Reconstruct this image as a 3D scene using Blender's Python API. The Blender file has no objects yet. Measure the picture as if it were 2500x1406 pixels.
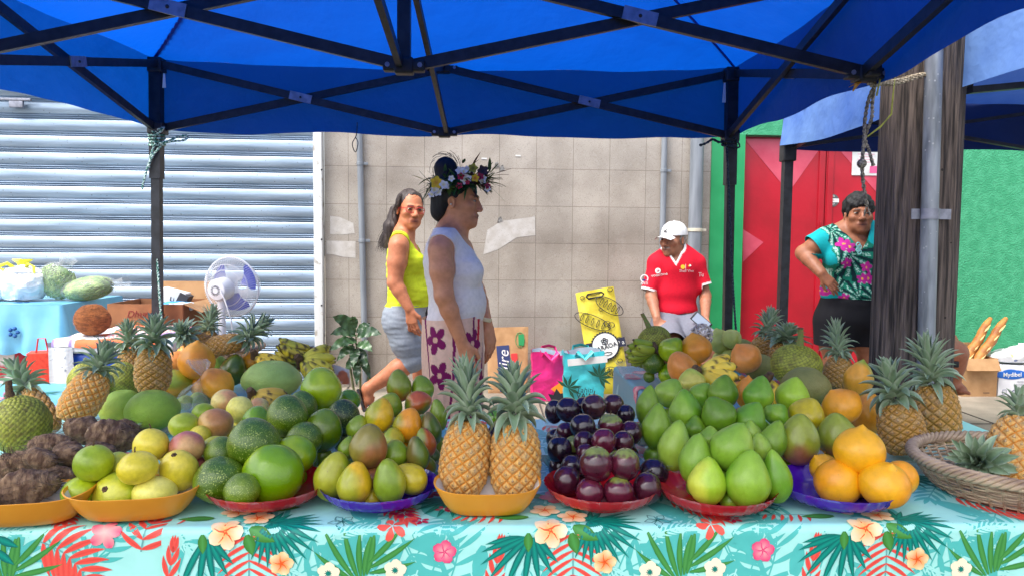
import bpy, bmesh, math, random
import numpy as np
from mathutils import Vector, Matrix, Euler
R = math.radians
S = bpy.context.scene
COL = S.collection
# ------------------------------------------------------------------ camera
F, CX, CY, CH = 1805.0, 1250.0, 703.0, 1.2
cam = bpy.data.objects.new('camera', bpy.data.cameras.new('camera'))
COL.objects.link(cam)
cam.data.sensor_width = 36.0
cam.data.lens = 36.0 * F / 2500.0
cam.data.clip_start = 0.05
cam.data.clip_end = 400
cam.location = (0, 0, CH)
cam.rotation_euler = (R(90 - 3.77), R(-0.5), R(-2.0))
S.camera = cam
# ------------------------------------------------------------------ daylight
SUN_EL, SUN_AZ = 60.0, 232.0     # elevation; azimuth the light comes from (0 = +Y, clockwise)
W = bpy.data.worlds.new('World'); S.world = W; W.use_nodes = True
_n = W.node_tree.nodes; _bg = _n['Background']
_sky = _n.new('ShaderNodeTexSky'); _sky.sky_type = 'NISHITA'; _sky.sun_disc = False
_sky.sun_elevation = R(SUN_EL); _sky.sun_rotation = R(SUN_AZ)
_sky.air_density = 1.0; _sky.dust_density = 4.0; _sky.ozone_density = 1.0
_hs = _n.new('ShaderNodeHueSaturation'); _hs.inputs['Saturation'].default_value = 0.35   # hazy bright overcast
W.node_tree.links.new(_sky.outputs[0], _hs.inputs['Color']); W.node_tree.links.new(_hs.outputs[0], _bg.inputs[0])
_bg.inputs[1].default_value = 0.15
sun = bpy.data.objects.new('sun', bpy.data.lights.new('sun', 'SUN'))
COL.objects.link(sun)
sun.data.energy = 0.66; sun.data.angle = R(20); sun.data.color = (1.0, 0.95, 0.88)
_d = Vector((math.sin(R(SUN_AZ)) * math.cos(R(SUN_EL)), math.cos(R(SUN_AZ)) * math.cos(R(SUN_EL)), math.sin(R(SUN_EL))))
sun.rotation_euler = _d.to_track_quat('Z', 'Y').to_euler()
sun.location = (0, -5, 9)
S.view_settings.view_transform = 'Standard'
S.view_settings.look = 'None'
S.view_settings.gamma = 1.0
S.view_settings.exposure = 1.72
S.render.engine = 'CYCLES'
S.cycles.use_denoising = True
S.cycles.max_bounces = 8
S.cycles.transparent_max_bounces = 12
# ------------------------------------------------------------------ geometry helpers
CM = Euler(cam.rotation_euler).to_matrix()
def ray(px, py):
    return CM @ Vector(((px - CX) / F, -(py - CY) / F, -1.0))
def P(px, py, y=None, z=None):
    """the point on the ray of a photo pixel that lies at depth y or at height z"""
    d = ray(px, py)
    t = y / d.y if y is not None else (z - CH) / d.z
    return Vector((0, 0, CH)) + d * t
def V(*a): return Vector(a)
def T(x, y, z): return Matrix.Translation((x, y, z))
def RX(a): return Matrix.Rotation(R(a), 4, 'X')
def RY(a): return Matrix.Rotation(R(a), 4, 'Y')
def RZ(a): return Matrix.Rotation(R(a), 4, 'Z')
def SC(x, y, z): return Matrix.Diagonal((x, y, z, 1.0))

class MB:
    """collects shapes into one mesh"""
    def __init__(s): s.v, s.f, s.m = [], [], []
    def add(s, vs, fs, m=0, M=None):
        o = len(s.v)
        if M is not None: vs = [M @ Vector(v) for v in vs]
        s.v += [tuple(v) for v in vs]
        s.f += [tuple(i + o for i in f) for f in fs]
        s.m += [m] * len(fs)
        return s
    def box(s, c, d, m=0, M=None, bev=0.0):
        x, y, z = [k / 2 for k in d]
        if bev <= 0:
            vs = [(c[0] + a * x, c[1] + b * y, c[2] + e * z) for a in (-1, 1) for b in (-1, 1) for e in (-1, 1)]
            return s.add(vs, [(0, 1, 3, 2), (4, 6, 7, 5), (0, 4, 5, 1), (2, 3, 7, 6), (0, 2, 6, 4), (1, 5, 7, 3)], m, M)
        bm = bmesh.new(); bmesh.ops.create_cube(bm, size=1.0)
        for v in bm.verts: v.co = (v.co.x * d[0] + c[0], v.co.y * d[1] + c[1], v.co.z * d[2] + c[2])
        bmesh.ops.bevel(bm, geom=bm.edges[:], offset=bev, segments=3, affect='EDGES', profile=0.6)
        bm.verts.index_update()
        s.add([v.co.copy() for v in bm.verts], [[v.index for v in f.verts] for f in bm.faces], m, M); bm.free()
        return s
    def bar(s, p, q, w, h, up=(0, 0, 1), m=0):
        p, q = Vector(p), Vector(q); d = (q - p).normalized()
        a = d.cross(Vector(up)).normalized(); b = a.cross(d).normalized()
        vs = [e + a * (i * w / 2) + b * (j * h / 2) for e in (p, q) for i, j in ((-1, -1), (1, -1), (1, 1), (-1, 1))]
        return s.add(vs, [(0, 1, 2, 3), (4, 7, 6, 5), (0, 4, 5, 1), (1, 5, 6, 2), (2, 6, 7, 3), (3, 7, 4, 0)], m)
    def tube(s, pts, r, n=8, m=0, caps=True, M=None, flat=1.0):
        pts = [Vector(p) for p in pts]; k = len(pts)
        rs = list(r) if hasattr(r, '__len__') else [r] * k
        t0 = (pts[1] - pts[0]).normalized()
        a = t0.orthogonal().normalized(); vs, fs = [], []
        for i in range(k):
            t = (pts[min(i + 1, k - 1)] - pts[max(i - 1, 0)]).normalized()
            a = (a - t * a.dot(t)).normalized(); b = t.cross(a)
            for j in range(n):
                w = 2 * math.pi * j / n
                vs.append(pts[i] + a * (math.cos(w) * rs[i]) + b * (math.sin(w) * rs[i] * flat))
        for i in range(k - 1):
            for j in range(n):
                fs.append((i * n + j, i * n + (j + 1) % n, (i + 1) * n + (j + 1) % n, (i + 1) * n + j))
        if caps: fs += [tuple(range(n - 1, -1, -1)), tuple((k - 1) * n + j for j in range(n))]
        return s.add(vs, fs, m, M)
    def lathe(s, prof, n=24, m=0, M=None, wob=None):
        vs, fs = [], []
        for i, (r, z) in enumerate(prof):
            for j in range(n):
                w = 2 * math.pi * j / n; q = r * (1 + (wob(w, i) if wob else 0))
                vs.append((q * math.cos(w), q * math.sin(w), z))
        for i in range(len(prof) - 1):
            for j in range(n):
                fs.append((i * n + j, i * n + (j + 1) % n, (i + 1) * n + (j + 1) % n, (i + 1) * n + j))
        return s.add(vs, fs, m, M)
    def grid(s, fn, nu, nv, m=0, cu=False, M=None):
        vs = [fn(i / nu, j / nv) for j in range(nv + 1) for i in range(nu + (0 if cu else 1))]
        w = nu if cu else nu + 1
        fs = [(j * w + i, j * w + (i + 1) % w, (j + 1) * w + (i + 1) % w, (j + 1) * w + i) for j in range(nv) for i in range(nu)]
        return s.add(vs, fs, m, M)
    def ball(s, c, r, n=16, m=0, M=None):
        if not hasattr(r, '__len__'): r = (r, r, r)
        vs, fs = [], []; h = n // 2
        for i in range(h + 1):
            t = math.pi * i / h
            for j in range(n):
                w = 2 * math.pi * j / n
                vs.append((c[0] + r[0] * math.sin(t) * math.cos(w), c[1] + r[1] * math.sin(t) * math.sin(w), c[2] - r[2] * math.cos(t)))
        for i in range(h):
            for j in range(n):
                fs.append((i * n + j, i * n + (j + 1) % n, (i + 1) * n + (j + 1) % n, (i + 1) * n + j))
        return s.add(vs, fs, m, M)
    def prism(s, poly, t, m=0, M=None):
        """polygon in XZ (facing -Y), thickness t towards +Y"""
        n = len(poly)
        vs = [(a, 0, b) for a, b in poly] + [(a, t, b) for a, b in poly]
        fs = [tuple(range(n)), tuple(range(2 * n - 1, n - 1, -1))] + [(i, i + n, (i + 1) % n + n, (i + 1) % n) for i in range(n)]
        return s.add(vs, fs, m, M)
    def build(s, name, mats, parent=None, smooth=True, ang=40, clean=False):
        return mesh_obj(name, s.v, s.f, mats, parent, s.m, smooth, ang, clean)

def mesh_obj(name, vs, fs, mats, parent=None, mi=None, smooth=True, ang=40, clean=False):
    me = bpy.data.meshes.new(name)
    me.from_pydata([tuple(v) for v in vs], [], [tuple(f) for f in fs])
    if not isinstance(mats, (list, tuple)): mats = [mats]
    for k in mats: me.materials.append(k)
    if mi is not None: me.polygons.foreach_set('material_index', np.array(mi, dtype=np.int32))
    if clean:
        bm = bmesh.new(); bm.from_mesh(me)
        bmesh.ops.remove_doubles(bm, verts=bm.verts[:], dist=1e-5)
        bmesh.ops.recalc_face_normals(bm, faces=bm.faces[:]); bm.to_mesh(me); bm.free()
    if smooth:
        me.polygons.foreach_set('use_smooth', np.ones(len(me.polygons), dtype=bool))
        me.set_sharp_from_angle(angle=R(ang))
    me.update()
    o = bpy.data.objects.new(name, me); COL.objects.link(o)
    if parent is not None: o.parent = parent
    return o
def tag(o, label=None, cat=None, group=None, kind=None):
    if label: o['label'] = label
    if cat: o['category'] = cat
    if group: o['group'] = group
    if kind: o['kind'] = kind
    return o
def thing(name, label, cat, loc=(0, 0, 0), rz=0.0, group=None):
    o = bpy.data.objects.new(name, None); COL.objects.link(o)
    o.empty_display_size = 0.05
    o.location = loc; o.rotation_euler = (0, 0, R(rz))
    return tag(o, label, cat, group)
def kids(o): return [c for c in bpy.data.objects if c.parent == o]
def lin(c):
    """sRGB 0-255 -> linear rgba"""
    return tuple((v / 255 / 12.92) if v / 255 < 0.04045 else ((v / 255 + 0.055) / 1.055) ** 2.4 for v in c[:3]) + (1.0,)

# ------------------------------------------------------------------ material helper
def mat(name, c, rough=0.5, c2=None, sc=8.0, det=4.0, lo=0.4, hi=0.65, bump=0.0, bsc=40.0, bdist=0.01, metal=0.0, spec=0.5,
        stretch=None, coat=0.0, trans=0.0, alpha=1.0, sheen=0.0, sss=0.0, speck=None, attr=None, vary=0.0, ior=None, coords='Object'):
    """procedural surface: base colour c mixed with c2 by noise; optional specks=(colour, scale, size), bump noise, colour attribute"""
    m = bpy.data.materials.new(name); m.use_nodes = True
    nt = m.node_tree; N, L = nt.nodes, nt.links; b = N['Principled BSDF']
    tc = N.new('ShaderNodeTexCoord'); vec = tc.outputs[coords]
    if stretch:
        mp = N.new('ShaderNodeMapping'); mp.inputs['Scale'].default_value = stretch
        L.new(vec, mp.inputs[0]); vec = mp.outputs[0]
    out = None
    if attr:
        a = N.new('ShaderNodeAttribute'); a.attribute_name = attr; out = a.outputs['Color']
    if c2 is not None:
        nz = N.new('ShaderNodeTexNoise'); nz.inputs['Scale'].default_value = sc; nz.inputs['Detail'].default_value = det
        L.new(vec, nz.inputs['Vector'])
        rp = N.new('ShaderNodeValToRGB'); rp.color_ramp.elements[0].position = lo; rp.color_ramp.elements[1].position = hi
        rp.color_ramp.elements[0].color = c; rp.color_ramp.elements[1].color = c2
        L.new(nz.outputs[0], rp.inputs[0])
        if out is None: out = rp.outputs[0]
        else:
            mx = N.new('ShaderNodeMix'); mx.data_type = 'RGBA'; mx.blend_type = 'MULTIPLY'; mx.inputs[0].default_value = 1.0
            L.new(out, mx.inputs[6]); L.new(rp.outputs[0], mx.inputs[7]); out = mx.outputs[2]
    if speck:
        for sp in (speck if isinstance(speck, list) else [speck]):
            vo = N.new('ShaderNodeTexVoronoi'); vo.inputs['Scale'].default_value = sp[1]
            L.new(tc.outputs[coords], vo.inputs['Vector'])
            nn = N.new('ShaderNodeTexNoise'); nn.inputs['Scale'].default_value = sp[1] * 0.22; L.new(tc.outputs[coords], nn.inputs['Vector'])
            ma = N.new('ShaderNodeMath'); ma.operation = 'MULTIPLY'; L.new(nn.outputs[0], ma.inputs[0]); ma.inputs[1].default_value = sp[2] * 2
            lt = N.new('ShaderNodeMath'); lt.operation = 'LESS_THAN'; L.new(vo.outputs['Distance'], lt.inputs[0]); L.new(ma.outputs[0], lt.inputs[1])
            mu = N.new('ShaderNodeMath'); mu.operation = 'MULTIPLY'; L.new(lt.outputs[0], mu.inputs[0]); mu.inputs[1].default_value = sp[3] if len(sp) > 3 else 1.0
            mx = N.new('ShaderNodeMix'); mx.data_type = 'RGBA'; L.new(mu.outputs[0], mx.inputs[0])
            if out is None: mx.inputs[6].default_value = c
            else: L.new(out, mx.inputs[6])
            mx.inputs[7].default_value = sp[0]; out = mx.outputs[2]
    if vary:
        oi = N.new('ShaderNodeObjectInfo'); hs = N.new('ShaderNodeHueSaturation')
        mr = N.new('ShaderNodeMapRange'); mr.inputs[3].default_value = 1 - vary; mr.inputs[4].default_value = 1 + vary
        L.new(oi.outputs['Random'], mr.inputs[0]); L.new(mr.outputs[0], hs.inputs['Value'])
        mr2 = N.new('ShaderNodeMapRange'); mr2.inputs[3].default_value = 0.5 - vary * 0.06; mr2.inputs[4].default_value = 0.5 + vary * 0.06
        ml = N.new('ShaderNodeMath'); ml.operation = 'FRACT'; m3 = N.new('ShaderNodeMath'); m3.operation = 'MULTIPLY'; m3.inputs[1].default_value = 7.31
        L.new(oi.outputs['Random'], m3.inputs[0]); L.new(m3.outputs[0], ml.inputs[0]); L.new(ml.outputs[0], mr2.inputs[0]); L.new(mr2.outputs[0], hs.inputs['Hue'])
        if out is None: hs.inputs['Color'].default_value = c
        else: L.new(out, hs.inputs['Color'])
        out = hs.outputs[0]
    if out is None: b.inputs['Base Color'].default_value = c
    else: L.new(out, b.inputs['Base Color'])
    b.inputs['Roughness'].default_value = rough; b.inputs['Metallic'].default_value = metal
    b.inputs['Specular IOR Level'].default_value = spec
    b.inputs['Coat Weight'].default_value = coat; b.inputs['Coat Roughness'].default_value = 0.12
    b.inputs['Transmission Weight'].default_value = trans; b.inputs['Alpha'].default_value = alpha
    b.inputs['Sheen Weight'].default_value = sheen
    if ior: b.inputs['IOR'].default_value = ior
    if sss:
        b.inputs['Subsurface Weight'].default_value = sss; b.inputs['Subsurface Radius'].default_value = (0.012, 0.006, 0.003); b.inputs['Subsurface Scale'].default_value = 1.0
    if bump:
        bn = N.new('ShaderNodeTexNoise'); bn.inputs['Scale'].default_value = bsc; bn.inputs['Detail'].default_value = 5
        L.new(vec, bn.inputs['Vector'])
        bp = N.new('ShaderNodeBump'); bp.inputs['Strength'].default_value = bump; bp.inputs['Distance'].default_value = bdist
        L.new(bn.outputs[0], bp.inputs['Height']); L.new(bp.outputs[0], b.inputs['Normal'])
    return m
def colattr(o, cols, name='Col'):
    a = o.data.color_attributes.new(name, 'FLOAT_COLOR', 'POINT')
    c = np.ones((len(o.data.vertices), 4), dtype=np.float32); c[:, :3] = np.asarray(cols)[:, :3]
    a.data.foreach_set('color', c.ravel())
def cloth_glow(name, c, ct, w=0.5, rough=0.7, c2=None, sc=3.0):
    """thin woven sheet that lets light through: diffuse + translucent"""
    m = mat(name, c, rough, c2=c2, sc=sc, bump=.5, bsc=3.5, bdist=.06); nt = m.node_tree; N, L = nt.nodes, nt.links
    tr = N.new('ShaderNodeBsdfTranslucent'); tr.inputs[0].default_value = ct
    mx = N.new('ShaderNodeMixShader'); mx.inputs[0].default_value = w
    L.new(N['Principled BSDF'].inputs['Normal'].links[0].from_socket, tr.inputs['Normal'])
    L.new(N['Principled BSDF'].outputs[0], mx.inputs[1]); L.new(tr.outputs[0], mx.inputs[2])
    L.new(mx.outputs[0], N['Material Output'].inputs[0]); return m
def film(name, c, w=0.75, rough=0.15):
    """thin clear plastic: mostly see-through with a gloss on top"""
    m = bpy.data.materials.new(name); m.use_nodes = True; nt = m.node_tree; N, L = nt.nodes, nt.links
    b = N['Principled BSDF']; b.inputs['Base Color'].default_value = c; b.inputs['Roughness'].default_value = rough
    tp = N.new('ShaderNodeBsdfTransparent'); mx = N.new('ShaderNodeMixShader'); mx.inputs[0].default_value = w
    tc = N.new('ShaderNodeTexCoord'); nz = N.new('ShaderNodeTexNoise'); nz.inputs['Scale'].default_value = 25; L.new(tc.outputs['Object'], nz.inputs[0])
    bp = N.new('ShaderNodeBump'); bp.inputs['Strength'].default_value = 0.5; bp.inputs['Distance'].default_value = 0.02
    L.new(nz.outputs[0], bp.inputs['Height']); L.new(bp.outputs[0], b.inputs['Normal'])
    L.new(b.outputs[0], mx.inputs[1]); L.new(tp.outputs[0], mx.inputs[2]); L.new(mx.outputs[0], N['Material Output'].inputs[0]); return m
def text_mesh(name, body, size, m, parent, M, ext=0.0006, shear=0.0, align='CENTER', bold=0.0, wx=1.0):
    cu = bpy.data.curves.new('t', 'FONT'); cu.body = body; cu.size = size; cu.align_x = align; cu.align_y = 'CENTER'
    cu.extrude = ext; cu.shear = shear; cu.offset = bold * size; cu.resolution_u = 3
    to = bpy.data.objects.new('t', cu); COL.objects.link(to)
    dg = bpy.context.evaluated_depsgraph_get(); dg.update()
    me = bpy.data.meshes.new_from_object(to.evaluated_get(dg)); me.name = name
    bpy.data.objects.remove(to); bpy.data.curves.remove(cu)
    me.transform(M @ SC(wx, 1, 1)); me.materials.clear(); me.materials.append(m)
    o = bpy.data.objects.new(name, me); COL.objects.link(o); o.parent = parent; return o
UP = RX(90)     # text lying in XY -> standing up facing -Y
rnd = random.Random(7)
WHITE = mat('white_paint', lin((225, 225, 222)), 0.5, c2=lin((205, 206, 204)), sc=12)
BLACK = mat('black_plastic', lin((26, 27, 30)), 0.5)
DARKSTEEL = mat('dark_powder_coat', lin((44, 46, 52)), 0.45, c2=lin((30, 32, 36)), sc=30, metal=0.2, bump=0.15, bsc=300, bdist=0.002)
ALU = mat('bare_aluminium', lin((150, 152, 165)), 0.4, metal=0.55, c2=lin((128, 130, 142)), sc=40)
GREYPIPE = mat('grey_pvc', lin((132, 138, 146)), 0.4, c2=lin((112, 118, 126)), sc=6, stretch=(4, 4, .4))
from mathutils import noise as mnoise
mnz = mnoise.noise
# ------------------------------------------------------------------ ground
PAV = mat('pavement_concrete', lin((156, 146, 130)), 0.85, c2=lin((128, 119, 105)), sc=3, det=8, bump=0.3, bsc=90, bdist=0.004, speck=(lin((88, 82, 74)), 90, 0.16, .6))
def ground():
    mb = MB()
    mb.box((0, 4.6 + 20, -0.1), (60, 44, 0.2))
    o = mb.build('pavement', PAV); tag(o, kind='structure')
    j = MB()
    for k in range(-6, 8): j.box((k * 1.5 + .4, 4.4, 0.0022), (0.012, 3.2, 0.004))
    for yy in (3.3, 4.75): j.box((0, yy, 0.0022), (24, 0.012, 0.004))
    JT = mat('pavement_joint', lin((70, 66, 60)), 0.9, c2=lin((95, 88, 78)), sc=20)
    tag(j.build('pavement_joints', JT), kind='structure')
    r = MB(); r.box((0, -30, -0.24), (120, 65.0, 0.2))
    AS = mat('asphalt', (0.05, 0.05, 0.052, 1), 0.9, c2=(0.075, 0.074, 0.072, 1), sc=60, bump=0.5, bsc=200, bdist=0.006)
    tag(r.build('road', AS), kind='structure')
    k = MB(); k.box((0, 2.55, -0.073), (60, 0.14, 0.145), bev=0.012)
    tag(k.build('kerb', mat('kerb_stone', lin((150, 148, 142)), 0.85, c2=lin((120, 118, 112)), sc=14, bump=.3)), kind='structure')
ground()
# ------------------------------------------------------------------ shop fronts; local frame: u along the wall, v out of it (towards -v the street), z up
WYAW, WY = 2.5, 6.0
WD = Matrix.Translation((0, WY, 0)) @ RZ(WYAW)
WDI = WD.inverted()
def wallP(px, py, v=0.0):
    """pixel -> wall-frame point at plane v"""
    o = WDI @ Vector((0, 0, CH)); d = WDI.to_3x3() @ ray(px, py)
    t = (v - o.y) / d.y; return o + d * t
def wthing(name, label, cat, group=None, u=0.0):
    o = thing(name, label, cat, WD @ Vector((u, 0, 0)), WYAW, group); return o
def U(px, py=584, v=0.0): return wallP(px, py, v).x
def Z(py, px=1250, v=0.0): return wallP(px, py, v).z
def tile_mat():
    m = mat('granite_tile', lin((176, 168, 158)), 0.28, c2=lin((138, 129, 119)), sc=2.2, det=3, lo=.35, hi=.7, bump=0.03, bsc=60, bdist=0.003,
            speck=[(lin((112, 102, 95)), 120, 0.24, .6), (lin((205, 202, 198)), 100, 0.2, .3), (lin((74, 64, 60)), 85, 0.12, .7)])
    nt = m.node_tree; N, L = nt.nodes, nt.links; b = N['Principled BSDF']
    src = b.inputs['Base Color'].links[0].from_socket
    tc = N.new('ShaderNodeTexCoord'); sp = N.new('ShaderNodeSeparateXYZ'); L.new(tc.outputs['Object'], sp.inputs[0])
    cb = N.new('ShaderNodeCombineXYZ'); L.new(sp.outputs[0], cb.inputs[0]); L.new(sp.outputs[2], cb.inputs[1])
    mp = N.new('ShaderNodeMapping'); L.new(cb.outputs[0], mp.inputs[0]); tile_mat.mp = mp
    br = N.new('ShaderNodeTexBrick'); br.offset = 0.0; br.squash = 1.0; L.new(mp.outputs[0], br.inputs[0])
    br.inputs['Scale'].default_value = 1.0; br.inputs['Brick Width'].default_value = .3; br.inputs['Row Height'].default_value = .3
    br.inputs['Mortar Size'].default_value = .0022; br.inputs['Mortar Smooth'].default_value = 0.2
    br.inputs['Color1'].default_value = (.95, .95, .955, 1); br.inputs['Color2'].default_value = (1.05, 1.04, 1.03, 1); br.inputs['Mortar'].default_value = (.5, .46, .43, 1)
    mx = N.new('ShaderNodeMix'); mx.data_type = 'RGBA'; mx.blend_type = 'MULTIPLY'; mx.inputs[0].default_value = 1.0
    L.new(src, mx.inputs[6]); L.new(br.outputs[0], mx.inputs[7]); L.new(mx.outputs[2], b.inputs['Base Color'])
    # worn polish: duller patches
    nz = N.new('ShaderNodeTexNoise'); nz.inputs['Scale'].default_value = 1.7; nz.inputs['Detail'].default_value = 5; L.new(tc.outputs['Object'], nz.inputs[0])
    mr = N.new('ShaderNodeMapRange'); mr.inputs[1].default_value = .38; mr.inputs[2].default_value = .62; mr.inputs[3].default_value = .16; mr.inputs[4].default_value = .5
    L.new(nz.outputs[0], mr.inputs[0]); L.new(mr.outputs[0], b.inputs['Roughness'])
    return m
TILE = tile_mat()
uA, uB, uC, uD = U(793), U(1731), U(1812), U(2132)
TOPZ = 3.6
tile_mat.mp.inputs['Location'].default_value = (-(U(1397) % .3), -(Z(594) % .3), 0)
def walls():
    t = wthing('tiled_wall', 'speckled granite tiled wall between the metal shutter and the green wall', 'wall')
    mb = MB(); mb.box(((uA + uB) / 2, .1, TOPZ / 2), (uB - uA, .2, TOPZ)); mb.build('wall_face', TILE, t, smooth=False)
    # pale patches: soft reflections on the polished tiles, put into the colour
    PT = mat('pale_reflection_tint', lin((194, 190, 186)), .3, c2=lin((178, 172, 165)), sc=14, speck=(lin((150, 145, 140)), 70, .2, .6))
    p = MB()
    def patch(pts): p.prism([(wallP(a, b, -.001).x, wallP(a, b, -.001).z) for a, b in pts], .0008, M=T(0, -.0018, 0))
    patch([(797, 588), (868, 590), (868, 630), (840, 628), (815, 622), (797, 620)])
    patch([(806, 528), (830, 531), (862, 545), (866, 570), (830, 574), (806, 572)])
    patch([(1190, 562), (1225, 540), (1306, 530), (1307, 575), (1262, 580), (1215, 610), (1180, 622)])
    p.build('painted_reflection', PT, t, smooth=False)
    SC_ = MB()
    for a, b in ((1220, 538), (1212, 405), (1225, 412)):
        c = wallP(a, b, -.003); SC_.prism([(c.x - .02, c.z - .02), (c.x + .025, c.z - .01), (c.x + .01, c.z + .03), (c.x - .01, c.z + .02)], .002, M=T(0, -.0045, 0))
    for a, b in ((1265, 381), (1182, 388)):
        c = wallP(a, b, -.003); SC_.prism([(c.x - .022, c.z - .004), (c.x + .022, c.z - .006), (c.x + .02, c.z + .006), (c.x - .02, c.z + .007)], .002, 1, M=T(0, -.0045, 0))
    SC_.build('paper_scrap', [mat('grey_scrap', lin((90, 88, 86)), .7, c2=lin((150, 148, 146)), sc=40), WHITE], t, smooth=False)
    # shutter
    s = wthing('roller_shutter', 'closed silver roller shutter of horizontal metal slats', 'shutter')
    u0, u1 = U(-700), U(768)
    z0, z1 = 0.02, Z(205, 100)
    SHT = mat('galvanised_slat', lin((164, 182, 202)), .38, c2=lin((116, 134, 154)), sc=5, det=8, lo=.35, hi=.72, metal=.45, stretch=(.35, 1, 4), bump=.06, bsc=9, bdist=.02,
              speck=(lin((92, 94, 92)), 26, .10, .8))
    per = .1285; n = int((z1 - z0) / per) + 1
    prof = []
    for k in range(n):
        zb = z1 - (k + 1) * per
        prof += [(.006, zb + .001), (-.004, zb + .004), (-.010, zb + .008), (-.004, zb + .0135), (.007, zb + .0165), (-.004, zb + .0195), (-.010, zb + .024), (-.005, zb + .029), (.006, zb + .033)]
        for q in range(9):
            a = q / 8; prof.append((-.003 - .014 * math.sin(math.pi * (.08 + .84 * a)), zb + .036 + a * (per - .040)))
    prof.sort(key=lambda t_: t_[1])
    mb = MB(); NU = 36
    mb.add([(u0 + (u1 - u0) * i / NU, y + .03, z) for (y, z) in prof for i in range(NU + 1)],
           [(j * (NU + 1) + i, j * (NU + 1) + i + 1, (j + 1) * (NU + 1) + i + 1, (j + 1) * (NU + 1) + i) for j in range(len(prof) - 1) for i in range(NU)])
    mb.build('slat_curtain', SHT, s, ang=60)
    g = MB(); ug = U(769); g.box(((ug + uA) / 2 - .002, -.02, TOPZ / 2 - .2), (uA - ug - .012, .11, TOPZ - .4), bev=.003)
    for pz in (415, 585, 745): c = wallP(785, pz, -.08); g.ball((c.x, -.077, c.z), .008, 8, 1)
    GM = mat('chipped_white_rail', lin((212, 214, 214)), .55, c2=lin((150, 140, 126)), sc=16, det=8, lo=.58, hi=.7)
    g.build('guide_rail', [GM, BLACK], s)
    h = MB(); h.box(((u0 + u1) / 2, -.03, z1 + .07), (u1 - u0, .12, .14), bev=.01)
    h.build('drip_board', mat('stained_white_board', lin((205, 206, 206)), .6, c2=lin((110, 108, 104)), sc=7, det=8, lo=.5, hi=.75, stretch=(3, 1, .4)), s)
    l = MB(); c = wallP(40, 255, -.03); l.box((c.x, -.028, c.z), (.10, .025, .05), bev=.004); l.box((c.x, -.034, c.z + .035), (.22, .02, .018), bev=.003)
    l.build('lock_plate', ALU, s)
    # lintel over it
    w = wthing('shop_lintel', 'beige rendered lintel above the roller shutter', 'lintel')
    mb = MB(); mb.box(((u0 + ug) / 2, .12, z1 + .14 + .3), (ug - u0, .42, .6)); mb.build('render_face', mat('beige_render', lin((176, 158, 140)), .85, c2=lin((140, 124, 108)), sc=5), w, smooth=False)
    # green wall: pier strip, lintel over the door, wide wall on the right, recessed jambs
    gw = wthing('green_wall', 'bright green textured render wall around the red double door', 'wall')
    G1 = mat('green_render', lin((48, 146, 102)), .55, c2=lin((64, 160, 116)), sc=14, det=3, bump=.75, bsc=75, bdist=.012)
    G2 = mat('green_paint', lin((30, 142, 84)), .42, c2=lin((42, 152, 94)), sc=5, bump=.05, bsc=120)
    zl = Z(335, 1950, .06)
    mb = MB(); mb.box(((uB + uC) / 2, .1, zl / 2), (uC - uB, .22, zl), 1)
    mb.box(((uB + uD + .9) / 2, .1, (zl + TOPZ) / 2), (uD + .9 - uB, .22, TOPZ - zl), 0)
    uE = U(2240); mb.box((uE + 4, .1, zl / 2), (8, .22, zl), 0)
    mb.box((uD + .9 + 3.2, .1, (zl + TOPZ) / 2), (6.4, .216, TOPZ - zl), 0)
    mb.build('wall_face', [G1, G2], gw, smooth=False)
    # red double door with pale triangles
    d = wthing('red_double_door', 'red painted metal double door with pale pink triangle pattern', 'door')
    RED = mat('red_door_paint', lin((176, 12, 36)), .4, c2=lin((158, 9, 30)), sc=4, bump=.12, bsc=22, bdist=.01)
    PINK = mat('faded_pink_paint', lin((206, 84, 104)), .42, c2=lin((192, 62, 86)), sc=5, bump=.12, bsc=22, bdist=.01)
    um = U(2016, 500, .05); ua, ub = uC + .004, uE - .004
    for a, b in ((ua, um - .003), (um + .003, ub)):
        lf = MB(); lf.box(((a + b) / 2, .09, zl / 2), (b - a, .05, zl - .012), bev=.004)
        lf.box((a + .035 if a > um else b - .035, .061, zl / 2), (.05, .012, zl - .03), bev=.003)
        L_ = lf.build('door_leaf', RED, d)
    tri = MB()
    def tp(*pts): tri.prism([(wallP(x, y, .062).x, wallP(x, y, .062).z) for x, y in pts], .002, M=T(0, .0622, 0))
    tp((1818, 340), (2004, 340), (2004, 360), (1926, 470))
    tp((1814, 560), (1814, 640), (1864, 592)); tp((2026, 340), (2232, 340), (2232, 620), (2140, 470))
    tri.build('painted_triangle', PINK, d, smooth=False)
    pb = MB(); c = wallP(2003, 548, .05); pb.box((c.x, .055, c.z), (.012, .02, .05), bev=.003); pb.build('door_latch', RED, d)
    # poster and round sticker
    po = wthing('paper_notice', 'white paper notice with pink picture taped on the red door', 'notice')
    a, b = wallP(2081, 368, .06), wallP(2162, 430, .06)
    mb = MB(); mb.box(((a.x + b.x) / 2, .058, (a.z + b.z) / 2), (b.x - a.x, .003, a.z - b.z), bev=.001)
    po_ = mb.build('sheet', WHITE, po)
    q = MB()
    for k in range(4): q.box((a.x + .12, .0555, a.z - .03 - k * .022), (.15 - .03 * (k % 2), .001, .007), 0)
    q.box((b.x - .10, .0555, b.z + .05), (.09, .001, .06), 1)
    q.build('print', [mat('pale_ink', lin((226, 170, 184)), .6), mat('pink_ink', lin((214, 90, 140)), .6)], po, smooth=False)
    st = wthing('round_sticker', 'round grey and white sticker on the red door above the woman in the flowered top', 'sticker')
    c = wallP(2034, 490, .06); r_ = .052
    mb = MB(); mb.lathe([(0, 0), (r_, 0), (r_, .002), (0, .002)], 28, M=T(c.x, .063, c.z) @ RX(90)); mb.build('disc', mat('grey_sticker', lin((84, 88, 88)), .5), st)
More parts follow.
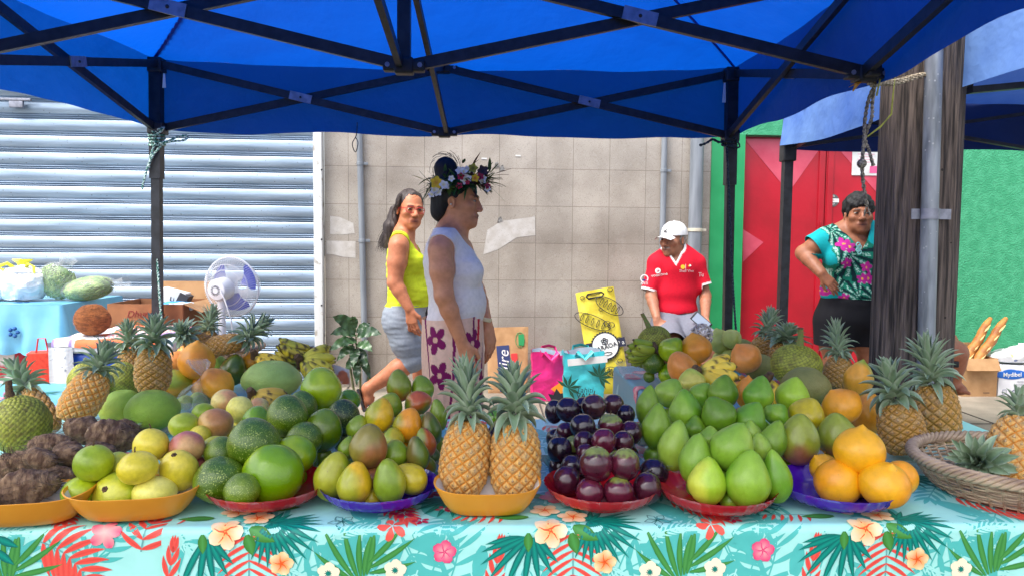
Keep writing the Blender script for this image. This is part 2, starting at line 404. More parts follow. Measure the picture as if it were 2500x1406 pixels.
    mb = MB(); mb.box((c.x, .0605, c.z), (r_ * 1.98, .001, .032)); mb.build('white_band', WHITE, st, smooth=False)
    for k, (dz, w_) in enumerate(((.040, .045), (.031, .066), (-.026, .07), (-.037, .05))):
        text_mesh('lettering', 'ILIIILIIL', .011, WHITE, st, T(c.x, .0603, c.z + dz) @ UP, wx=w_ / .05 * .8)
    text_mesh('lettering', 'IILLIIL', .009, mat('red_ink', lin((190, 40, 50)), .6), st, T(c.x, .0595, c.z + .002) @ UP)
    # pipes on the wall
    def pipe(label, p0, p1, w, clamps, v, bottom=0.0, mt=GREYPIPE):
        t_ = wthing('drain_pipe', label, 'pipe', 'pipes fixed to the tiled wall')
        c0 = wallP(p0[0], p0[1], v); c1 = wallP(p1[0], p1[1], v)
        sl = (c1.x - c0.x) / (c1.z - c0.z)
        top = Vector((c0.x + sl * (TOPZ - .1 - c0.z), v, TOPZ - .1)); bot = Vector((c0.x + sl * (bottom - c0.z), v, bottom))
        mb = MB(); mb.tube([top, bot], w, 20); mb.build('pipe', mt, t_)
        for ky in clamps:
            zc = wallP(p0[0], ky, v).z; xc = c0.x + sl * (zc - c0.z)
            k = MB(); k.lathe([(w, -.014), (w + .005, -.012), (w + .005, .012), (w, .014)], 20, M=T(xc, v, zc))
            k.box((xc, v / 2 + .004, zc), (.02, abs(v) - .004, .02)); k.box((xc + w + .018, v, zc), (.04, .012, .022), bev=.002)
            k.build('pipe_clamp', GREYPIPE if w < .03 else mat('cream_clamp', lin((196, 190, 172)), .6), t_)
    pipe('thin grey pipe on the tiled wall beside the leafy plant', (878, 350), (892, 900), .024, (400, 588), -.032)
    pipe('thin grey pipe on the tiled wall just behind the old man in the white cap', (1622, 350), (1617, 590), .024, (417,), -.032)
    pipe('thick grey drain pipe at the corner of tiled wall and green wall', (1702, 350), (1696, 590), .055, (562,), -.065)
walls()
# ------------------------------------------------------------------ pop-up tents
BLUE = cloth_glow('blue_canopy_cloth', lin((22, 68, 174)), lin((4, 80, 186)), .5, c2=lin((14, 46, 158)), sc=2.0)
BLUEV = cloth_glow('blue_valance_cloth', lin((18, 58, 150)), lin((4, 74, 166)), .45, c2=lin((14, 46, 136)), sc=2.0)
def tent():
    YB, YM = 3.80, 2.36
    bl, br = P(385, 310, y=YB), P(1783, 312, y=YB); bm_ = P(1085, 330, y=YB)
    cl, cm, cr = P(-156, 195, y=YM), P(987, 190, y=YM), P(2113, 196, y=YM)
    fl, fr, fm = V(2 * cl.x - bl.x, .92, 0), V(2 * cr.x - br.x, .92, 0), V(2 * cm.x - bm_.x, .92, 0)
    ZL, ZU = 1.735, 2.055
    xy = {'bl': bl, 'br': br, 'bm': bm_, 'cl': cl, 'c': cm, 'cr': cr, 'fl': fl, 'fr': fr, 'fm': fm}
    pt = lambda k, z: Vector((xy[k].x, xy[k].y, z))
    base = V(cm.x, YM, 0)
    t = thing('popup_tent', 'blue pop-up market tent over the fruit stall, its black frame seen from below', 'tent', base)
    loc = lambda v: Vector(v) - base
    # legs
    for k in ('bl', 'br', 'fl', 'fr'):
        mb = MB(); p = loc(pt(k, 0)); g0 = 0.0 if p.y + YM > 2.6 else -.14
        top = ZU + .01; dx = {'bl': -.035, 'br': .02}.get(k, 0)
        foot = V(p.x + dx, p.y, g0); hd = V(p.x, p.y, top)
        mb.bar(foot, hd, .042, .042, up=(0, 1, 0))
        mid = foot.lerp(hd, .72); mb.bar(mid, hd, .054, .054, up=(0, 1, 0))
        mb.box((foot.x, foot.y, g0 + .006), (.09, .09, .012), bev=.003)
        mb.box((p.x, p.y, top - .02), (.075, .075, .07), bev=.008); mb.box((p.x, p.y, ZL + .0), (.078, .078, .06), bev=.008)
        mb.build('leg', DARKSTEEL, t)
    bars = []
    def X(a, b, plate=True):
        off = .012
        pa, pb = loc(pt(a, 0)), loc(pt(b, 0)); d = (pb - pa).normalized(); n = V(d.y, -d.x, 0)
        if n.y > 0: n = -n
        for (z0, z1, s) in ((ZU, ZL, 1), (ZL, ZU, -1)):
            mb = MB(); mb.bar(pa + n * off * s + V(0, 0, z0), pb + n * off * s + V(0, 0, z1), .036, .02, up=n); mb.build('crossbar', DARKSTEEL, t)
        c = (pa + pb) / 2 + V(0, 0, (ZU + ZL) / 2) + n * (off + .0135)
        if plate:
            dd = (pb + V(0, 0, ZL) - pa - V(0, 0, ZU)).normalized()
            mb = MB(); mb.bar(c - dd * .055, c + dd * .055, .042, .006, up=n)
            q = mb.build('joint_plate', ALU, t)
            mb = MB(); mb.ball(c + n * .004, .006, 8); mb.build('bolt', DARKSTEEL, q)
        for k, pz in ((pa, ZL), (pb, ZL)):
            pass
    for a, b in (('bl', 'bm'), ('bm', 'br'), ('bl', 'cl'), ('br', 'cr'), ('cl', 'fl'), ('cr', 'fr'), ('fl', 'fm'), ('fm', 'fr')): X(a, b)
    X('cl', 'c'); X('c', 'cr')
    # front-back bars to the mast
    for a in ('bm', 'fm'):
        pa, pc = loc(pt(a, 0)), loc(pt('c', 0))
        mb = MB(); mb.bar(pa + V(.012, 0, ZL), pc + V(.012, 0, ZU), .03, .02, up=(1, 0, 0)); mb.build('crossbar', DARKSTEEL, t)
        mb = MB(); mb.bar(pa + V(-.012, 0, ZU), pc + V(-.012, 0, ZL), .03, .02, up=(1, 0, 0)); mb.build('crossbar', DARKSTEEL, t)
    mb = MB(); pc = loc(pt('c', 0)); mb.bar(pc + V(0, 0, ZL - .02), pc + V(0, 0, 2.78), .04, .04, up=(0, 1, 0)); mb.build('centre_mast', DARKSTEEL, t)
    for k in ('bm', 'cl', 'cr', 'c', 'fm'):
        for z in (ZL, ZU):
            p = loc(pt(k, z)); mb = MB()
            mb.box((p.x, p.y, p.z), (.06, .05, .05), bev=.008); mb.box((p.x, p.y, p.z), (.13, .04, .034), bev=.006)
            if k in ('cl', 'cr'): mb.box((p.x, p.y, p.z), (.04, .13, .034), bev=.006)
            for sx in (-1, 1): mb.tube([(p.x + sx * .05, p.y - .024, p.z), (p.x + sx * .05, p.y - .018, p.z)], .008, 8, m=1)
            mb.build('joint_bracket', [BLACK, ALU], t)
    # canopy roof and hanging valance
    A, B, Cc, D = [loc(pt(k, 0)) for k in ('fl', 'fr', 'br', 'bl')]
    out = 1.018
    cen = (A + B + Cc + D) / 4
    def flat(u, v):
        a, b = (u + 1) / 2, (v + 1) / 2
        q = A * (1 - a) * (1 - b) + B * a * (1 - b) + Cc * a * b + D * (1 - a) * b
        return cen + (q - cen) * out
    def roof(u, v):
        q = flat(u, v); tt = 1 - max(abs(u), abs(v)); e = min(abs(u), abs(v)) / max(abs(u), abs(v), 1e-4)
        sag = .045 * (1 - e * e) * (1 - tt)
        belly = -.05 * math.sin(math.pi * tt) * (1 - e ** 3)
        ripple = .020 * mnz(V(u * 2.2, v * 2.2, 3)) + .008 * mnz(V(u * 6, v * 6, 9)) + .010 * (1 - tt) * min(1, tt * 5) * math.sin(26 * math.atan2(1 - abs(u) + .02, 1 - abs(v) + .02)) * e ** 2
        return (q.x, q.y, ZU + .035 + (2.80 - ZU) * tt - sag + belly + ripple)
    mb = MB(); mb.grid(lambda i, j: roof(i * 2 - 1, j * 2 - 1), 96, 96)
    mb.build('canopy', BLUE, t, ang=180)
    mb = MB()
    def val(i, j):
        k = i * 4; s = int(k) % 4; f = (k - int(k)) * 2 - 1
        u, v = [(f, -1), (1, f), (-f, 1), (-1, -f)][s]
        x, y, z = roof(u, v); q = V(x, y, 0) - cen
        q = q * (1 + .012 * j * (1 + .5 * math.sin(i * 71)))
        q = q + cen
        zz = z - j * (.345 - .02 * (1 - f * f) + .006 * math.sin(i * 90) + .006 * math.sin(i * 37)) - .0
        return (q.x, q.y, zz)
    mb.grid(val, 240, 6, cu=True)
    mb.build('valance', BLUEV, t, ang=180)
    sm = MB()
    for su, sv in ((1, 1), (1, -1), (-1, 1), (-1, -1)):
        L_ = [Vector(roof(su * (.02 + .97 * k / 40), sv * (.02 + .97 * k / 40))) for k in range(41)]
        sm.tube([p_ + V(0, 0, -.007) for p_ in L_], .012, 6, flat=.5); sm.build('seam', mat('dark_blue_seam', lin((12, 46, 150)), .7), t); sm = MB()
    tg = MB(); p = loc(pt('bl', 1.95)); tg.add([(p.x + .045, p.y - .03, 2.0), (p.x + .055, p.y - .03, 2.0), (p.x + .058, p.y - .031, 1.93), (p.x + .04, p.y - .031, 1.93)], [(0, 1, 2, 3)]); tg.build('sewn_tag', WHITE, t, smooth=False)
    tg = MB(); p = loc(pt('br', 1.95)); tg.add([(p.x - .05, p.y - .03, 2.0), (p.x - .04, p.y - .03, 2.0), (p.x - .037, p.y - .031, 1.9), (p.x - .056, p.y - .031, 1.9)], [(0, 1, 2, 3)])
    tg.build('sewn_tag', WHITE, t, smooth=False)
    return dict(bl=bl, br=br, cr=pt('cr', ZL), ZL=ZL)
TENT = tent()
FADE = cloth_glow('sun_faded_blue_cloth', lin((112, 152, 214)), lin((40, 80, 170)), .2, c2=lin((70, 112, 190)), sc=2.4)
NAVY = cloth_glow('dark_blue_cloth', lin((20, 44, 104)), lin((10, 40, 110)), .25, c2=lin((14, 32, 82)), sc=3)
def tent2():
    yb = 4.25; c = P(1925, 330, y=yb); x0 = c.x; base = V(x0, yb, 0)
    t = thing('popup_tent', 'second pop-up tent with sun faded blue cloth behind the wooden pole', 'tent', base)
    zb = 1.74; ze = 2.0; x1, yf = 3.0, -2.9
    mb = MB(); mb.bar((-.005, 0, 0), (0, 0, 1.92), .05, .05, up=(0, 1, 0)); mb.box((0, 0, 1.72), (.075, .075, .12), bev=.008); mb.box((-.005, 0, .006), (.1, .1, .012)); mb.build('leg', DARKSTEEL, t)
    mb = MB(); mb.bar((x1, 0, 0), (x1, 0, 1.92), .05, .05, up=(0, 1, 0)); mb.build('leg', DARKSTEEL, t)
    mb = MB(); mb.bar((x1, yf, -.14), (x1, yf, 1.92), .05, .05, up=(0, 1, 0)); mb.build('leg', DARKSTEEL, t)
    for p, q in (((0, -.03, 1.74), (1.45, -.03, 1.96)), ((0, -.03, 1.96), (1.45, -.03, 1.74)), ((1.45, -.03, 1.96), (x1, -.03, 1.74)), ((1.45, -.03, 1.74), (x1, -.03, 1.96)),
                 ((.03, 0, 1.96), (.10, -1.45, 1.80)), ((.03, 0, 1.74), (.10, -1.45, 1.98))):
        mb = MB(); mb.bar(p, q, .018, .032, up=(0, 1, 0) if p[1] == q[1] else (1, 0, 0)); mb.build('crossbar', DARKSTEEL, t)
    # scissor arm hanging across to its middle
    for p, q in (((.10, -1.45, 1.78), (1.1, -1.35, 1.90)), ((.55, -1.4, 1.80), (1.3, -1.4, 2.1))):
        mb = MB(); mb.bar(p, q, .024, .04, up=(0, 1, 0)); mb.build('crossbar', DARKSTEEL, t)
    mb = MB(); mb.box((.62, -1.42, 1.82), (.12, .05, .05), bev=.01); mb.tube([(.60, -1.455, 1.83), (.60, -1.44, 1.83)], .012, 10, m=1); mb.build('joint_bracket', [BLACK, ALU], t)
    mb = MB()   # left hanging side, seen from outside
    def sidef(i, j):
        y = yf * i; sag = .05 * math.sin(math.pi * i)
        return (-.03 - .02 * j + .006 * math.sin(i * 30 + j * 3) + .012 * math.sin(i * 9), y, ze + .02 - j * (.27 + .02 * math.sin(i * 8)) - sag * .4)
    mb.grid(sidef, 60, 8); mb.build('valance', FADE, t, ang=180)
    mb = MB(); mb.grid(lambda i, j: (x1 * i, .03 + .006 * math.sin(i * 40), ze + .02 - j * (.285 + .012 * math.sin(i * 12))), 60, 4); mb.build('valance', NAVY, t, ang=180)
    mb = MB()
    def rf(i, j):
        u, v = i * 2 - 1, j * 2 - 1; tt = 1 - max(abs(u), abs(v))
        return (-.03 + (x1 + .03) * i, .03 + (yf - .03) * j, ze + .02 + .72 * tt - .06 * math.sin(math.pi * tt) + .012 * math.sin(11 * i + 7 * j))
    mb.grid(rf, 40, 40); mb.build('canopy', FADE, t, ang=180)
    mb = MB(); mb.tube([(-.035, -.30, 1.93), (-.05, -.30, 1.93)], .010, 8); mb.build('snap_button', WHITE, t)
tent2()
# ------------------------------------------------------------------ wooden utility pole with conduit
def wood_mat():
    m = mat('weathered_pole_wood', lin((112, 98, 90)), .85, c2=lin((46, 39, 36)), sc=9, det=9, lo=.38, hi=.62, stretch=(9, 9, .5), bump=1.0, bsc=8, bdist=.03, speck=(lin((22, 18, 16)), 16, .06, .9))
    return m
def pole():
    yb = 2.72; b = P(2231, 700, y=yb); base = V(b.x, yb, 0)
    t = thing('utility_pole', 'dark weathered wooden utility pole with a steel conduit strapped to it', 'pole', base)
    r = 89 * yb / F
    mb = MB(); n = 64
    prof = [(r * (1.06 - .05 * k / 40), -.0 + k * .09) for k in range(41)]
    rr = random.Random(3); ph = [rr.uniform(0, 6.28) for _ in range(9)]
    mb.lathe(prof, n, wob=lambda w, i: .010 * math.sin(7 * w + ph[0] + .05 * i) + .008 * math.sin(17 * w + ph[1]) + .006 * math.sin(29 * w + ph[2] + .1 * i) + (-.03 * math.exp(-((w - 4.3) / .03) ** 2)) - .025 * math.exp(-((w - 5.0) / .025) ** 2))
    mb.build('trunk', wood_mat(), t, ang=60)
    GAL = mat('galvanised_conduit', lin((150, 156, 164)), .42, c2=lin((104, 110, 118)), sc=10, det=6, metal=.45, stretch=(3, 3, .5), speck=(lin((190, 192, 195)), 40, .12, .5))
    c0, c1 = P(2279, 180, y=yb - .165), P(2262, 800, y=yb - .165)
    sl = (c1.x - c0.x) / (c1.z - c0.z); q = lambda z: V(c0.x + sl * (z - c0.z) - base.x, -.165, z)
    rc = 20 * (yb - .165) / F
    mb = MB(); mb.tube([q(.0), q(3.55)], rc, 24); mb.build('conduit', GAL, t)
    zs = P(2279, 523, y=yb - .165).z; k = MB(); cc = q(zs)
    pts = []
    for a in np.linspace(-60, 240, 40):
        pts.append((a, 0))
    k.grid(lambda i, j: V(cc.x + (rc + .004) * math.cos(R(180 + 180 * i)), cc.y + (rc + .004) * math.sin(R(180 + 180 * i)), zs - .018 + .036 * j), 24, 1)
    k.box((cc.x + rc + .028, cc.y + .012, zs), (.055, .004, .036), M=None); k.box((cc.x - rc - .015, cc.y + .012, zs), (.03, .004, .036))
    k.build('pipe_strap', ALU, t)
    return base
POLE = pole()
# ------------------------------------------------------------------ tables and printed vinyl cloths
ZT = 0.60
YF = P(1250, 1285, z=ZT).y
PRINT = mat('printed_vinyl', (1, 1, 1, 1), .42, attr='Col', c2=(.93, .95, .95, 1), sc=30, bump=.10, bsc=7, bdist=.02, spec=.3)
C_LIGHT, C_MID, C_TEAL, C_TEALD = lin((166, 228, 218)), lin((84, 186, 178)), lin((8, 146, 126)), lin((2, 96, 92))
C_CORAL, C_CORALD, C_GREEN, C_GREEND = lin((240, 92, 78)), lin((222, 70, 62)), lin((76, 150, 72)), lin((52, 124, 56))
C_YEL, C_WHT, C_ORG, C_PNK, C_PNKL, C_RED, C_LEAF, C_STEM = lin((244, 150, 40)), lin((250, 232, 200)), lin((232, 84, 30)), lin((226, 52, 112)), lin((250, 190, 180)), lin((196, 24, 70)), lin((60, 120, 40)), lin((110, 170, 168))
mix3 = lambda a, b, t: tuple(x + (y - x) * t for x, y in zip(a, b))
class Cloth:
    """a sheet over a table edge: u along the edge, v>0 down the front, v<0 back over the top; the print is laid on as thin inked shapes"""
    def __init__(s, y0, zt, wave=.004, ph=0.0):
        s.y0, s.zt, s.wave, s.ph = y0, zt, wave, ph; s.v, s.f, s.c = [], [], []
    def S(s, u, v, e=0.0):
        r = .016; q = r * math.pi / 4
        w = s.wave * (math.sin(u * 5.1 + s.ph) + .6 * math.sin(u * 11.3 + 1 + s.ph))
        if v <= -q:
            y = s.y0 + r - q - v; lift = .0015 * math.sin(u * 9 + y * 7) * min(1, (-v - q) * 20)
            return (u, y, s.zt + e + lift)
        if v >= q:
            k = min(1, (v - q) / .12); return (u, s.y0 - e - w * k - .004 * k, s.zt - r - (v - q))
        a = (v + q) / (2 * q) * math.pi / 2
        return (u, s.y0 + r - math.sin(a) * (r + e), s.zt - r + math.cos(a) * (r + e))
    def base(s, u0, u1, v0, v1, col, thick=True):
        nu = max(2, int((u1 - u0) / .02)); vs = list(np.arange(v0, -.03, .05)) + list(np.linspace(-.03, .03, 13)) + list(np.arange(.05, v1 + .001, .03))
        o = len(s.v)
        for v in vs:
            for i in range(nu + 1): s.v.append(s.S(u0 + (u1 - u0) * i / nu, v)); s.c.append(col)
        for j in range(len(vs) - 1):
            for i in range(nu): s.f.append((o + j * (nu + 1) + i, o + j * (nu + 1) + i + 1, o + (j + 1) * (nu + 1) + i + 1, o + (j + 1) * (nu + 1) + i))
    lim = (-9, 9, -9, 9)
    def strip(s, pts, hw, ce, cm, e, ce2=None, cm2=None):
        n = len(pts); o = len(s.v)
        if any(not (s.lim[0] < p[0] < s.lim[1] and s.lim[2] < p[1] < s.lim[3]) for p in pts): return
        for i, (p, h) in enumerate(zip(pts, hw)):
            a, b = pts[max(i - 1, 0)], pts[min(i + 1, n - 1)]; d = (b[0] - a[0], b[1] - a[1]); l = math.hypot(*d) or 1
            nx, ny = -d[1] / l, d[0] / l; t = i / (n - 1)
            e1 = ce if ce2 is None else tuple(x + (y - x) * t for x, y in zip(ce, ce2)); m1 = cm if cm2 is None else tuple(x + (y - x) * t for x, y in zip(cm, cm2))
            for k, cc in ((-1, e1), (0, m1), (1, e1)): s.v.append(s.S(p[0] + nx * h * k, p[1] + ny * h * k, e)); s.c.append(cc)
        for i in range(n - 1):
            for k in (0, 1): s.f.append((o + i * 3 + k, o + i * 3 + k + 1, o + i * 3 + k + 4, o + i * 3 + k + 3))
    def leaflet(s, p, a, L, w, c, cm, e, bend=0.0, n=7):
        pts, hw = [], []
        for i in range(n):
            t = i / (n - 1); aa = R(a) + R(bend) * t
            pts.append((p[0] + math.cos(aa) * L * t, p[1] + math.sin(aa) * L * t)); hw.append(w * math.sin(math.pi * min(1, .06 + t * .97)) ** .8 * (1 - .25 * t) + 1e-5)
        s.strip(pts, hw, c, cm, e)
    def frond(s, p, a, L, n, ll, w, c, cm, e, bend=0.0, spread=55, stem=None, one=0, tip=True):
        st = []
        for i in range(9):
            t = i / 8; aa = R(a) + R(bend) * t; st.append((p[0] + math.cos(aa) * L * t, p[1] + math.sin(aa) * L * t))
        s.strip(st, [.0016] * 9, stem or c, stem or c, e)
        for i in range(n):
            t = .08 + .9 * i / max(1, n - 1); aa = R(a) + R(bend) * t; q = (p[0] + math.cos(aa) * L * t, p[1] + math.sin(aa) * L * t)
            tang = math.degrees(aa) + bend * t * .5
            for sd in (-1, 1):
                if one and sd != one: continue
                s.leaflet(q, tang + sd * (spread - 22 * t), ll * (1 - .45 * abs(t - .35)), w, c, cm, e + .00002 * i, bend=-sd * 10)
        if tip: s.leaflet(st[-1], a + bend, ll * .7, w, c, cm, e)
    def fan(s, p, a0, a1, n, L, w, c, cm, e):
        for i in range(n):
            t = i / (n - 1); s.leaflet(p, a0 + (a1 - a0) * t, L * (.8 + .2 * math.sin(math.pi * t)), w, c, cm, e + .00001 * i)
    def flower(s, p, r, a, cc, ct, e, n=5, sq=1.0, w=.42, edge=None):
        for k in range(n):
            aa = R(a) + 2 * math.pi * k / n; pts, hw = [], []
            for i in range(6):
                t = i / 5; pts.append((p[0] + math.cos(aa + .35 * t) * r * t * .86, p[1] + math.sin(aa + .35 * t) * r * t * sq * .86)); hw.append(r * .8 * w * (.12 + .95 * math.sin(math.pi * (t * .82)) ** 1.0) + 1e-5)
            hw[-1] *= .8
            s.strip(pts, hw, edge or cc, cc, e + .00004 * k, mix3(ct, edge or cc, .3), ct)
        for k in range(n if edge else 0):
            aa = R(a) + 2 * math.pi * (k + .5) / n; s.strip([(p[0] + math.cos(aa + .4 * t) * r * t * .6, p[1] + math.sin(aa + .4 * t) * r * t * .6) for t in (.05, .5, 1)], [r * .05, r * .03, r * .008], C_ORG if edge[0] < 1.5 and edge[2] < .2 else C_PNK, C_ORG if edge[2] < .2 else C_PNK, e + .0004)
    def build(s, name, label, legs=None):
        o = mesh_obj(name, s.v, s.f, PRINT, None, smooth=True, ang=60); colattr(o, s.c)
        return tag(o, label, 'tablecloth')
def uv(px, py, c):
    p = P(px, py, z=c.zt)
    if p.y >= c.y0 + .016: return (p.x, -(p.y - c.y0 - .016 + .0126))
    p = P(px, py, y=c.y0); return (p.x, c.zt - .016 - p.z + .0126)
def pattern(c, du, refpx=1360):
    """one repeat of the print; positions read where they lie on the cloth"""
    def q(px, py):
        p = uv(px, py, c); return (p[0] + du, p[1])
    e0, e1, e2, e3, e4 = .0005, .0010, .0015, .0022, .0030
    # pale silhouettes
    for (px, py, a, L, n, ll, b) in ((1090, 1430, -62, .19, 9, .085, -25), (1240, 1300, 55, .20, 10, .08, 10), (1600, 1300, 70, .16, 8, .07, -20), (1480, 1420, -40, .20, 9, .08, 20),
                                     (1700, 1400, -120, .17, 9, .08, 20), (1760, 1300, 60, .20, 10, .075, 15), (980, 1310, 75, .16, 8, .075, -30), (1560, 1300, 130, .16, 8, .08, -20), (1820, 1420, -75, .15, 8, .07, 10)):
        c.frond(q(px, py), a, L, max(5, n - 3), ll, .0062, C_MID, C_MID, e0, bend=b, spread=58)
    for (px, py, a, L, w) in ((1010, 1300, 40, .12, .035), (1180, 1330, 100, .11, .03), (1640, 1330, 70, .12, .03), (1560, 1330, 20, .13, .03), (1330, 1390, 80, .11, .035), (1750, 1370, 20, .1, .03)):
        c.leaflet(q(px, py), a, L * .8, w * .6, C_MID, C_MID, e0 - .0002)
    for (px, py, a, L, b) in ((1150, 1395, 70, .10, 20), (1020, 1390, 110, .11, -15), (1270, 1400, 60, .11, 20), (1530, 1395, 100, .11, -20), (1690, 1385, 60, .12, 25), (1440, 1330, 60, .10, -20), (1200, 1300, 20, .1, 20), (1590, 1310, -30, .1, 20)):
        c.frond(q(px, py), a, L, 9, .030, .0022, C_LIGHT, C_LIGHT, e0 + .0002, bend=b, spread=50)
    # coral fronds
    c.frond(q(1395, 1290), 84, .15, 9, .08, .0048, C_CORAL, C_CORALD, e1, bend=6, spread=75, stem=C_STEM, tip=False)
    c.frond(q(1235, 1258), 181, .10, 6, .05, .0045, C_CORAL, C_CORALD, e1, spread=90, stem=C_STEM, one=-1, tip=False)
    c.frond(q(1200, 1440), -80, .09, 4, .05, .006, C_CORAL, C_CORALD, e1, spread=40, stem=C_STEM)
    # teal palms
    for i, (a, L) in enumerate(((176, .085), (168, .10), (156, .115), (140, .125), (122, .125), (104, .115), (88, .10), (70, .085), (55, .07))):
        c.leaflet(q(1282 + i * 3.5, 1310), a, L, .0078, C_TEALD, C_TEAL, e2 + i * .00004, bend=-6)
    c.fan(q(1440, 1273), -28, 112, 14, .118, .0070, C_TEALD, C_TEAL, e2)
    c.fan(q(1440, 1272), -160, -28, 6, .06, .007, C_TEALD, C_TEAL, e2)
    # green frond
    for i, (a, L) in enumerate(((-150, .10), (-128, .135), (-112, .12), (-98, .105), (-86, .10), (-74, .10), (-42, .10), (-28, .115), (-8, .10))):
        o = (1640 + min(i, 6) * 7, 1408 - max(0, i - 1) * 3 if i < 6 else 1392 - (8 - i) * 12)
        c.leaflet(q(*o), a, L, .0072, C_GREEND, C_GREEN, e1 + i * .00004, bend=8 if i < 5 else -6)
    # plumeria cluster with leaves
    for (px, py, a, L, w) in ((1290, 1262, 178, .075, .016), (1395, 1300, 75, .045, .014), (1290, 1300, 90, .04, .011), (1400, 1285, 28, .06, .017), (1400, 1245, -15, .07, .013)):
        c.leaflet(q(px, py), a, L, w, C_LEAF, C_GREEN, e2 + .0003)
    for (px, py, r, a) in ((1330, 1248, .038, 10), (1398, 1264, .038, 40), (1343, 1294, .041, 62)):
        c.flower(q(px, py), r, a, C_YEL, C_WHT, e3 + py * 1e-6, edge=lin((246, 196, 116)))
    c.flower(q(1475, 1368), .028, -85, C_ORG, lin((253, 228, 176)), e3, edge=C_YEL, w=.5)
    c.flower(q(1085, 1345), .028, -88, C_PNKL, C_PNK, e3, edge=lin((238, 110, 150)), w=.5)
    for (px, py) in ((1585, 1392), (965, 1390)):
        c.flower(q(px, py), .026, -90, C_WHT, C_WHT, e3, w=.52); c.fan(q(px, py), 0, 324, 10, .009, .0013, C_TEALD, C_TEAL, e4)
    for (px, py, r, cc) in ((985, 1254, .033, C_RED), (957, 1285, .036, C_CORAL), (1028, 1272, .022, C_RED), (1082, 1243, .024, C_RED)):
        c.flower(q(px, py), r, 90, cc, cc, e2, w=.26); c.fan(q(px, py), 0, 288, 5, r * .5, .0012, C_LIGHT, C_LIGHT, e4)
    # line drawn blossom
    for k in range(5):
        a = 72 * k + 20; p = q(835, 1274); d = (p[0] + math.cos(R(a)) * .03, p[1] + math.sin(R(a)) * .03)
        for sd in (-1, 1): c.strip([p, (p[0] + math.cos(R(a + sd * 26)) * .02, p[1] + math.sin(R(a + sd * 26)) * .02), d], [.0008] * 3, C_TEALD, C_TEALD, e2)
    # far rows of the print on the table top
    rr = random.Random(11)
    for row in range(5):
        v = -.17 - row * .17
        for k in range(3):
            u = q(1100 + k * 270, 1285)[0] + rr.uniform(-.05, .05); kind = (row + k) % 3
            if kind == 0: c.fan((u, v), 20, 170, 10, .12, .009, C_TEALD, C_TEAL, e2)
            elif kind == 1: c.flower((u, v), .045, 20, C_YEL if row % 2 else C_PNKL, C_WHT if row % 2 else C_PNK, e3); c.leaflet((u - .02, v), 200, .1, .018, C_LEAF, C_GREEN, e2)
            else: c.frond((u, v), 60, .14, 7, .07, .0065, C_CORAL, C_CORALD, e1, stem=C_STEM)
            c.frond((u + .08, v + .05), 130, .17, 6, .08, .0065, C_MID, C_MID, e0)
            c.leaflet((u - .06, v + .03), 60, .12, .03, C_MID, C_MID, e0 - .0002)
            c.flower((u + .11, v - .03), .03, 10, C_RED if k else C_CORAL, C_RED if k else C_CORAL, e2, w=.28)
def table(name, label, x0, x1, y0, y1, g):
    t = thing(name, label, 'table', V((x0 + x1) / 2, (y0 + y1) / 2, g))
    w, d, h = x1 - x0, y1 - y0, ZT - .004 - g
    mb = MB(); mb.box((0, 0, h - .014), (w, d, .024), bev=.006); mb.build('tabletop', mat('grey_table_plastic', lin((190, 190, 186)), .6, c2=lin((170, 170, 168)), sc=9), t)
    for sx in (-1, 1):
        for sy in (-1, 1):
            p = V(sx * (w / 2 - .09), sy * (d / 2 - .06), 0); mb = MB(); mb.tube([p, p + V(0, 0, h - .026)], .014, 10); mb.build('leg', DARKSTEEL, t)
XSEAM = P(395, 1290, y=YF).x
XL0, XL1, XR0, XR1 = -2.0, P(838, 892, z=ZT).x, P(1500, 895, z=ZT).x + .0, 1.42
YBK = P(1500, 893, z=ZT).y
table('market_table', 'long folding table under the turquoise leaf printed front cloth', XSEAM + .03, 1.40, YF + .012, 2.38, -.14)
table('market_table', 'folding table under the left front cloth with taro and passion fruit', -1.9, XSEAM + .0, YF + .012, 2.38, -.14)
table('market_table', 'folding table behind on the left carrying pineapples and pomelos', XL0 + .1, XL1 - .03, 2.44, 3.0, 0)
table('market_table', 'folding table behind on the right carrying papayas and breadfruit', XR0 + .05, XR1, 2.44, YBK - .03, 0)
c = Cloth(YF - .003, ZT, .004); c.lim = (XSEAM, 1.62, -.92, .5); c.base(XSEAM, 1.62, -.93, .56, C_LIGHT)
for du in (-1.345, -.672, 0, .672): pattern(c, du)
c.build('tablecloth', 'shiny turquoise leaf and plumeria printed cloth on the long front table')
c = Cloth(YF + .004, ZT - .003, .004, 2.0); c.lim = (-1.9, XSEAM + .06, -.92, .5); c.base(-1.9, XSEAM + .06, -.93, .56, C_LIGHT)
for du in (-2.08, -1.40): pattern(c, du)
for du, a in ((-.02, 0),):
    c.frond((uv(95, 1320, c)[0], uv(95, 1320, c)[1]), 15, .12, 8, .085, .0075, C_CORAL, C_CORALD, .0012, bend=25, spread=75, stem=C_STEM)
    c.frond(uv(345, 1345, c), -80, .07, 4, .07, .007, C_CORAL, C_CORALD, .0012, spread=70, stem=C_STEM)
    c.flower(uv(255, 1300, c), .038, -20, C_PNKL, C_PNK, .0022, w=.36)
    c.frond(uv(200, 1400, c), -45, .16, 6, .06, .0065, C_MID, C_MID, .0006)
    c.leaflet(uv(-10, 1310, c), 25, .05, .010, C_TEALD, C_TEAL, .0016); c.leaflet(uv(-12, 1340, c), 40, .05, .010, C_TEALD, C_TEAL, .0016)
c.build('tablecloth', 'turquoise printed cloth at the left end tucked under the long front cloth')
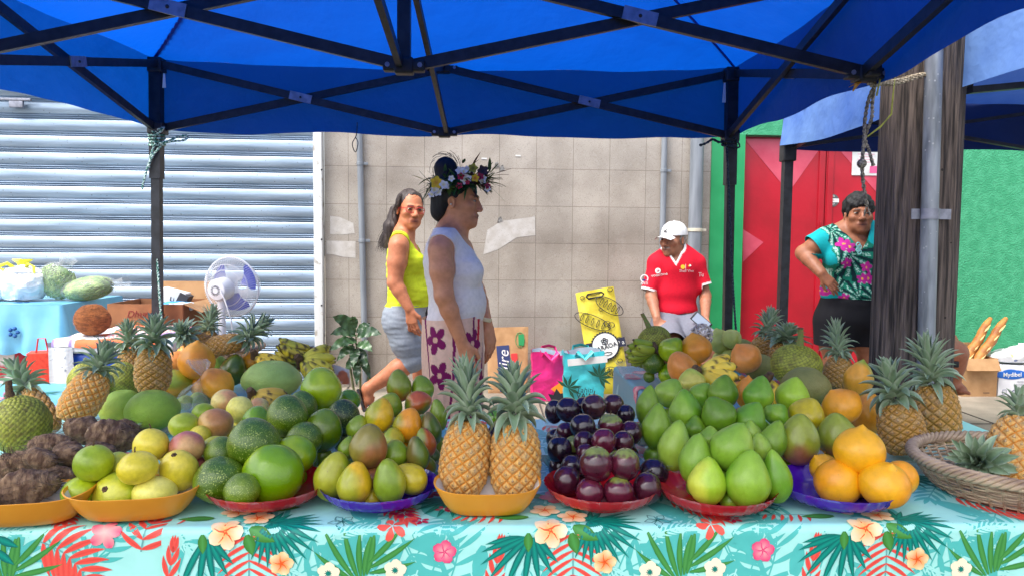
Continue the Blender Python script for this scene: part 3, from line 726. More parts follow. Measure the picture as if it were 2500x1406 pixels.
# side cloths: printed duller blue with pink flowers, hanging over the inner edge
class SideCloth(Cloth):
    def __init__(s, x0, zt, dirn, ph=0.0):
        Cloth.__init__(s, 0, zt, .006, ph); s.x0, s.dirn = x0, dirn
    def S(s, u, v, e=0.0):
        x, y, z = Cloth.S(s, u, v, e); return (s.x0 - s.dirn * (-y), u, z)
PB = lin((96, 164, 180))
def sidecloth(x0, dirn, y0, y1, depth, drop, label, ph):
    c = SideCloth(x0, ZT - .001, dirn, ph); c.base(y0, y1, -depth, drop, PB); c.lim = (y0, y1, -depth, drop)
    rr = random.Random(int(ph * 10) + 5)
    for k in range(46):
        u, v = rr.uniform(y0 + .06, y1 - .05), rr.uniform(-depth * .9, drop - .05); kd = k % 4
        if kd == 0: c.fan((u, v), rr.uniform(0, 180), rr.uniform(200, 330), 8, .08, .007, C_TEALD, lin((20, 120, 120)), .0012)
        elif kd == 1: c.flower((u, v), .045, rr.uniform(0, 72), C_PNKL, C_PNK, .0022)
        elif kd == 2: c.frond((u, v), rr.uniform(0, 360), .11, 6, .06, .007, lin((214, 110, 130)), C_PNK, .0016)
        else: c.leaflet((u, v), rr.uniform(0, 360), .1, .02, lin((150, 206, 210)), lin((150, 206, 210)), .0008)
    c.build('tablecloth', label)
sidecloth(XR0, 1, 2.45, YBK, .98, .16, 'dull blue flowered cloth hanging off the inner edge of the right back table', 1.0)
sidecloth(XL1, -1, 2.45, 3.05, 1.35, .14, 'dull blue flowered cloth on the left back table below the overripe bananas', 2.0)
# ------------------------------------------------------------------ containers
def glassy(name, c, rough=.12, tr=.65):
    return mat(name, c, rough, trans=tr, ior=1.35, spec=.6, bump=.05, bsc=30)
REDP = glassy('clear_red_plastic', lin((190, 26, 40)), tr=.12); PURP = glassy('clear_purple_plastic', lin((78, 26, 176)), tr=.12)
def plate(px, w, pyc, m, label):
    """shallow scalloped plate on a foot ring"""
    p = P(px, pyc, z=ZT + .025); r = w / 2 * ((CM.inverted() @ (p - V(0, 0, CH))).z / -F + .12 / F); p.y += r * .90
    t = thing('scalloped_plate', label, 'plate', V(p.x, p.y, ZT + .002), 0, 'scalloped plastic plates')
    n = 120; wob = lambda w_, i: .018 * abs(math.sin(w_ * 18)) * min(1, i / 4) * (1 if i < 12 else 0)
    prof = [(r * .40, .010), (r * .55, .012), (r * .68, .015), (r * .84, .020), (r * .92, .032), (r * .98, .046), (r * .995, .049), (r * .985, .0465), (r * .9, .030), (r * .80, .018), (r * .66, .0105), (r * .5, .008)]
    mb = MB(); mb.lathe([(0.0, .0102)] + prof + [(0.0, .0072)], n, wob=lambda w_, i: .022 * abs(math.sin(w_ * 17)) * (1 if 3 <= i <= 9 else 0))
    mb.build('dish', m, t, ang=50)
    mb = MB(); mb.lathe([(r * .5, .009), (r * .48, 0), (r * .46, 0), (r * .46, .008)], 60); mb.build('foot_ring', m, t)
    return p
plate(612, 288, 1249, REDP, 'clear red scalloped plate under the big round avocados')
plate(907, 284, 1249, PURP, 'clear purple scalloped plate under the heap of green and yellow mangoes')
plate(1489, 278, 1249, REDP, 'clear red scalloped plate under the dark purple star apples')
plate(1790, 284, 1258, REDP, 'clear red scalloped plate under the pale green papayas')
plate(2106, 292, 1250, PURP, 'clear purple scalloped plate under the orange yellow nippled fruit')
YELP = mat('ochre_plastic', lin((226, 154, 40)), .38, c2=lin((212, 138, 30)), sc=6, spec=.5)
TRIN = mat('pale_liner', lin((214, 208, 200)), .5, c2=lin((196, 188, 180)), sc=20)
def tray(px, py, w, label, rz=0, dep=.62, hgt=.056):
    p = P(px, py, z=ZT + .003); t_ = (CM.inverted() @ (p - V(0, 0, CH))).z / -F; r = w / 2 * t_; p.y += r * dep * .66; r *= p.y / (p.y - r * dep * .4)
    o = thing('oval_tray', label, 'tray', V(p.x, p.y, ZT + .003), rz, 'ochre plastic trays')
    def sup(a, rx, ry, z, n=3.0):
        c, s = math.cos(a), math.sin(a); return (rx * math.copysign(abs(c) ** (2 / n), c), ry * math.copysign(abs(s) ** (2 / n), s), z)
    lay = [(0.0, 0.0, 0), (.62, .62, 0), (.70, .70, .004), (.80, .80, .018), (.90, .90, .036), (.985, .985, hgt - .004), (1.0, 1.0, hgt), (.985, .985, hgt + .001), (.96, .96, hgt - .004), (.87, .87, .036), (.77, .77, .02), (.66, .66, .006), (0, 0, .005)]
    mb = MB(); n = 64
    vs = []
    for k, (a, b, z) in enumerate(lay):
        for j in range(n):
            w_ = 2 * math.pi * j / n; x, y, _ = sup(w_, r * a, r * dep * b, z); rise = .009 * abs(math.cos(w_)) ** 3 * (z / hgt) ** 2
            vs.append((x, y, z + rise))
    mb.add(vs, [(k * n + j, k * n + (j + 1) % n, (k + 1) * n + (j + 1) % n, (k + 1) * n + j) for k in range(len(lay) - 1) for j in range(n)], 0)
    mb.m = [1 if (i // n) >= 8 else 0 for i in range(len(mb.f))]
    mb.build('dish', [YELP, TRIN], o, ang=60)
    return o
tray(1190, 1260, 264, 'ochre oval tray holding the two upright pineapples in the middle', 0)
tray(306, 1273, 318, 'ochre oval tray heaped with yellow and lime passion fruit', 7, .6)
tray(40, 1286, 300, 'ochre oval tray of brown taro at the left end', 9, .6)
tray(1950, 1164, 140, 'small ochre tray under the brown blushed mango', 0, .7)
CLEAR = film('clear_box_plastic', lin((200, 205, 208)), .72)
def clearbox(px, py, w, d, h, label, rz=0):
    p = P(px, py, z=ZT + .01); o = thing('clear_plastic_box', label, 'plastic box', V(p.x, p.y, ZT + .004), rz, 'clear plastic boxes under the fruit')
    mb = MB(); k = .88
    ring = lambda s, z: [(x * w / 2 * s, y * d / 2 * s, z) for x, y in ((-1, -.8), (-.85, -1), (.85, -1), (1, -.8), (1, .8), (.85, 1), (-.85, 1), (-1, .8))]
    vs = ring(k, 0) + ring(1, h) + ring(1.05, h)
    mb.add(vs, [tuple(range(8))] + [(r * 8 + i, r * 8 + (i + 1) % 8, (r + 1) * 8 + (i + 1) % 8, (r + 1) * 8 + i) for r in (0, 1) for i in range(8)])
    mb.build('shell', CLEAR, o, smooth=False)
clearbox(2235, 1130, .30, .16, .035, 'clear plastic box under the two tall pineapples by the wooden pole')
clearbox(1030, 1130, .16, .2, .04, 'clear plastic box beside the purple plate of mangoes', 20)
clearbox(1640, 1140, .22, .3, .06, 'clear plastic box under the dark green papayas at the left of their heap', 8)
clearbox(1590, 912, .30, .16, .05, 'clear plastic box under the avocados on the right back table', 0)
clearbox(800, 1075, .20, .2, .05, 'clear plastic box under the rear avocados')
clearbox(1400, 1075, .16, .2, .05, 'clear plastic box behind the red plate of star apples')
clearbox(160, 1065, .42, .2, .05, 'clear plastic box under the breadfruit and taro at the left', 12)
clearbox(420, 1035, .22, .2, .05, 'clear plastic box beside the two green pomelos')
# ------------------------------------------------------------------ fruit
from mathutils import noise as mnoise
def mix(a, b, t): t = max(0.0, min(1.0, t)); return tuple(x + (y - x) * t for x, y in zip(a, b))
def sst(a, b, x):
    t = max(0.0, min(1.0, (x - a) / (b - a))); return t * t * (3 - 2 * t)
SKIN = {
    'passion': mat('passion_fruit_skin', (1, 1, 1, 1), .34, attr='Col', c2=(.86, .86, .8, 1), sc=9, bump=.12, bsc=26, bdist=.01, coat=.12, speck=[((.10, .07, .02, 1), 20, .045, .75), ((.95, .9, .5, 1), 46, .09, .3)]),
    'avo_speck': mat('speckled_avocado_skin', (1, 1, 1, 1), .28, attr='Col', c2=(.75, .8, .7, 1), sc=5, bump=.25, bsc=34, bdist=.012, coat=.3, speck=[((.50, .58, .12, 1), 26, .25, .6), ((.40, .50, .08, 1), 48, .22, .55)]),
    'avo': mat('smooth_avocado_skin', (1, 1, 1, 1), .25, attr='Col', c2=(.78, .82, .7, 1), sc=4, bump=.14, bsc=40, bdist=.008, coat=.3, speck=((.38, .56, .08, 1), 44, .10, .55)),
    'mango': mat('mango_skin', (1, 1, 1, 1), .33, attr='Col', c2=(.84, .82, .72, 1), sc=6, bump=.06, bsc=20, bdist=.01, coat=.15, speck=[((.05, .035, .015, 1), 15, .05, .8), ((.16, .10, .04, 1), 5, .06, .45), ((.62, .62, .28, 1), 56, .10, .35)]),
    'papaya': mat('papaya_skin', (1, 1, 1, 1), .4, attr='Col', c2=(.86, .86, .76, 1), sc=5, bump=.08, bsc=18, bdist=.012, coat=.08, speck=[((.09, .05, .02, 1), 17, .045, .8), ((.22, .17, .06, 1), 4.5, .06, .4), ((.8, .86, .5, 1), 60, .12, .3)]),
    'star': mat('star_apple_skin', (1, 1, 1, 1), .2, attr='Col', c2=(.7, .66, .72, 1), sc=5, bump=.05, bsc=24, bdist=.008, coat=.4, speck=((.55, .40, .44, 1), 42, .07, .35)),
    'pomelo': mat('pomelo_skin', (1, 1, 1, 1), .48, attr='Col', c2=(.82, .84, .74, 1), sc=5, bump=.5, bsc=44, bdist=.007, speck=((.36, .42, .12, 1), 62, .16, .35)),
    'bread': mat('breadfruit_skin', (1, 1, 1, 1), .55, attr='Col', c2=(.7, .68, .55, 1), sc=7, bump=.2, bsc=60, bdist=.006, speck=((.10, .07, .03, 1), 14, .05, .7)),
    'banana': mat('banana_skin', (1, 1, 1, 1), .42, attr='Col', c2=(.88, .84, .7, 1), sc=16, bump=.08, bsc=30, bdist=.003),
}
WOODY = mat('dry_stalk', lin((104, 78, 48)), .8, c2=lin((60, 44, 28)), sc=40, bump=.4, bsc=90)
GSTALK = mat('green_stalk', lin((104, 128, 52)), .6, c2=lin((130, 110, 66)), sc=14, bump=.3, bsc=60)
G = lambda r, g, b: lin((r, g, b))[:3]
GB = 1.22
# palettes: base, second colour, where the second lies
PAL = {
    'lime': (G(150, 168, 22), G(120, 144, 14)), 'yellow': (G(216, 196, 62), G(196, 180, 40)), 'pale': (G(222, 208, 104), G(206, 196, 80)), 'pink': (G(176, 98, 86), G(196, 150, 96)),
    'brown': (G(172, 118, 66), G(188, 150, 76)), 'peach': (G(204, 146, 92), G(206, 184, 106)), 'ylime': (G(186, 184, 46), G(150, 166, 32)),
    'dgreen': (G(66, 94, 2), G(94, 116, 6)), 'mgreen': (G(104, 142, 2), G(144, 166, 14)), 'bgreen': (G(114, 148, 4), G(154, 172, 22)), 'ddgreen': (G(40, 58, 4), G(60, 80, 8)),
    'mg_green': (G(112, 136, 26), G(150, 152, 34)), 'mg_yel': (G(176, 158, 22), G(136, 148, 28)), 'mg_gold': (G(204, 162, 22), G(150, 152, 34)), 'mg_org': (G(216, 140, 24), G(128, 134, 32)), 'mg_red': (G(112, 126, 30), G(170, 84, 36)),
    'mg_brown': (G(118, 108, 40), G(140, 86, 50)), 'mg_dark': (G(76, 98, 26), G(104, 92, 34)), 'mg_duo': (G(128, 138, 36), G(134, 84, 60)),
    'pp_green': (G(96, 142, 26), G(124, 160, 40)), 'pp_light': (G(116, 152, 40), G(140, 168, 54)), 'pp_dark': (G(88, 124, 16), G(112, 144, 30)), 'pp_lime': (G(146, 178, 40), G(182, 190, 60)), 'pp_yel': (G(170, 178, 66), G(190, 180, 80)),
    'pp_org': (G(226, 146, 26), G(206, 130, 30)), 'pp_duo': (G(214, 150, 40), G(126, 144, 40)), 'pp_peach': (G(226, 140, 62), G(210, 130, 50)), 'pp_pale': (G(176, 178, 92), G(158, 166, 80)),
    'abiu': (G(230, 156, 12), G(222, 142, 10)),
    'purple': (G(62, 20, 36), G(44, 13, 28)), 'wine': (G(84, 24, 42), G(64, 18, 34)), 'black': (G(38, 20, 34), G(26, 14, 26)), 'pbrown': (G(72, 40, 40), G(50, 26, 32)),
    'pom': (G(132, 164, 46), G(164, 182, 66)), 'pomgrey': (G(146, 172, 84), G(162, 178, 96)), 'pomyel': (G(136, 136, 56), G(120, 118, 50)), 'pombrown': (G(118, 118, 58), G(134, 128, 70)),
}
def shape(kind, t, w, rr):
    """unit fruit: t 0 bottom..1 top -> (radius, z)"""
    ph = math.pi * t; z = -.5 * math.cos(ph); r = .5 * math.sin(ph) if t not in (0, 1) else 0
    h = z + .5
    if kind == 'passion': r *= 1.0
    elif kind == 'avo': r *= 1 - .10 * sst(.5, 1, h)
    elif kind == 'avopear': r *= 1 - .34 * sst(.45, .95, h)
    elif kind == 'mango': r *= 1 - .24 * sst(.35, 1, h) + .03 * math.sin(ph)
    elif kind == 'pear': r *= 1.02 - .33 * sst(.40, 1.02, h) + .05 * math.exp(-((h - .97) / .03) ** 2); z += .022 * math.exp(-(r / .06) ** 2) * (h > .5)
    elif kind == 'papaya': r *= 1 - .16 * sst(.5, 1, h); z += .06 * math.exp(-(r / .07) ** 2) * (h > .5)
    elif kind == 'nipple': z += .085 * math.exp(-(r / .075) ** 2) * (h > .5); r *= 1 - .05 * sst(.6, 1, h)
    elif kind == 'pomelo': z -= .07 * math.exp(-(r / .12) ** 2) * (h > .5); r *= 1 - .07 * sst(.5, 1, h)
    elif kind == 'star': z -= .03 * math.exp(-(r / .08) ** 2) * (h > .5)
    return r, z
def fruit_mesh(name, kind, skin, pal, seed, parent=None, n=40, m=28, blush=None, cap=None, lumps=.02, ribs=0, bend=0.0):
    rr = random.Random(seed); off = Vector((rr.uniform(0, 90), rr.uniform(0, 90), rr.uniform(0, 90)))
    vs, cs = [], []; c1, c2 = [tuple(min(.85, q * GB) for q in c) for c in PAL[pal]]
    bd = Vector((rr.uniform(-1, 1), rr.uniform(-1, .4), rr.uniform(-.6, .6))).normalized() if blush is None else Vector(blush).normalized()
    capc = G(136, 150, 64)
    for j in range(m + 1):
        r, z = shape(kind, j / m, 0, rr)
        for i in range(n):
            w = 2 * math.pi * i / n; d = Vector((math.cos(w) * r, math.sin(w) * r, z))
            k = 1 + lumps * mnoise.noise(d * 2.6 + off) * 2 + lumps * .6 * mnoise.noise(d * 6 + off)
            if ribs: k += ribs * (abs(math.sin(w * 2.5)) - .5) * (math.sin(math.pi * j / m))
            p = d * k; p.x += bend * (p.z * p.z - .1); vs.append(p)
            s = p.normalized().dot(bd) + .7 * mnoise.noise(d * 2.2 + off)
            c = mix(c1, c2, sst(-.1, .7, s))
            if cap is not None:
                e = sst(cap, cap + .10, p.z + .09 * mnoise.noise(d * 9 + off)); c = mix(c, capc, e * .9)
            cs.append(c)
    fs = [(j * n + i, j * n + (i + 1) % n, (j + 1) * n + (i + 1) % n, (j + 1) * n + i) for j in range(m) for i in range(n)]
    o = mesh_obj(name, vs, fs, SKIN[skin], parent, ang=180); colattr(o, cs); return o
FR = []   # placed fruit, for the settling pass
def depth_of(p): return -(CM.inverted() @ (p - V(0, 0, CH))).z
def solve(px, py, hh, base):
    """where the ray of a pixel meets a fruit whose half height is hh pixels and whose underside is at height base"""
    d = CM @ Vector(((px - CX) / F, -(py - CY) / F, -1.0))      # per unit forward depth
    t = (CH - base) / (hh / F - d.z); return V(0, 0, CH) + d * t, t
KIND = {'passion': ('passion_fruit', 'passion fruit', 'passion'), 'avo': ('avocado', 'avocado', 'avo'), 'avopear': ('avocado', 'avocado', 'avo'), 'mango': ('mango', 'mango', 'mango'), 'pear': ('green_papaya', 'green papaya', 'papaya'),
        'papaya': ('papaya', 'papaya', 'papaya'), 'nipple': ('yellow_fruit', 'fruit', 'papaya'), 'star': ('star_apple', 'star apple', 'star'), 'pomelo': ('pomelo', 'pomelo', 'pomelo')}
SEED = [100]
def fruit(kind, px, py, w, h, hb, pal, label, roll=0, pitch=0, grp=None, skin=None, stem=0, cap=None, blush=None, ribs=0, lumps=.02, bend=0.0, lean=None):
    SEED[0] += 1; sd = SEED[0]; rr = random.Random(sd)
    nm, cat, sk = KIND[kind]; w, h = w * 1.05, h * 1.04
    cr, sr = abs(math.cos(R(roll))), abs(math.sin(R(roll))); hh = (h * cr + w * sr) / 2 if abs(roll) > 30 else h / 2
    hb = hb * .5 if hb < .04 else hb if hb < .06 else .06 + (hb - .06) * .5
    p, t = solve(px, py, hh, ZT + hb); ww, hm = w * t / F, h * t / F
    o = fruit_mesh(nm, kind, skin or sk, pal, sd, cap=cap, blush=blush, ribs=ribs, lumps=lumps, bend=bend)
    dp = (ww if kind not in ('mango',) else ww * .88)
    o.scale = (ww, dp, hm / max(.6, math.cos(R(pitch))) if abs(pitch) < 50 else hm)
    o.location = p; o.rotation_euler = (RY(roll) @ RX(pitch) @ RZ(rr.uniform(0, 360) if blush is None else rr.uniform(-8, 8))).to_euler()
    tag(o, label, cat, grp)
    if stem:
        mb = MB(); L = {1: .07, 2: .16, 3: .3}[stem]
        top = .5 - (.03 if kind == 'star' else 0) - (.07 if kind == 'pomelo' else 0)
        mb.tube([(0, 0, top - .03), (.01, 0, top + L * .5), (.03 * rr.uniform(-1, 1), .03, top + L)], [.03, .02, .018], 6)
        if stem == 1: mb.lathe([(0, top + .012), (.07, top + .012), (.08, top - .005)], 6)
        mb.build('stalk', WOODY, o)
    FR.append((o, max(ww, dp) / 2, min(hm, ww) / 2)); o['_hz'] = hh * t / F
    return o
def many(kind, rows, grp, **kw):
    for r in rows:
        d = dict(kw); d.update(r[7] if len(r) > 7 else {}); fruit(kind, *r[:7], grp=grp, **d)
# --- passion fruit on the ochre tray and behind it
many('passion', [
    (198, 1201, 85, 74, .022, 'lime', 'lime green passion fruit at the front left end of the ochre tray'),
    (280, 1203, 101, 74, .022, 'ylime', 'yellow green passion fruit with a black stalk, front middle of the ochre tray', dict(stem=1, pitch=55, roll=-20)),
    (378, 1202, 97, 76, .022, 'pale', 'pale yellow passion fruit at the front right of the ochre tray'),
    (229, 1129, 88, 84, .075, 'lime', 'lime passion fruit with a tall dry stalk stacked on the left of the tray', dict(stem=2)),
    (336, 1141, 91, 76, .075, 'yellow', 'yellow oval passion fruit with brown spots lying on top in the middle of the tray', dict(roll=-8, stem=2)),
    (437, 1147, 86, 89, .045, 'yellow', 'yellow passion fruit with a dark star scar at the right end of the tray', dict(stem=1, pitch=30)),
    (368, 1086, 79, 78, .10, 'yellow', 'yellow passion fruit with a straw coloured stalk, topmost behind the tray', dict(stem=2)),
    (457, 1090, 79, 74, .085, 'pink', 'dusty pink passion fruit among the yellow ones'),
    (450, 1038, 70, 60, .09, 'ylime', 'freckled yellow passion fruit left of the brown orange one'),
    (526, 1034, 80, 72, .09, 'brown', 'brown orange passion fruit with purple tinge behind the dusty pink one'),
    (497, 1007, 52, 46, .09, 'lime', 'small lime passion fruit between the freckled one and the tied bag'),
    (549, 980, 62, 58, .10, 'peach', 'peach pink passion fruit in front of the orange papaya'),
    (585, 999, 61, 64, .10, 'pale', 'pale yellow passion fruit next to the small ripe bananas'),
    (525, 1094, 60, 58, .06, 'ylime', 'yellow green passion fruit between the dusty pink one and the speckled avocado'),
    (288, 1140, 66, 72, .06, 'ylime', 'yellow passion fruit half hidden behind the spotted oval one'),
    (252, 1172, 56, 52, .035, 'yellow', 'yellow passion fruit wedged under the lime one with the tall stalk'),
    (386, 1160, 52, 52, .035, 'yellow', 'yellow passion fruit wedged between the oval and the scarred one'),
    (500, 1124, 48, 46, .035, 'ylime', 'small yellow green passion fruit at the left shoulder of the front avocado'),
    (488, 1062, 50, 46, .065, 'yellow', 'bright yellow passion fruit peeping out above the dusty pink one'),
    (412, 1104, 50, 52, .055, 'yellow', 'yellow passion fruit peeping out left of the dusty pink one'),
    (632, 992, 46, 42, .06, 'peach', 'beige passion fruit under the small ripe bananas'),
    (565, 1062, 50, 48, .05, 'yellow', 'yellow passion fruit behind the speckled avocado, right of the brown one'),
], 'passion fruit heaped on and behind the ochre tray')
# --- avocados
many('avo', [
    (536, 1171, 123, 110, .03, 'dgreen', 'heavily speckled dark avocado at the front left of the red plate', dict(skin='avo_speck', lumps=.05, roll=-6)),
    (590, 1196, 84, 80, .025, 'dgreen', 'lower bulge speckled avocado between the two front avocados on the red plate', dict(skin='avo_speck')),
    (667, 1157, 142, 138, .03, 'mgreen', 'big smooth green avocado at the front of the red plate', dict(pitch=20)),
    (619, 1080, 119, 120, .115, 'dgreen', 'round speckled avocado stacked on the two front ones', dict(skin='avo_speck')),
    (719, 1109, 101, 94, .075, 'mgreen', 'smooth avocado behind the right of the big smooth front one'),
    (743, 1071, 84, 82, .10, 'dgreen', 'speckled avocado wedged in the middle right of the avocado heap', dict(skin='avo_speck')),
    (789, 1050, 89, 107, .06, 'dgreen', 'tall dark smooth avocado at the right side of the heap', dict(roll=18)),
    (702, 1014, 95, 100, .13, 'dgreen', 'round speckled avocado high in the middle of the heap', dict(skin='avo_speck')),
    (784, 947, 95, 100, .15, 'bgreen', 'bright glossy green avocado at the very top of the heap'),
    (837, 1016, 79, 84, .07, 'ddgreen', 'very dark speckled avocado at the right rear of the heap', dict(skin='avo_speck')),
    (852, 976, 56, 52, .10, 'mgreen', 'green avocado half hidden behind the very dark speckled one'),
    (541, 1104, 80, 76, .055, 'dgreen', 'speckled avocado at the left, beside the yellow green passion fruit', dict(skin='avo_speck')),
    (628, 1022, 66, 62, .10, 'mgreen', 'smooth green avocado half hidden left of the high speckled one'),
    (738, 992, 70, 76, .12, 'dgreen', 'speckled avocado squeezed behind the topmost bright one', dict(skin='avo_speck')),
], 'avocados heaped on and behind the red plate')
# --- mangoes
many('mango', [
    (815, 1162, 92, 118, .03, 'mg_green', 'green mango leaning at the front left of the purple plate', dict(roll=12)),
    (866, 1179, 89, 106, .03, 'mg_gold', 'yellow mango with an orange foot at the front of the purple plate', dict(roll=8)),
    (950, 1175, 76, 112, .03, 'mg_green', 'long olive green mango standing at the front right of the purple plate', dict(roll=-4)),
    (1003, 1166, 78, 86, .035, 'mg_yel', 'yellow mango lying at the right end of the purple plate', dict(roll=-52)),
    (900, 1088, 88, 108, .10, 'mg_brown', 'big brown and green mango balanced in the middle of the heap', dict(roll=6)),
    (965, 1106, 66, 66, .075, 'mg_green', 'round green mango behind the long olive one'),
    (1019, 1107, 57, 84, .06, 'mg_dark', 'dark glossy green mango at the right of the heap', dict(roll=-10)),
    (996, 1036, 70, 84, .12, 'mg_org', 'orange mango with a green edge, brightest in the heap', dict(roll=14)),
    (927, 1012, 72, 84, .14, 'mg_gold', 'golden yellow mango left of the orange one', dict(roll=16)),
    (974, 940, 58, 77, .19, 'mg_red', 'topmost left mango, green with a rusty foot', dict(roll=-4, blush=(0, 0, -1))),
    (1031, 947, 55, 64, .18, 'mg_green', 'topmost right mango, glossy dark green', dict(roll=-16)),
    (1019, 982, 70, 58, .16, 'mg_red', 'green mango blushed red, under the topmost pair', dict(roll=-30)),
    (952, 988, 62, 62, .15, 'mg_green', 'green mango behind the golden one', dict(roll=20)),
    (1070, 1012, 46, 76, .10, 'mg_green', 'slim green mango at the far right edge of the heap', dict(roll=-8)),
    (1052, 1046, 54, 82, .09, 'mg_dark', 'dark green mango right of the orange one', dict(roll=-12)),
    (1038, 1079, 50, 72, .075, 'mg_red', 'orange and green mango above the dark glossy one', dict(roll=-12)),
    (874, 1044, 54, 64, .10, 'mg_green', 'green mango peeping out left of the golden one', dict(roll=14)),
    (849, 1092, 48, 56, .075, 'mg_green', 'green mango peeping out above the front left one', dict(roll=14)),
    (960, 1070, 54, 52, .09, 'mg_yel', 'yellow green mango under the orange one'),
    (906, 1214, 46, 44, .022, 'mg_yel', 'mango at the bottom of the purple plate between the two front ones'),
], 'mangoes heaped on and behind the purple plate')
# --- star apples
CAPS = dict(cap=.30, stem=1)
many('star', [
    (1384, 1172, 64, 70, .03, 'purple', 'star apple at the left front of its red plate'),
    (1440, 1201, 67, 70, .028, 'wine', 'wine red star apple at the front left of centre on the red plate'),
    (1510, 1200, 72, 74, .028, 'wine', 'star apple with a green cap at the front of the red plate', dict(cap=.36, stem=1)),
    (1580, 1191, 67, 76, .028, 'purple', 'dull dark star apple with a scar at the front right of the red plate'),
    (1597, 1152, 68, 68, .035, 'black', 'almost black glossy star apple at the right rim of the red plate'),
    (1455, 1131, 77, 82, .08, 'wine', 'green capped star apple on top of the plate heap, left one', dict(cap=.28, stem=1)),
    (1526, 1133, 68, 78, .08, 'wine', 'green capped star apple on top of the plate heap, right one', dict(cap=.28, stem=1)),
    (1396, 1138, 52, 54, .05, 'black', 'dark star apple behind the left front one'),
    (1366, 1097, 58, 64, .055, 'black', 'dark star apple with a brown stalk sitting alone at the left of the heap', dict(stem=1)),
    (1426, 1079, 50, 56, .09, 'purple', 'dark star apple behind the left green capped one'),
    (1474, 1076, 58, 62, .115, 'wine', 'plum red star apple in the centre of the heap'),
    (1521, 1078, 50, 54, .10, 'purple', 'dark star apple right of the plum red centre one'),
    (1540, 1056, 54, 57, .09, 'purple', 'dark star apple at the right end of the middle row'),
    (1423, 1040, 60, 60, .13, 'black', 'glossy black star apple left of the rear green capped one'),
    (1490, 1036, 58, 54, .13, 'wine', 'rear star apple with a green cap and stalk', dict(cap=.15, stem=2)),
    (1386, 999, 58, 58, .14, 'black', 'glossy black star apple at the rear left of the heap'),
    (1353, 1004, 44, 58, .11, 'black', 'dark star apple at the far left rear edge of the heap'),
    (1450, 992, 58, 60, .15, 'pbrown', 'brownish star apple with a stalk at the top of the heap', dict(stem=2)),
    (1497, 987, 50, 50, .15, 'pbrown', 'brown purple star apple at the rear right of the heap'),
    (1528, 1012, 42, 50, .12, 'black', 'dark star apple at the far right rear edge of the heap'),
    (1381, 1052, 44, 42, .09, 'purple', 'small dark star apple above the lone stalked one'),
    (1429, 1104, 44, 44, .08, 'purple', 'small purple star apple under the plum red centre one'),
    (1399, 1086, 40, 46, .07, 'purple', 'greenish star apple wedged right of the lone stalked one', dict(cap=-.3)),
    (1424, 992, 42, 46, .13, 'black', 'dark star apple between the black rear one and the brownish top one'),
    (1205, 1075, 46, 70, .05, 'black', 'dark star apple seen between the two upright pineapples'),
    (1206, 1020, 40, 40, .09, 'pp_green', 'green star apple seen between the two pineapple crowns'),
], 'star apples heaped on and behind their red plate')
# --- pale green papayas
many('pear', [
    (1826, 1169, 106, 138, .03, 'pp_green', 'largest green papaya, standing at the front of the red plate', dict(roll=7)),
    (1893, 1164, 74, 126, .03, 'pp_green', 'slender green papaya leaning at the right end of the red plate', dict(roll=-9, bend=.1)),
    (1727, 1173, 89, 114, .03, 'pp_lime', 'green papaya with a yellow foot at the front left of the red plate', dict(roll=2)),
    (1789, 1088, 100, 118, .105, 'pp_light', 'big pale green papaya tilted on top of the front row', dict(roll=24)),
    (1699, 1120, 80, 120, .055, 'pp_light', 'long pale green papaya behind the yellow footed one', dict(roll=6)),
    (1647, 1088, 75, 124, .04, 'pp_light', 'long speckled green papaya at the left of the heap', dict(roll=10)),
    (1603, 1041, 70, 108, .06, 'pp_dark', 'dark green papaya at the left edge of the heap', dict(roll=4)),
    (1582, 990, 56, 96, .08, 'pp_dark', 'dark green papaya half hidden at the far left edge of the heap', dict(roll=6)),
    (1673, 1001, 77, 98, .13, 'pp_green', 'green papaya with its blossom end up, left of centre', dict(roll=-4)),
    (1753, 1010, 82, 88, .14, 'pp_dark', 'rounded dark green papaya in the centre of the heap', dict(roll=-28)),
    (1636, 958, 70, 70, .15, 'pp_light', 'pale green papaya at the upper left of the heap', dict(roll=24)),
    (1713, 963, 60, 62, .16, 'pp_green', 'green papaya behind the rounded dark one', dict(roll=30)),
    (1688, 927, 64, 56, .19, 'pp_yel', 'yellowish papaya at the back of the heap beneath the orange ones', dict(roll=-10)),
    (1766, 956, 70, 80, .16, 'pp_dark', 'deep green papaya under the yellow bananas', dict(roll=6)),
    (1831, 1023, 76, 88, .11, 'pp_green', 'green papaya with its neck turned right, right of centre', dict(roll=26)),
    (1852, 961, 70, 86, .17, 'pp_green', 'upright green papaya at the top right of the heap', dict(roll=10)),
    (1935, 963, 77, 84, .16, 'pp_lime', 'yellow green papaya at the top right in front of the big pomelo', dict(roll=12)),
    (1897, 1011, 60, 54, .12, 'pp_green', 'green papaya below the yellow green one', dict(roll=40)),
    (1887, 1076, 66, 100, .06, 'pp_dark', 'green papaya behind the brown blushed mango', dict(roll=16)),
    (1733, 1066, 52, 52, .10, 'pp_light', 'small pale papaya glimpsed under the rounded dark one'),
    (1856, 1090, 50, 66, .10, 'pp_light', 'pale papaya neck poking out right of the big tilted one', dict(roll=-10)),
    (1835, 1056, 46, 62, .11, 'pp_light', 'slim pale papaya behind the big tilted one', dict(roll=-12)),
    (1783, 1216, 52, 52, .022, 'pp_dark', 'papaya at the bottom of the red plate between the two front ones'),
    (1697, 1042, 50, 56, .10, 'pp_dark', 'shaded papaya glimpsed left of the rounded dark one'),
], 'green papayas heaped on and behind the red plate')
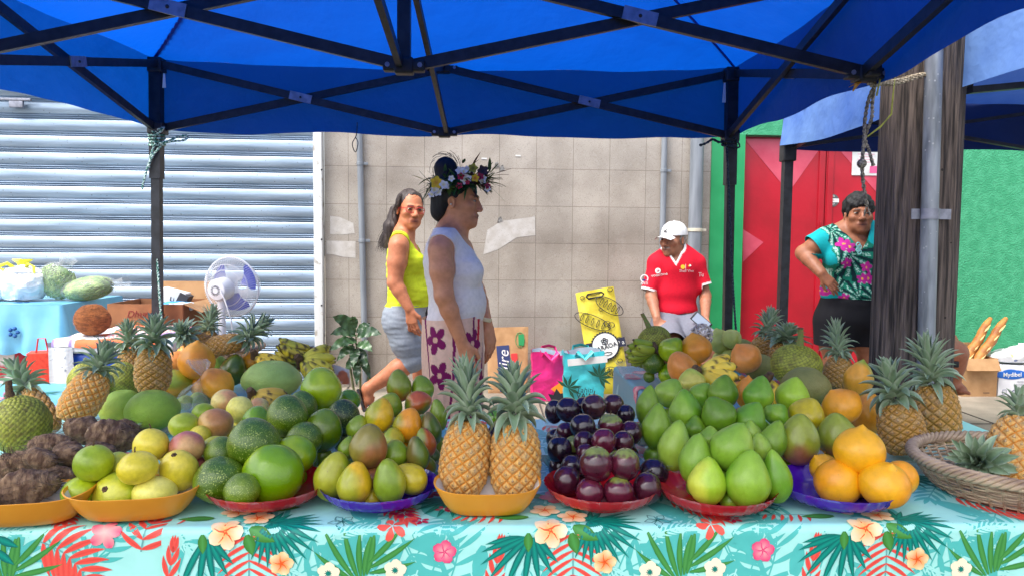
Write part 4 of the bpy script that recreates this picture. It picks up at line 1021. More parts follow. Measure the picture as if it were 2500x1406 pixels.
many('mango', [
    (1950, 1072, 97, 122, .05, 'mg_duo', 'large mango, green above and brown below, on the small ochre tray', dict(blush=(0, -.2, -1), roll=2)),
    (1970, 1010, 90, 80, .12, 'mg_yel', 'yellow green freckled mango above the brown blushed one', dict(roll=22)),
    (2043, 1060, 92, 104, .05, 'mg_duo', 'green mango with a rosy foot, right of the brown blushed one', dict(blush=(.2, 0, -1), roll=-8)),
], 'mangoes around the small ochre tray')
many('nipple', [
    (2098, 1100, 114, 110, .10, 'abiu', 'orange yellow fruit with a scab, balanced on top of the others', dict(roll=5)),
    (2046, 1176, 108, 98, .03, 'abiu', 'orange yellow fruit with fine scratches at the front left of the purple plate', dict(roll=28, pitch=-25)),
    (2159, 1182, 115, 98, .03, 'abiu', 'smooth orange yellow fruit at the front right of the purple plate', dict(roll=4, pitch=22)),
    (2199, 1166, 76, 82, .035, 'abiu', 'orange yellow fruit at the right end of the plate with its tip pointing down', dict(roll=160)),
    (2012, 1142, 66, 68, .03, 'abiu', 'lemon shaped orange yellow fruit at the rear left with its tip up', dict(roll=-38)),
], 'orange yellow nippled fruit on the purple plate', lumps=.008)
many('papaya', [
    (480, 880, 83, 90, .09, 'pp_org', 'large ripe orange papaya with its tip up, behind the tied plastic bag', dict(roll=4)),
    (435, 884, 62, 52, .05, 'pp_peach', 'orange papaya half hidden left of the large ripe one', dict(roll=30)),
    (348, 898, 58, 56, .04, 'pp_org', 'orange papaya half hidden behind the middle pineapple', dict(roll=20)),
    (426, 936, 84, 66, .02, 'pp_duo', 'half green half orange papaya left of the tied plastic bag', dict(roll=-10)),
    (532, 937, 84, 70, .03, 'pp_org', 'orange papaya right of the tied plastic bag', dict(roll=50)),
    (614, 882, 56, 52, .07, 'pp_org', 'small orange papaya at the back beside the big pomelo', dict(roll=14)),
    (2054, 990, 92, 84, .07, 'pp_org', 'orange papaya with black flecks, left of the two tall pineapples', dict(roll=-36)),
    (2119, 1010, 84, 98, .03, 'pp_org', 'streaked orange papaya right behind the lower tall pineapple', dict(roll=10)),
    (2096, 925, 66, 86, .10, 'pp_duo', 'yellow papaya with a green scar beside the tall pineapple crown', dict(roll=12)),
    (1698, 851, 76, 72, .13, 'pp_org', 'round orange papaya at the top in front of the bag of nuts', dict(roll=-14)),
    (1666, 899, 84, 66, .06, 'pp_peach', 'pale orange papaya below the round orange one', dict(roll=66)),
    (1648, 874, 50, 54, .07, 'pp_peach', 'pale orange papaya half hidden behind the avocados', dict(roll=20)),
    (1820, 873, 74, 72, .08, 'pp_peach', 'peach orange papaya behind the yellow bananas', dict(roll=-34)),
    (1822, 957, 50, 74, .10, 'pp_org', 'orange papaya squeezed behind the upright green one', dict(roll=6)),
    (1758, 832, 56, 58, .10, 'pp_pale', 'pale olive papaya right of the bag of nuts', dict(roll=-20)),
    (1786, 826, 46, 46, .11, 'pp_pale', 'pale olive papaya behind the other olive one', dict(roll=-50)),
    (452, 862, 40, 40, .06, 'pp_org', 'orange papaya tip behind the large ripe one'),
], 'ripe papayas')
many('pomelo', [
    (663, 925, 134, 92, .02, 'pomgrey', 'biggest pomelo, pale green with a dimpled top, at the back left', dict(ribs=.03)),
    (300, 997, 102, 90, .02, 'pom', 'green pomelo partly behind its twin, beside the tilted pineapple'),
    (372, 1000, 122, 96, .02, 'pom', 'green pomelo in front of its twin, left of the tied plastic bag'),
    (1967, 944, 113, 96, .05, 'pombrown', 'large dull green pomelo in front of the breadfruit'),
    (1852, 894, 74, 62, .05, 'pombrown', 'mottled brown green pomelo left of the breadfruit'),
    (1806, 846, 66, 40, .07, 'pombrown', 'flat dull pomelo behind the peach orange papaya'),
    (533, 889, 40, 44, .03, 'pom', 'small pale green pomelo beside the dark green mango at the back'),
    (330, 935, 46, 60, .02, 'pomyel', 'olive pomelo behind the breadfruit beside the tilted pineapple'),
], 'pomelos')
fruit('mango', 570, 902, 66, 76, .03, 'mg_dark', 'dark green mango standing at the back between the papayas', roll=16)
many('avopear', [
    (1639, 851, 58, 64, .11, 'mgreen', 'glossy avocado above its twin at the left of the right back table', dict(roll=40)),
    (1593, 882, 52, 58, .05, 'dgreen', 'speckled avocado next to the green bananas', dict(roll=-14, skin='avo_speck')),
    (1625, 884, 40, 50, .04, 'ddgreen', 'dark avocado behind the speckled one by the green bananas', dict(roll=10)),
], 'avocados on the right back table')
# settling: fruit that sink into each other slide apart along their own line of sight, those behind first
def settle(it=24):
    eye = V(0, 0, CH)
    for _ in range(it):
        for a in range(len(FR)):
            for b in range(a + 1, len(FR)):
                A, B = FR[a], FR[b]; pa, pb = A[0].location, B[0].location
                need = .86 * ((A[1] + A[2]) / 2 + (B[1] + B[2]) / 2); d = (pa - pb).length
                if d < need:
                    far, s = (A, 1) if depth_of(pa) > depth_of(pb) else (B, 1)
                    near = B if far is A else A
                    k = (need - d) * .5; 
                    for obj, sg in ((far, 1), (near, -.35)):
                        o = obj[0]; v = o.location - eye; f = 1 + sg * k / v.length
                        nz = CH + v.z * f
                        if sg > 0 and nz - obj[2] * f < ZT + .006: continue
                        o.location = eye + v * f; o.scale = [q * f for q in o.scale]
settle()
def underlayer():
    """fruit lying under those that would otherwise hang in the air"""
    rr = random.Random(9)
    for o, r, m in list(FR):
        lo = o.location.z - o['_hz']; gap = lo - ZT - .012
        if gap < .030: continue
        d = min(gap + .012, 2 * r); c = V(o.location.x + rr.uniform(-.008, .008), o.location.y + .012 + rr.uniform(0, .012), ZT + .012 + d / 2)
        if any((c - q.location).length < .62 * (d / 2 + (ra + rb) / 2) for q, ra, rb in FR if q is not o): continue
        k = o.copy(); COL.objects.link(k); k.location = c; f = d / (2 * m); k.scale = [min(v * f, d * 1.15) for v in o.scale]; k.rotation_euler = (R(rr.uniform(-30, 30)), R(rr.uniform(-30, 30)), R(rr.uniform(0, 360)))
        n = {'avocado': 'avocado', 'passion_fruit': 'passion fruit', 'mango': 'mango', 'star_apple': 'star apple', 'green_papaya': 'green papaya', 'papaya': 'papaya', 'pomelo': 'pomelo', 'yellow_fruit': 'orange yellow fruit'}[o.name.split('.')[0]]
        k['label'] = n + ' of the under layer, mostly hidden by the fruit heaped on it'; k['group'] = n + ' under layer'; FR.append((k, d / 2, d / 2))
underlayer()
for o_, _, _ in FR:
    if '_hz' in o_: del o_['_hz']
# --- breadfruit
def breadfruit_mesh(name, seed, n=112, m=72, nb=620):
    k = np.arange(nb) + .5; ph = np.arccos(1 - 2 * k / nb); th = math.pi * (1 + 5 ** .5) * k
    C = np.stack([np.cos(th) * np.sin(ph), np.sin(th) * np.sin(ph), np.cos(ph)], 1)
    T_, I = np.meshgrid(np.linspace(0, math.pi, m + 1), np.arange(n) * 2 * math.pi / n, indexing='ij')
    D = np.stack([np.sin(T_) * np.cos(I), np.sin(T_) * np.sin(I), -np.cos(T_)], -1).reshape(-1, 3)
    dots = D @ C.T; s = np.sort(dots, 1)[:, -2:]; d1 = np.arccos(np.clip(s[:, 1], -1, 1)); d2 = np.arccos(np.clip(s[:, 0], -1, 1))
    e = np.clip((d2 - d1) / .09, 0, 1); hgt = (1 - (1 - e) ** 2)
    rr = random.Random(seed); off = Vector((rr.uniform(0, 50),) * 3)
    nz = np.array([mnoise.noise(Vector(p) * 2 + off) for p in D]); nf = np.array([mnoise.noise(Vector(p) * 5 + off) for p in D])
    rad = .5 * (1 + .035 * nz) - .022 * (1 - hgt)
    Vv = D * rad[:, None]; Vv[:, 2] *= 1.0
    top, low = np.array(G(168, 172, 56)), np.array(G(84, 92, 22)); dk = np.array(G(120, 110, 48))
    c = low + (top - low) * hgt[:, None]; w = np.clip((nf - .12) * 3, 0, 1)[:, None] * .7; c = c * (1 - w) + dk * w * (.6 + .4 * hgt[:, None])
    fs = [(j * n + i, j * n + (i + 1) % n, (j + 1) * n + (i + 1) % n, (j + 1) * n + i) for j in range(m) for i in range(n)]
    o = mesh_obj(name, Vv, fs, SKIN['bread'], ang=180); colattr(o, c); return o
BF = []
def breadfruit(px, py, w, h, hb, label, stem, roll=0, sm=None):
    p, t = solve(px, py, h / 2, ZT + hb)
    o = breadfruit_mesh('breadfruit', 5) if not BF else BF[0].copy()
    if BF: COL.objects.link(o)
    BF.append(o); o.location = p; o.scale = (w * t / F, w * t / F, h * t / F); o.rotation_euler = (R(-8), R(roll), R(37 * len(BF)))
    tag(o, label, 'breadfruit', 'breadfruit')
    mb = MB(); L = stem
    mb.tube([(0, 0, .46), (.015, 0, .5 + L * .5), (.05, .0, .5 + L)], [.085, .06, .055], 12); mb.tube([(.05, 0, .5 + L - .005), (.052, 0, .5 + L + .012)], [.057, .05], 12, m=1)
    mb.build('stalk', [sm or GSTALK, WOODY], o)
breadfruit(50, 1036, 136, 146, .035, 'breadfruit with a thick brown stalk at the far left edge', .25, -14, WOODY)
breadfruit(216, 935, 92, 108, .02, 'breadfruit behind the left of the tilted pineapple crown', .05)
breadfruit(298, 930, 88, 96, .02, 'breadfruit behind the right of the tilted pineapple crown', .05)
breadfruit(1597, 832, 84, 74, .10, 'breadfruit with a tall green stalk at the back in front of the old man', .48, 20)
breadfruit(1944, 892, 122, 106, .08, 'big breadfruit with a pale cut stalk on the right back table', .38, -4)
# --- pineapples
def pine_body(name, seed, N=12, Mr=6.5, n=192, m=132, warm=0):
    rr = random.Random(seed); vs, cs = [], []
    edge, cen, mid = (G(226, 138, 8), G(130, 78, 38), G(236, 184, 104)) if warm else (G(160, 122, 14), G(98, 64, 32), G(206, 156, 84))
    prof = lambda t: (1 - abs(2 * t - 1) ** 3.2 * .42) * (1 - .05 * t)
    for j in range(m + 1):
        t = j / m
        for i in range(n):
            th = 2 * math.pi * i / n; a = N * th / (2 * math.pi) + Mr * t * 2 / 2 * 1.0; b = N * th / (2 * math.pi) - Mr * t
            da, db = a - round(a), b - round(b); d = max(abs(da), abs(db)) * 2
            up = (da - db)           # >0 above the eye centre
            hgt = (1 - d ** 2.2) * .050 - .012 * math.exp(-((da * da + db * db) / .012))
            hgt += .012 * math.exp(-(((da + db) / .35) ** 2)) * max(0, 1 - abs(up + .25) * 3)
            r = .5 * prof(t) * (1 if 0 < j < m else .55) - .03 + hgt
            vs.append((r * math.cos(th), r * math.sin(th), t))
            q = mnoise.noise(Vector((round(a) * 3.3, round(b) * 2.1, seed)))
            c = mix(cen, mid, sst(.04, .26, math.hypot(da, db) * 1.2)); c = mix(c, edge, sst(.74, .95, d)); c = mix(c, G(206, 178, 132), .35 * (q > .15)); cs.append(c)
    fs = [(j * n + i, j * n + (i + 1) % n, (j + 1) * n + (i + 1) % n, (j + 1) * n + i) for j in range(m) for i in range(n)]
    fs += [tuple(range(n - 1, -1, -1)), tuple(m * n + i for i in range(n))]
    # dry bract tips
    nb = 0
    for ia in range(-2, 40):
        for ib in range(-20, 18):
            th = (ia + ib) / 2 * 2 * math.pi / N; t = (ia - ib) / 2 / Mr
            if not (0.03 < t < .97) or not (0 <= th < 2 * math.pi - 1e-6): continue
            r = .5 * prof(t); er = Vector((math.cos(th), math.sin(th), 0)); et = Vector((-math.sin(th), math.cos(th), 0)); o = len(vs); j1 = rr.uniform(-.02, .02)
            L = .075 + rr.uniform(-.015, .025)
            for (s_, zz, rr_) in ((-.034, -.034, -.002), (.034, -.034, -.002), (-.020, -.002, .018), (.020, -.002, .018), (j1, L - .03, .030 + abs(j1))):
                p = er * (r - .005 + rr_) + et * s_; vs.append((p.x, p.y, t + zz)); cs.append(G(214, 186, 142) if zz > -.02 else G(170, 120, 76))
            fs += [(o, o + 1, o + 3, o + 2), (o + 2, o + 3, o + 4)]
    me = mesh_obj(name, vs, fs, PINE, ang=75); colattr(me, cs); return me
PINE = mat('pineapple_rind', (1, 1, 1, 1), .5, attr='Col', c2=(.72, .68, .6, 1), sc=26, bump=.5, bsc=70, bdist=.012)
PLEAF = mat('pineapple_leaf', (1, 1, 1, 1), .42, attr='Col', c2=(.9, .9, .84, 1), sc=10, stretch=(1, 1, .3), bump=.12, bsc=40, bdist=.01)
def crown_mesh(name, seed, n=58, openness=.5, wid=.085, light=0.0):
    """unit tall rosette of narrow channelled leaves"""
    rr = random.Random(seed); vs, fs, cs = [], [], []
    for i in range(n):
        s = i / (n - 1); th = i * 2.39996 + rr.uniform(-.15, .15)
        el = R(-30 + 112 * s ** .8 - openness * 25 * (1 - s) + rr.uniform(-7, 7)) if s < .93 else R(84 + rr.uniform(-5, 5))
        L = (.30 + .30 * math.sin(math.pi * min(1, s * .95 + .12)) + .06 * s) * rr.uniform(.88, 1.08); w = wid * (1.0 - .35 * s) * rr.uniform(.9, 1.1)
        er, et = Vector((math.cos(th), math.sin(th), 0)), Vector((-math.sin(th), math.cos(th), 0))
        p = er * (.085 * (1 - s * .6)) + Vector((0, 0, .02 + .42 * s ** 1.15)); a = min(R(82), el + R(38) * (1 - s)); K = 7; o = len(vs)
        g0 = mix(G(104, 132, 100), G(152, 176, 138), rr.random() * .8 + light); tipc = mix(G(96, 122, 96), G(150, 168, 146), rr.random())
        curl = (R(55) * (1 - s) + R(12)) * rr.uniform(.6, 1.3)
        for k in range(K + 1):
            t = k / K; aa = a - curl * t ** 1.3
            d = er * math.cos(aa) + Vector((0, 0, math.sin(aa))); nrm = -er * math.sin(aa) + Vector((0, 0, math.cos(aa)))
            if k: p = p + d * (L / K)
            hw = w * .5 * (1 - t ** 2.3) * (.72 + .5 * t) + .001
            for q in (-1, -.5, 0, .5, 1):
                vs.append(p + et * (q * hw) + nrm * (hw * .55 * (abs(q) ** 1.5)))
                cs.append(mix(mix(g0, tipc, t * .6), G(188, 198, 176), (.55 if abs(q) == 1 else 0) + (.35 * (1 - t) if k < 2 else 0)))
        for k in range(K):
            for q in range(4): fs.append((o + k * 5 + q, o + k * 5 + q + 1, o + k * 5 + q + 6, o + k * 5 + q + 5))
    h = max(v.z for v in vs)
    o = mesh_obj(name, [v / h for v in vs], fs, PLEAF, ang=180); colattr(o, cs); return o
PB_ = [pine_body('body', 1, warm=1), pine_body('body', 2, N=11, Mr=6.5, warm=0), pine_body('body', 3, N=12, Mr=6, warm=.0)]
PC_ = [crown_mesh('crown', 4, 56, .6, .25, .25), crown_mesh('crown', 9, 52, .9, .30, .3), crown_mesh('crown', 14, 62, .5, .20, .4), crown_mesh('crown', 21, 50, .8, .26, .2)]
for o in PB_ + PC_: COL.objects.unlink(o)
def pineapple(base_px, top_px, w, crown_px, crown_w, dep, label, bi=0, ci=0, dtop=0.0, yaw=0.0, cdep=None):
    """base_px/top_px: ends of the body in the photo; crown_px: tip of the crown; dep: depth of the body's base; dtop: how much farther its top leans away"""
    b = P(*base_px, y=dep); a = P(*top_px, y=dep + dtop); m = depth_of(b) / F
    t = thing('pineapple', label, 'pineapple', b, 0, 'pineapples')
    ax = (a - b); L = ax.length; rot = ax.to_track_quat('Z', 'Y').to_matrix().to_4x4()
    o = PB_[bi].copy(); COL.objects.link(o); o.parent = t; o.matrix_local = rot @ RZ(yaw) @ SC(w * m * 1.02, w * m * 1.02, L)
    c = P(*crown_px, y=cdep or dep + dtop * 1.5); cv = c - a; cl = cv.length; rc = cv.to_track_quat('Z', 'Y').to_matrix().to_4x4()
    k = PC_[ci].copy(); COL.objects.link(k); k.parent = t
    wd = max((max(v.co.x for v in k.data.vertices) - min(v.co.x for v in k.data.vertices)), .1); cw = crown_w * m / wd
    k.matrix_local = T(*(ax * .985)) @ rc @ RZ(yaw * 2 + 40) @ SC(cw, cw, cl)
    return t
pineapple((1122, 1208), (1150, 1028), 122, (1130, 850), 145, 1.66, 'pineapple on the left of the ochre tray, leaning slightly right', 0, 0, .03, 20)
pineapple((1258, 1215), (1258, 1030), 124, (1254, 868), 165, 1.66, 'pineapple on the right of the ochre tray with a wide open crown', 0, 1, .01, 75)
pineapple((168, 1030), (240, 912), 92, (268, 818), 125, 2.12, 'orange brown pineapple leaning right behind the taro', 0, 0, .06, 10)
pineapple((372, 958), (376, 850), 84, (382, 758), 118, 2.45, 'upright pineapple in the middle of the left back table', 1, 1, .0, 50)
pineapple((128, 1052), (66, 955), 66, (20, 868), 125, 2.2, 'pineapple behind the far left breadfruit, leaning left', 1, 3, .05, 0)
pineapple((322, 940), (318, 852), 62, (308, 772), 92, 2.75, 'pineapple half hidden behind the upright one in the middle', 2, 3, .0, 33)
pineapple((528, 862), (455, 822), 56, (430, 790), 84, 3.0, 'pineapple lying in the wicker bowl with its crown to the left', 2, 0, -.1, 12)
pineapple((512, 862), (506, 812), 50, (524, 736), 82, 3.12, 'pineapple standing at the back of the wicker bowl', 2, 2, .03, 66)
pineapple((500, 850), (592, 832), 50, (668, 770), 96, 2.92, 'pineapple lying in the wicker bowl with its crown to the right', 1, 0, .0, 30)
pineapple((1866, 880), (1868, 822), 66, (1890, 742), 82, 3.2, 'pineapple at the back behind the breadfruit, nearest the red door', 1, 0, .02, 22)
pineapple((1912, 900), (1916, 838), 70, (1932, 782), 120, 3.05, 'pineapple right behind the breadfruit stalk', 2, 1, .0, 5)
pineapple((2040, 948), (2050, 876), 68, (2036, 768), 96, 2.75, 'pineapple with a tall narrow crown in front of the black shorts', 1, 2, .03, 40)
pineapple((2212, 1108), (2190, 985), 106, (2158, 862), 150, 1.98, 'lower tall pineapple leaning left by the wooden pole', 1, 1, .03, 15)
pineapple((2288, 1088), (2278, 940), 110, (2252, 800), 160, 2.16, 'taller pineapple with a silvery crown right in front of the wooden pole', 2, 2, .02, 60)
pineapple((2462, 1200), (2490, 1028), 128, (2486, 935), 120, 1.70, 'pale orange pineapple standing in the wicker basket at the right edge', 0, 3, .08, 33)
pineapple((2500, 1150), (2412, 1136), 100, (2352, 1116), 140, 1.80, 'pineapple lying in the wicker basket, its grey crown towards us', 0, 1, -.10, 80, 1.61)
# --- bananas
def banana_bunch(px, py, dep, n, L, r, pal, label, roll=0, spread=70, tilt=0, rows=1, spot=.0, curve=60, grp='bunches of bananas'):
    pal = [tuple(min(.9, q_ * 1.3) for q_ in c_) for c_ in pal]; p = P(px, py, y=dep); t = thing('banana_bunch', label, 'bananas', p, 0, grp); rr = random.Random(px)
    c1, c2 = pal
    for row in range(rows):
        for k in range(n):
            a = -spread / 2 + spread * k / max(1, n - 1) + rr.uniform(-4, 4); K = 16; pts, rs = [], []
            for i in range(K + 1):
                u = i / K; w = R(curve) * (u - .5)
                pts.append((L * (u - .5) * 1.0, 0, L * .30 * (math.cos(w) - 1) * 2.2)); s = math.sin(math.pi * min(1, max(0, .04 + u * .93))) ** .42
                rs.append(r * s * (1 if .1 < u < .92 else (.62 if u <= .1 else .6)))
            M = RY(roll) @ RX(tilt) @ T(-L * .42, 0, -row * r * 1.5) @ RZ(a) @ T(L * .5, 0, 0) @ RX(rr.uniform(-14, 14) + (k - n / 2) * 9)
            mb = MB(); mb.tube(pts, rs, 12, M=M)
            o = mb.build('banana', SKIN['banana'], t, ang=48); cs = []
            for vi, v in enumerate(mb.v):
                i = min(K, vi // 12); u = i / K; c = mix(c1, c2, .5 + .8 * mnoise.noise(Vector(v) * 18 + V(k, row, px)))
                if u < .07 or u > .955: c = G(52, 38, 20)
                elif u < .14: c = mix(c, G(120, 124, 40), .7)
                sp = mnoise.noise(Vector(v) * 70 + V(px, k * 3, 0)) ; sp2 = mnoise.noise(Vector(v) * 26 + V(k, px, 1))
                if spot and sp + .5 * sp2 > .62 - spot: c = mix(c, G(48, 30, 14), .9)
                cs.append(c)
            colattr(o, cs)
    mb = MB(); mb.tube([V(-L * .42, 0, -r * rows), V(-L * .50, 0, r * .3), V(-L * .58, 0, r * .8)], [r * .9, r * .7, r * .6], 10, M=RY(roll) @ RX(tilt)); mb.build('bunch_stalk', WOODY, t)
    return t
YB_, GB_ = (G(226, 178, 44), G(232, 192, 70)), (G(112, 136, 34), G(150, 158, 50))
banana_bunch(1752, 912, 2.35, 5, .14, .021, YB_, 'ripe yellow bananas with black streaks above the green papayas', 8, 64, 50, 2, .30, 70)
banana_bunch(1572, 868, 3.0, 6, .12, .019, GB_, 'small green bananas hanging over the left edge of the right back table', 160, 96, 40, 2, .05, 60)
banana_bunch(722, 878, 2.95, 4, .14, .023, (G(206, 182, 50), G(160, 160, 48)), 'overripe bananas blotched with black at the back left table corner', 178, 76, 42, 2, .5, 70)
banana_bunch(770, 884, 2.9, 5, .13, .022, (G(196, 182, 52), G(168, 164, 50)), 'yellow green bananas right of the blotched overripe ones', 12, 90, 44, 2, .2, 70)
banana_bunch(650, 974, 2.3, 4, .10, .019, (G(206, 172, 58), G(186, 152, 54)), 'small ripe bananas with brown tips by the speckled avocado', 24, 64, 46, 2, .2, 80)
banana_bunch(1893, 958, 2.42, 3, .12, .020, YB_, 'ripe bananas half hidden between two green papayas', 62, 40, 30, 1, .3, 60)
banana_bunch(650, 880, 2.85, 3, .11, .018, YB_, 'yellow bananas half hidden behind the biggest pomelo', 30, 40, 40, 1, .2, 60)
# --- taro
TARO = mat('taro_skin', lin((90, 64, 46)), .85, c2=lin((162, 132, 100)), sc=9, det=9, lo=.42, hi=.72, stretch=(4, 4, 8), bump=.9, bsc=14, bdist=.012, speck=(lin((150, 128, 106)), 18, .07, .6))
THAIR = mat('taro_fibre', lin((70, 54, 44)), .9, c2=lin((134, 110, 88)), sc=30)
def taro(px, py, w, h, hb, label, roll=0):
    rr = random.Random(px); p, t = solve(px, py, h / 2, ZT + hb); m = t / F; off = V(px, py, 0)
    vs = []; n, mm = 40, 36; Lz, wx = max(w, h) * m, min(w, h) * m
    for j in range(mm + 1):
        u = j / mm; z = -.5 * math.cos(math.pi * u); r = .5 * math.sin(math.pi * u) ** .8 if 0 < j < mm else 0
        r *= 1 - .25 * sst(.5, 1, u); ring = -.05 * (abs(math.sin(u * 22)) ** 8)
        for i in range(n):
            a = 2 * math.pi * i / n; d = V(math.cos(a) * r, math.sin(a) * r, z)
            k = 1 + .22 * mnoise.noise(d * 2.2 + off) + .10 * mnoise.noise(d * 6 + off) + .06 * mnoise.noise(d * 15 + off) + ring
            vs.append((d.x * k * wx, d.y * k * wx, d.z * (1 + .1 * mnoise.noise(d * 3 + off)) * Lz))
    o = mesh_obj('taro', vs, [(j * n + i, j * n + (i + 1) % n, (j + 1) * n + (i + 1) % n, (j + 1) * n + i) for j in range(mm) for i in range(n)], TARO, ang=180)
    o.location = p; o.rotation_euler = (RZ(rr.uniform(-20, 20)) @ RY(roll + (90 if w > h else 0)) @ RX(rr.uniform(-12, 12))).to_euler(); tag(o, label, 'taro', 'brown taro roots')
    mb = MB()
    for _ in range(170):
        q = rr.choice(vs); q = Vector(q); nd = V(q.x, q.y, 0)
        if nd.length < 1e-4: continue
        nd.normalize(); tz = V(0, 0, 1); sd = nd.cross(tz) * .0009; L = rr.uniform(.012, .032); e = q + nd * .004 + tz * L * rr.choice((1, 1, -1)) + nd.cross(tz) * rr.uniform(-.01, .01)
        mb.add([q - sd, q + sd, e + nd * .003], [(0, 1, 2)])
    h_ = mb.build('root_hairs', THAIR, o, smooth=False); h_['kind'] = 'stuff'
for r in [(20, 1145, 70, 80, .03, 'round taro at the left edge of the picture'), (70, 1185, 130, 86, .025, 'fat taro at the front of the left ochre tray with pale scars'), (140, 1165, 90, 56, .03, 'taro with a pink cut tip pointing right', 14),
          (100, 1120, 90, 54, .07, 'taro lying across the middle of the heap', 8), (165, 1110, 86, 64, .06, 'knobbly taro behind the pink tipped one', -6), (58, 1128, 70, 50, .06, 'small dark taro above the round one', 20),
          (120, 1082, 96, 50, .07, 'long taro at the rear left of the heap', -8), (205, 1050, 96, 68, .06, 'thick taro behind the knobbly one beside the pomelos', 12), (272, 1066, 110, 86, .045, 'largest hairy taro, ringed, left of the yellow passion fruit', 18),
          (245, 1110, 80, 66, .03, 'taro half hidden behind the lime passion fruit', 0), (170, 1155, 60, 50, .025, 'small taro at the right end of the left ochre tray', 30), (20, 1200, 80, 60, .02, 'taro low at the left edge of the ochre tray', 0),
          (310, 1045, 60, 44, .05, 'pointed taro end poking out towards the pomelos', 10)]:
    taro(*r)
# --- wicker
WICK = mat('grey_wicker', lin((190, 166, 138)), .65, c2=lin((134, 110, 90)), sc=34, det=5, bump=.3, bsc=120, bdist=.003, stretch=(.3, .3, 2))
def wicker(px, py, w, dep_ratio, hgt, label, rz=0, rows=15, ns=44, flare=1.28):
    p = P(px, py, z=ZT + .01); rx = w / 2 * depth_of(p) / F; ry = rx * dep_ratio
    o = thing('wicker_basket', label, 'basket', V(p.x, p.y, ZT + .003), rz, 'wicker baskets'); K = 220
    rad = lambda z: 1 / flare + (1 - 1 / flare) * (z / hgt) ** .8
    mb = MB()
    for j in range(rows):
        z = .006 + (hgt - .012) * j / (rows - 1); pts = []
        for i in range(K + 1):
            a = 2 * math.pi * i / K; wv = .0042 * math.sin(a * ns / 2 + math.pi * j); k = rad(z)
            pts.append((rx * k * math.cos(a) + wv * math.cos(a), ry * k * math.sin(a) + wv * math.sin(a), z + .0015 * math.sin(a * 7 + j * 2)))
        mb.tube(pts, hgt / rows * .5, 6, caps=False)
    mb.build('woven_side', WICK, o, ang=80)
    mb = MB()
    for s in range(ns):
        a = 2 * math.pi * s / ns; mb.tube([(rx * rad(z) * math.cos(a), ry * rad(z) * math.sin(a), z) for z in (0, hgt * .3, hgt * .6, hgt)], .0035, 6)
    mb.build('stake', WICK, o); o.children[-1]['kind'] = 'stuff'
    mb = MB()
    for s in range(5):
        pts = []
        for i in range(K + 1):
            a = 2 * math.pi * i / K; q = a * 17 + s * 2 * math.pi / 5; e = .011
            pts.append(((rx + e * math.cos(q)) * math.cos(a), (ry + e * math.cos(q)) * math.sin(a), hgt + e * .9 * math.sin(q) + .003))
        mb.tube(pts, .0055, 6, caps=False)
    mb.build('braided_rim', WICK, o, ang=80)
    mb = MB(); mb.lathe([(0, .003), (1, .003), (1, .006), (0, .006)], 48, M=SC(rx / flare, ry / flare, 1)); mb.build('base', WICK, o)
wicker(2486, 1188, 470, .96, .07, 'large grey wicker basket at the right end of the front table', 6)
wicker(540, 872, 196, .8, .06, 'shallow wicker bowl of pineapples at the back of the left table', 0, 9, 34, 1.45)
# --- bag of green fruit, bag of nuts
BAGF = film('thin_clear_bag', lin((225, 228, 228)), .84, .08)
def tied_bag():
    p = P(476, 968, z=ZT + .05); t = thing('plastic_bag', 'clear plastic bag tied at the neck with small green fruit inside', 'plastic bag', V(p.x, p.y, ZT + .004))
    m = depth_of(p) / F; mb = MB(); rr = random.Random(2)
    kn = P(498, 918, y=p.y) - V(p.x, p.y, ZT + .004)
    prof = [(.02, 0), (.9, .004), (1.0, .02), (.95, .045), (.7, .07), (.35, .09), (.16, .106), (.10, .112), (.16, .122), (.34, .14), (.46, .158), (.40, .168)]
    vs = []; n = 48; zs = kn.z / .112
    for k, (r, z) in enumerate(prof):
        for i in range(n):
            a = 2 * math.pi * i / n; w = 1 + (.12 + .1 * (k > 7)) * math.sin(a * 9 + k * .7) * (r < .9) + .05 * math.sin(a * 23 + k)
            f = min(1, z / .112); vs.append((r * .075 * w * math.cos(a) + kn.x * f + (.012 * (k - 7) if k > 7 else 0) * -.5, r * .06 * w * math.sin(a) + kn.y * f, z * zs))
    mb.add(vs, [(k * n + i, k * n + (i + 1) % n, (k + 1) * n + (i + 1) % n, (k + 1) * n + i) for k in range(len(prof) - 1) for i in range(n)])
    mb.build('bag_film', BAGF, t, ang=180)
    for k, (dx, dy, r) in enumerate(((-.03, -.01, .026), (.025, -.02, .027), (0, .022, .028), (.03, .02, .024))):
        o = fruit_mesh('green_fruit', 'passion', 'passion', 'pp_dark' if k % 2 else 'pom', 900 + k); o.location = V(p.x + dx, p.y + dy, ZT + .006 + r); o.scale = (r * 2,) * 3
        tag(o, 'small green fruit seen through the clear tied bag', 'fruit', 'green fruit in the tied bag')
tied_bag()
def nut_bag():
    p = P(1712, 835, y=3.02); t = thing('nut_bag', 'clear bag of pale grey nuts behind the round orange papaya', 'bag of nuts', p)
    mb = MB(); rr = random.Random(5)
    for k in range(110):
        a, u = rr.uniform(0, 6.28), rr.uniform(-1, 1); r = .042; q = V(math.cos(a) * r * math.sqrt(1 - u * u), math.sin(a) * r * .8 * math.sqrt(1 - u * u), .025 + u * .045 + .004)
        mb.ball((0, 0, 0), (.006, .006, .009), 8, M=T(*q) @ Euler((rr.uniform(0, 6), rr.uniform(0, 6), 0)).to_matrix().to_4x4())
    k = mb.build('nuts', mat('pale_nut', lin((196, 184, 172)), .7, c2=lin((120, 100, 92)), sc=60, lo=.5, hi=.6), t); k['kind'] = 'stuff'
    mb = MB(); mb.ball((0, 0, .025), (.048, .04, .056), 20); mb.build('bag_film', BAGF, t, ang=180)
nut_bag()
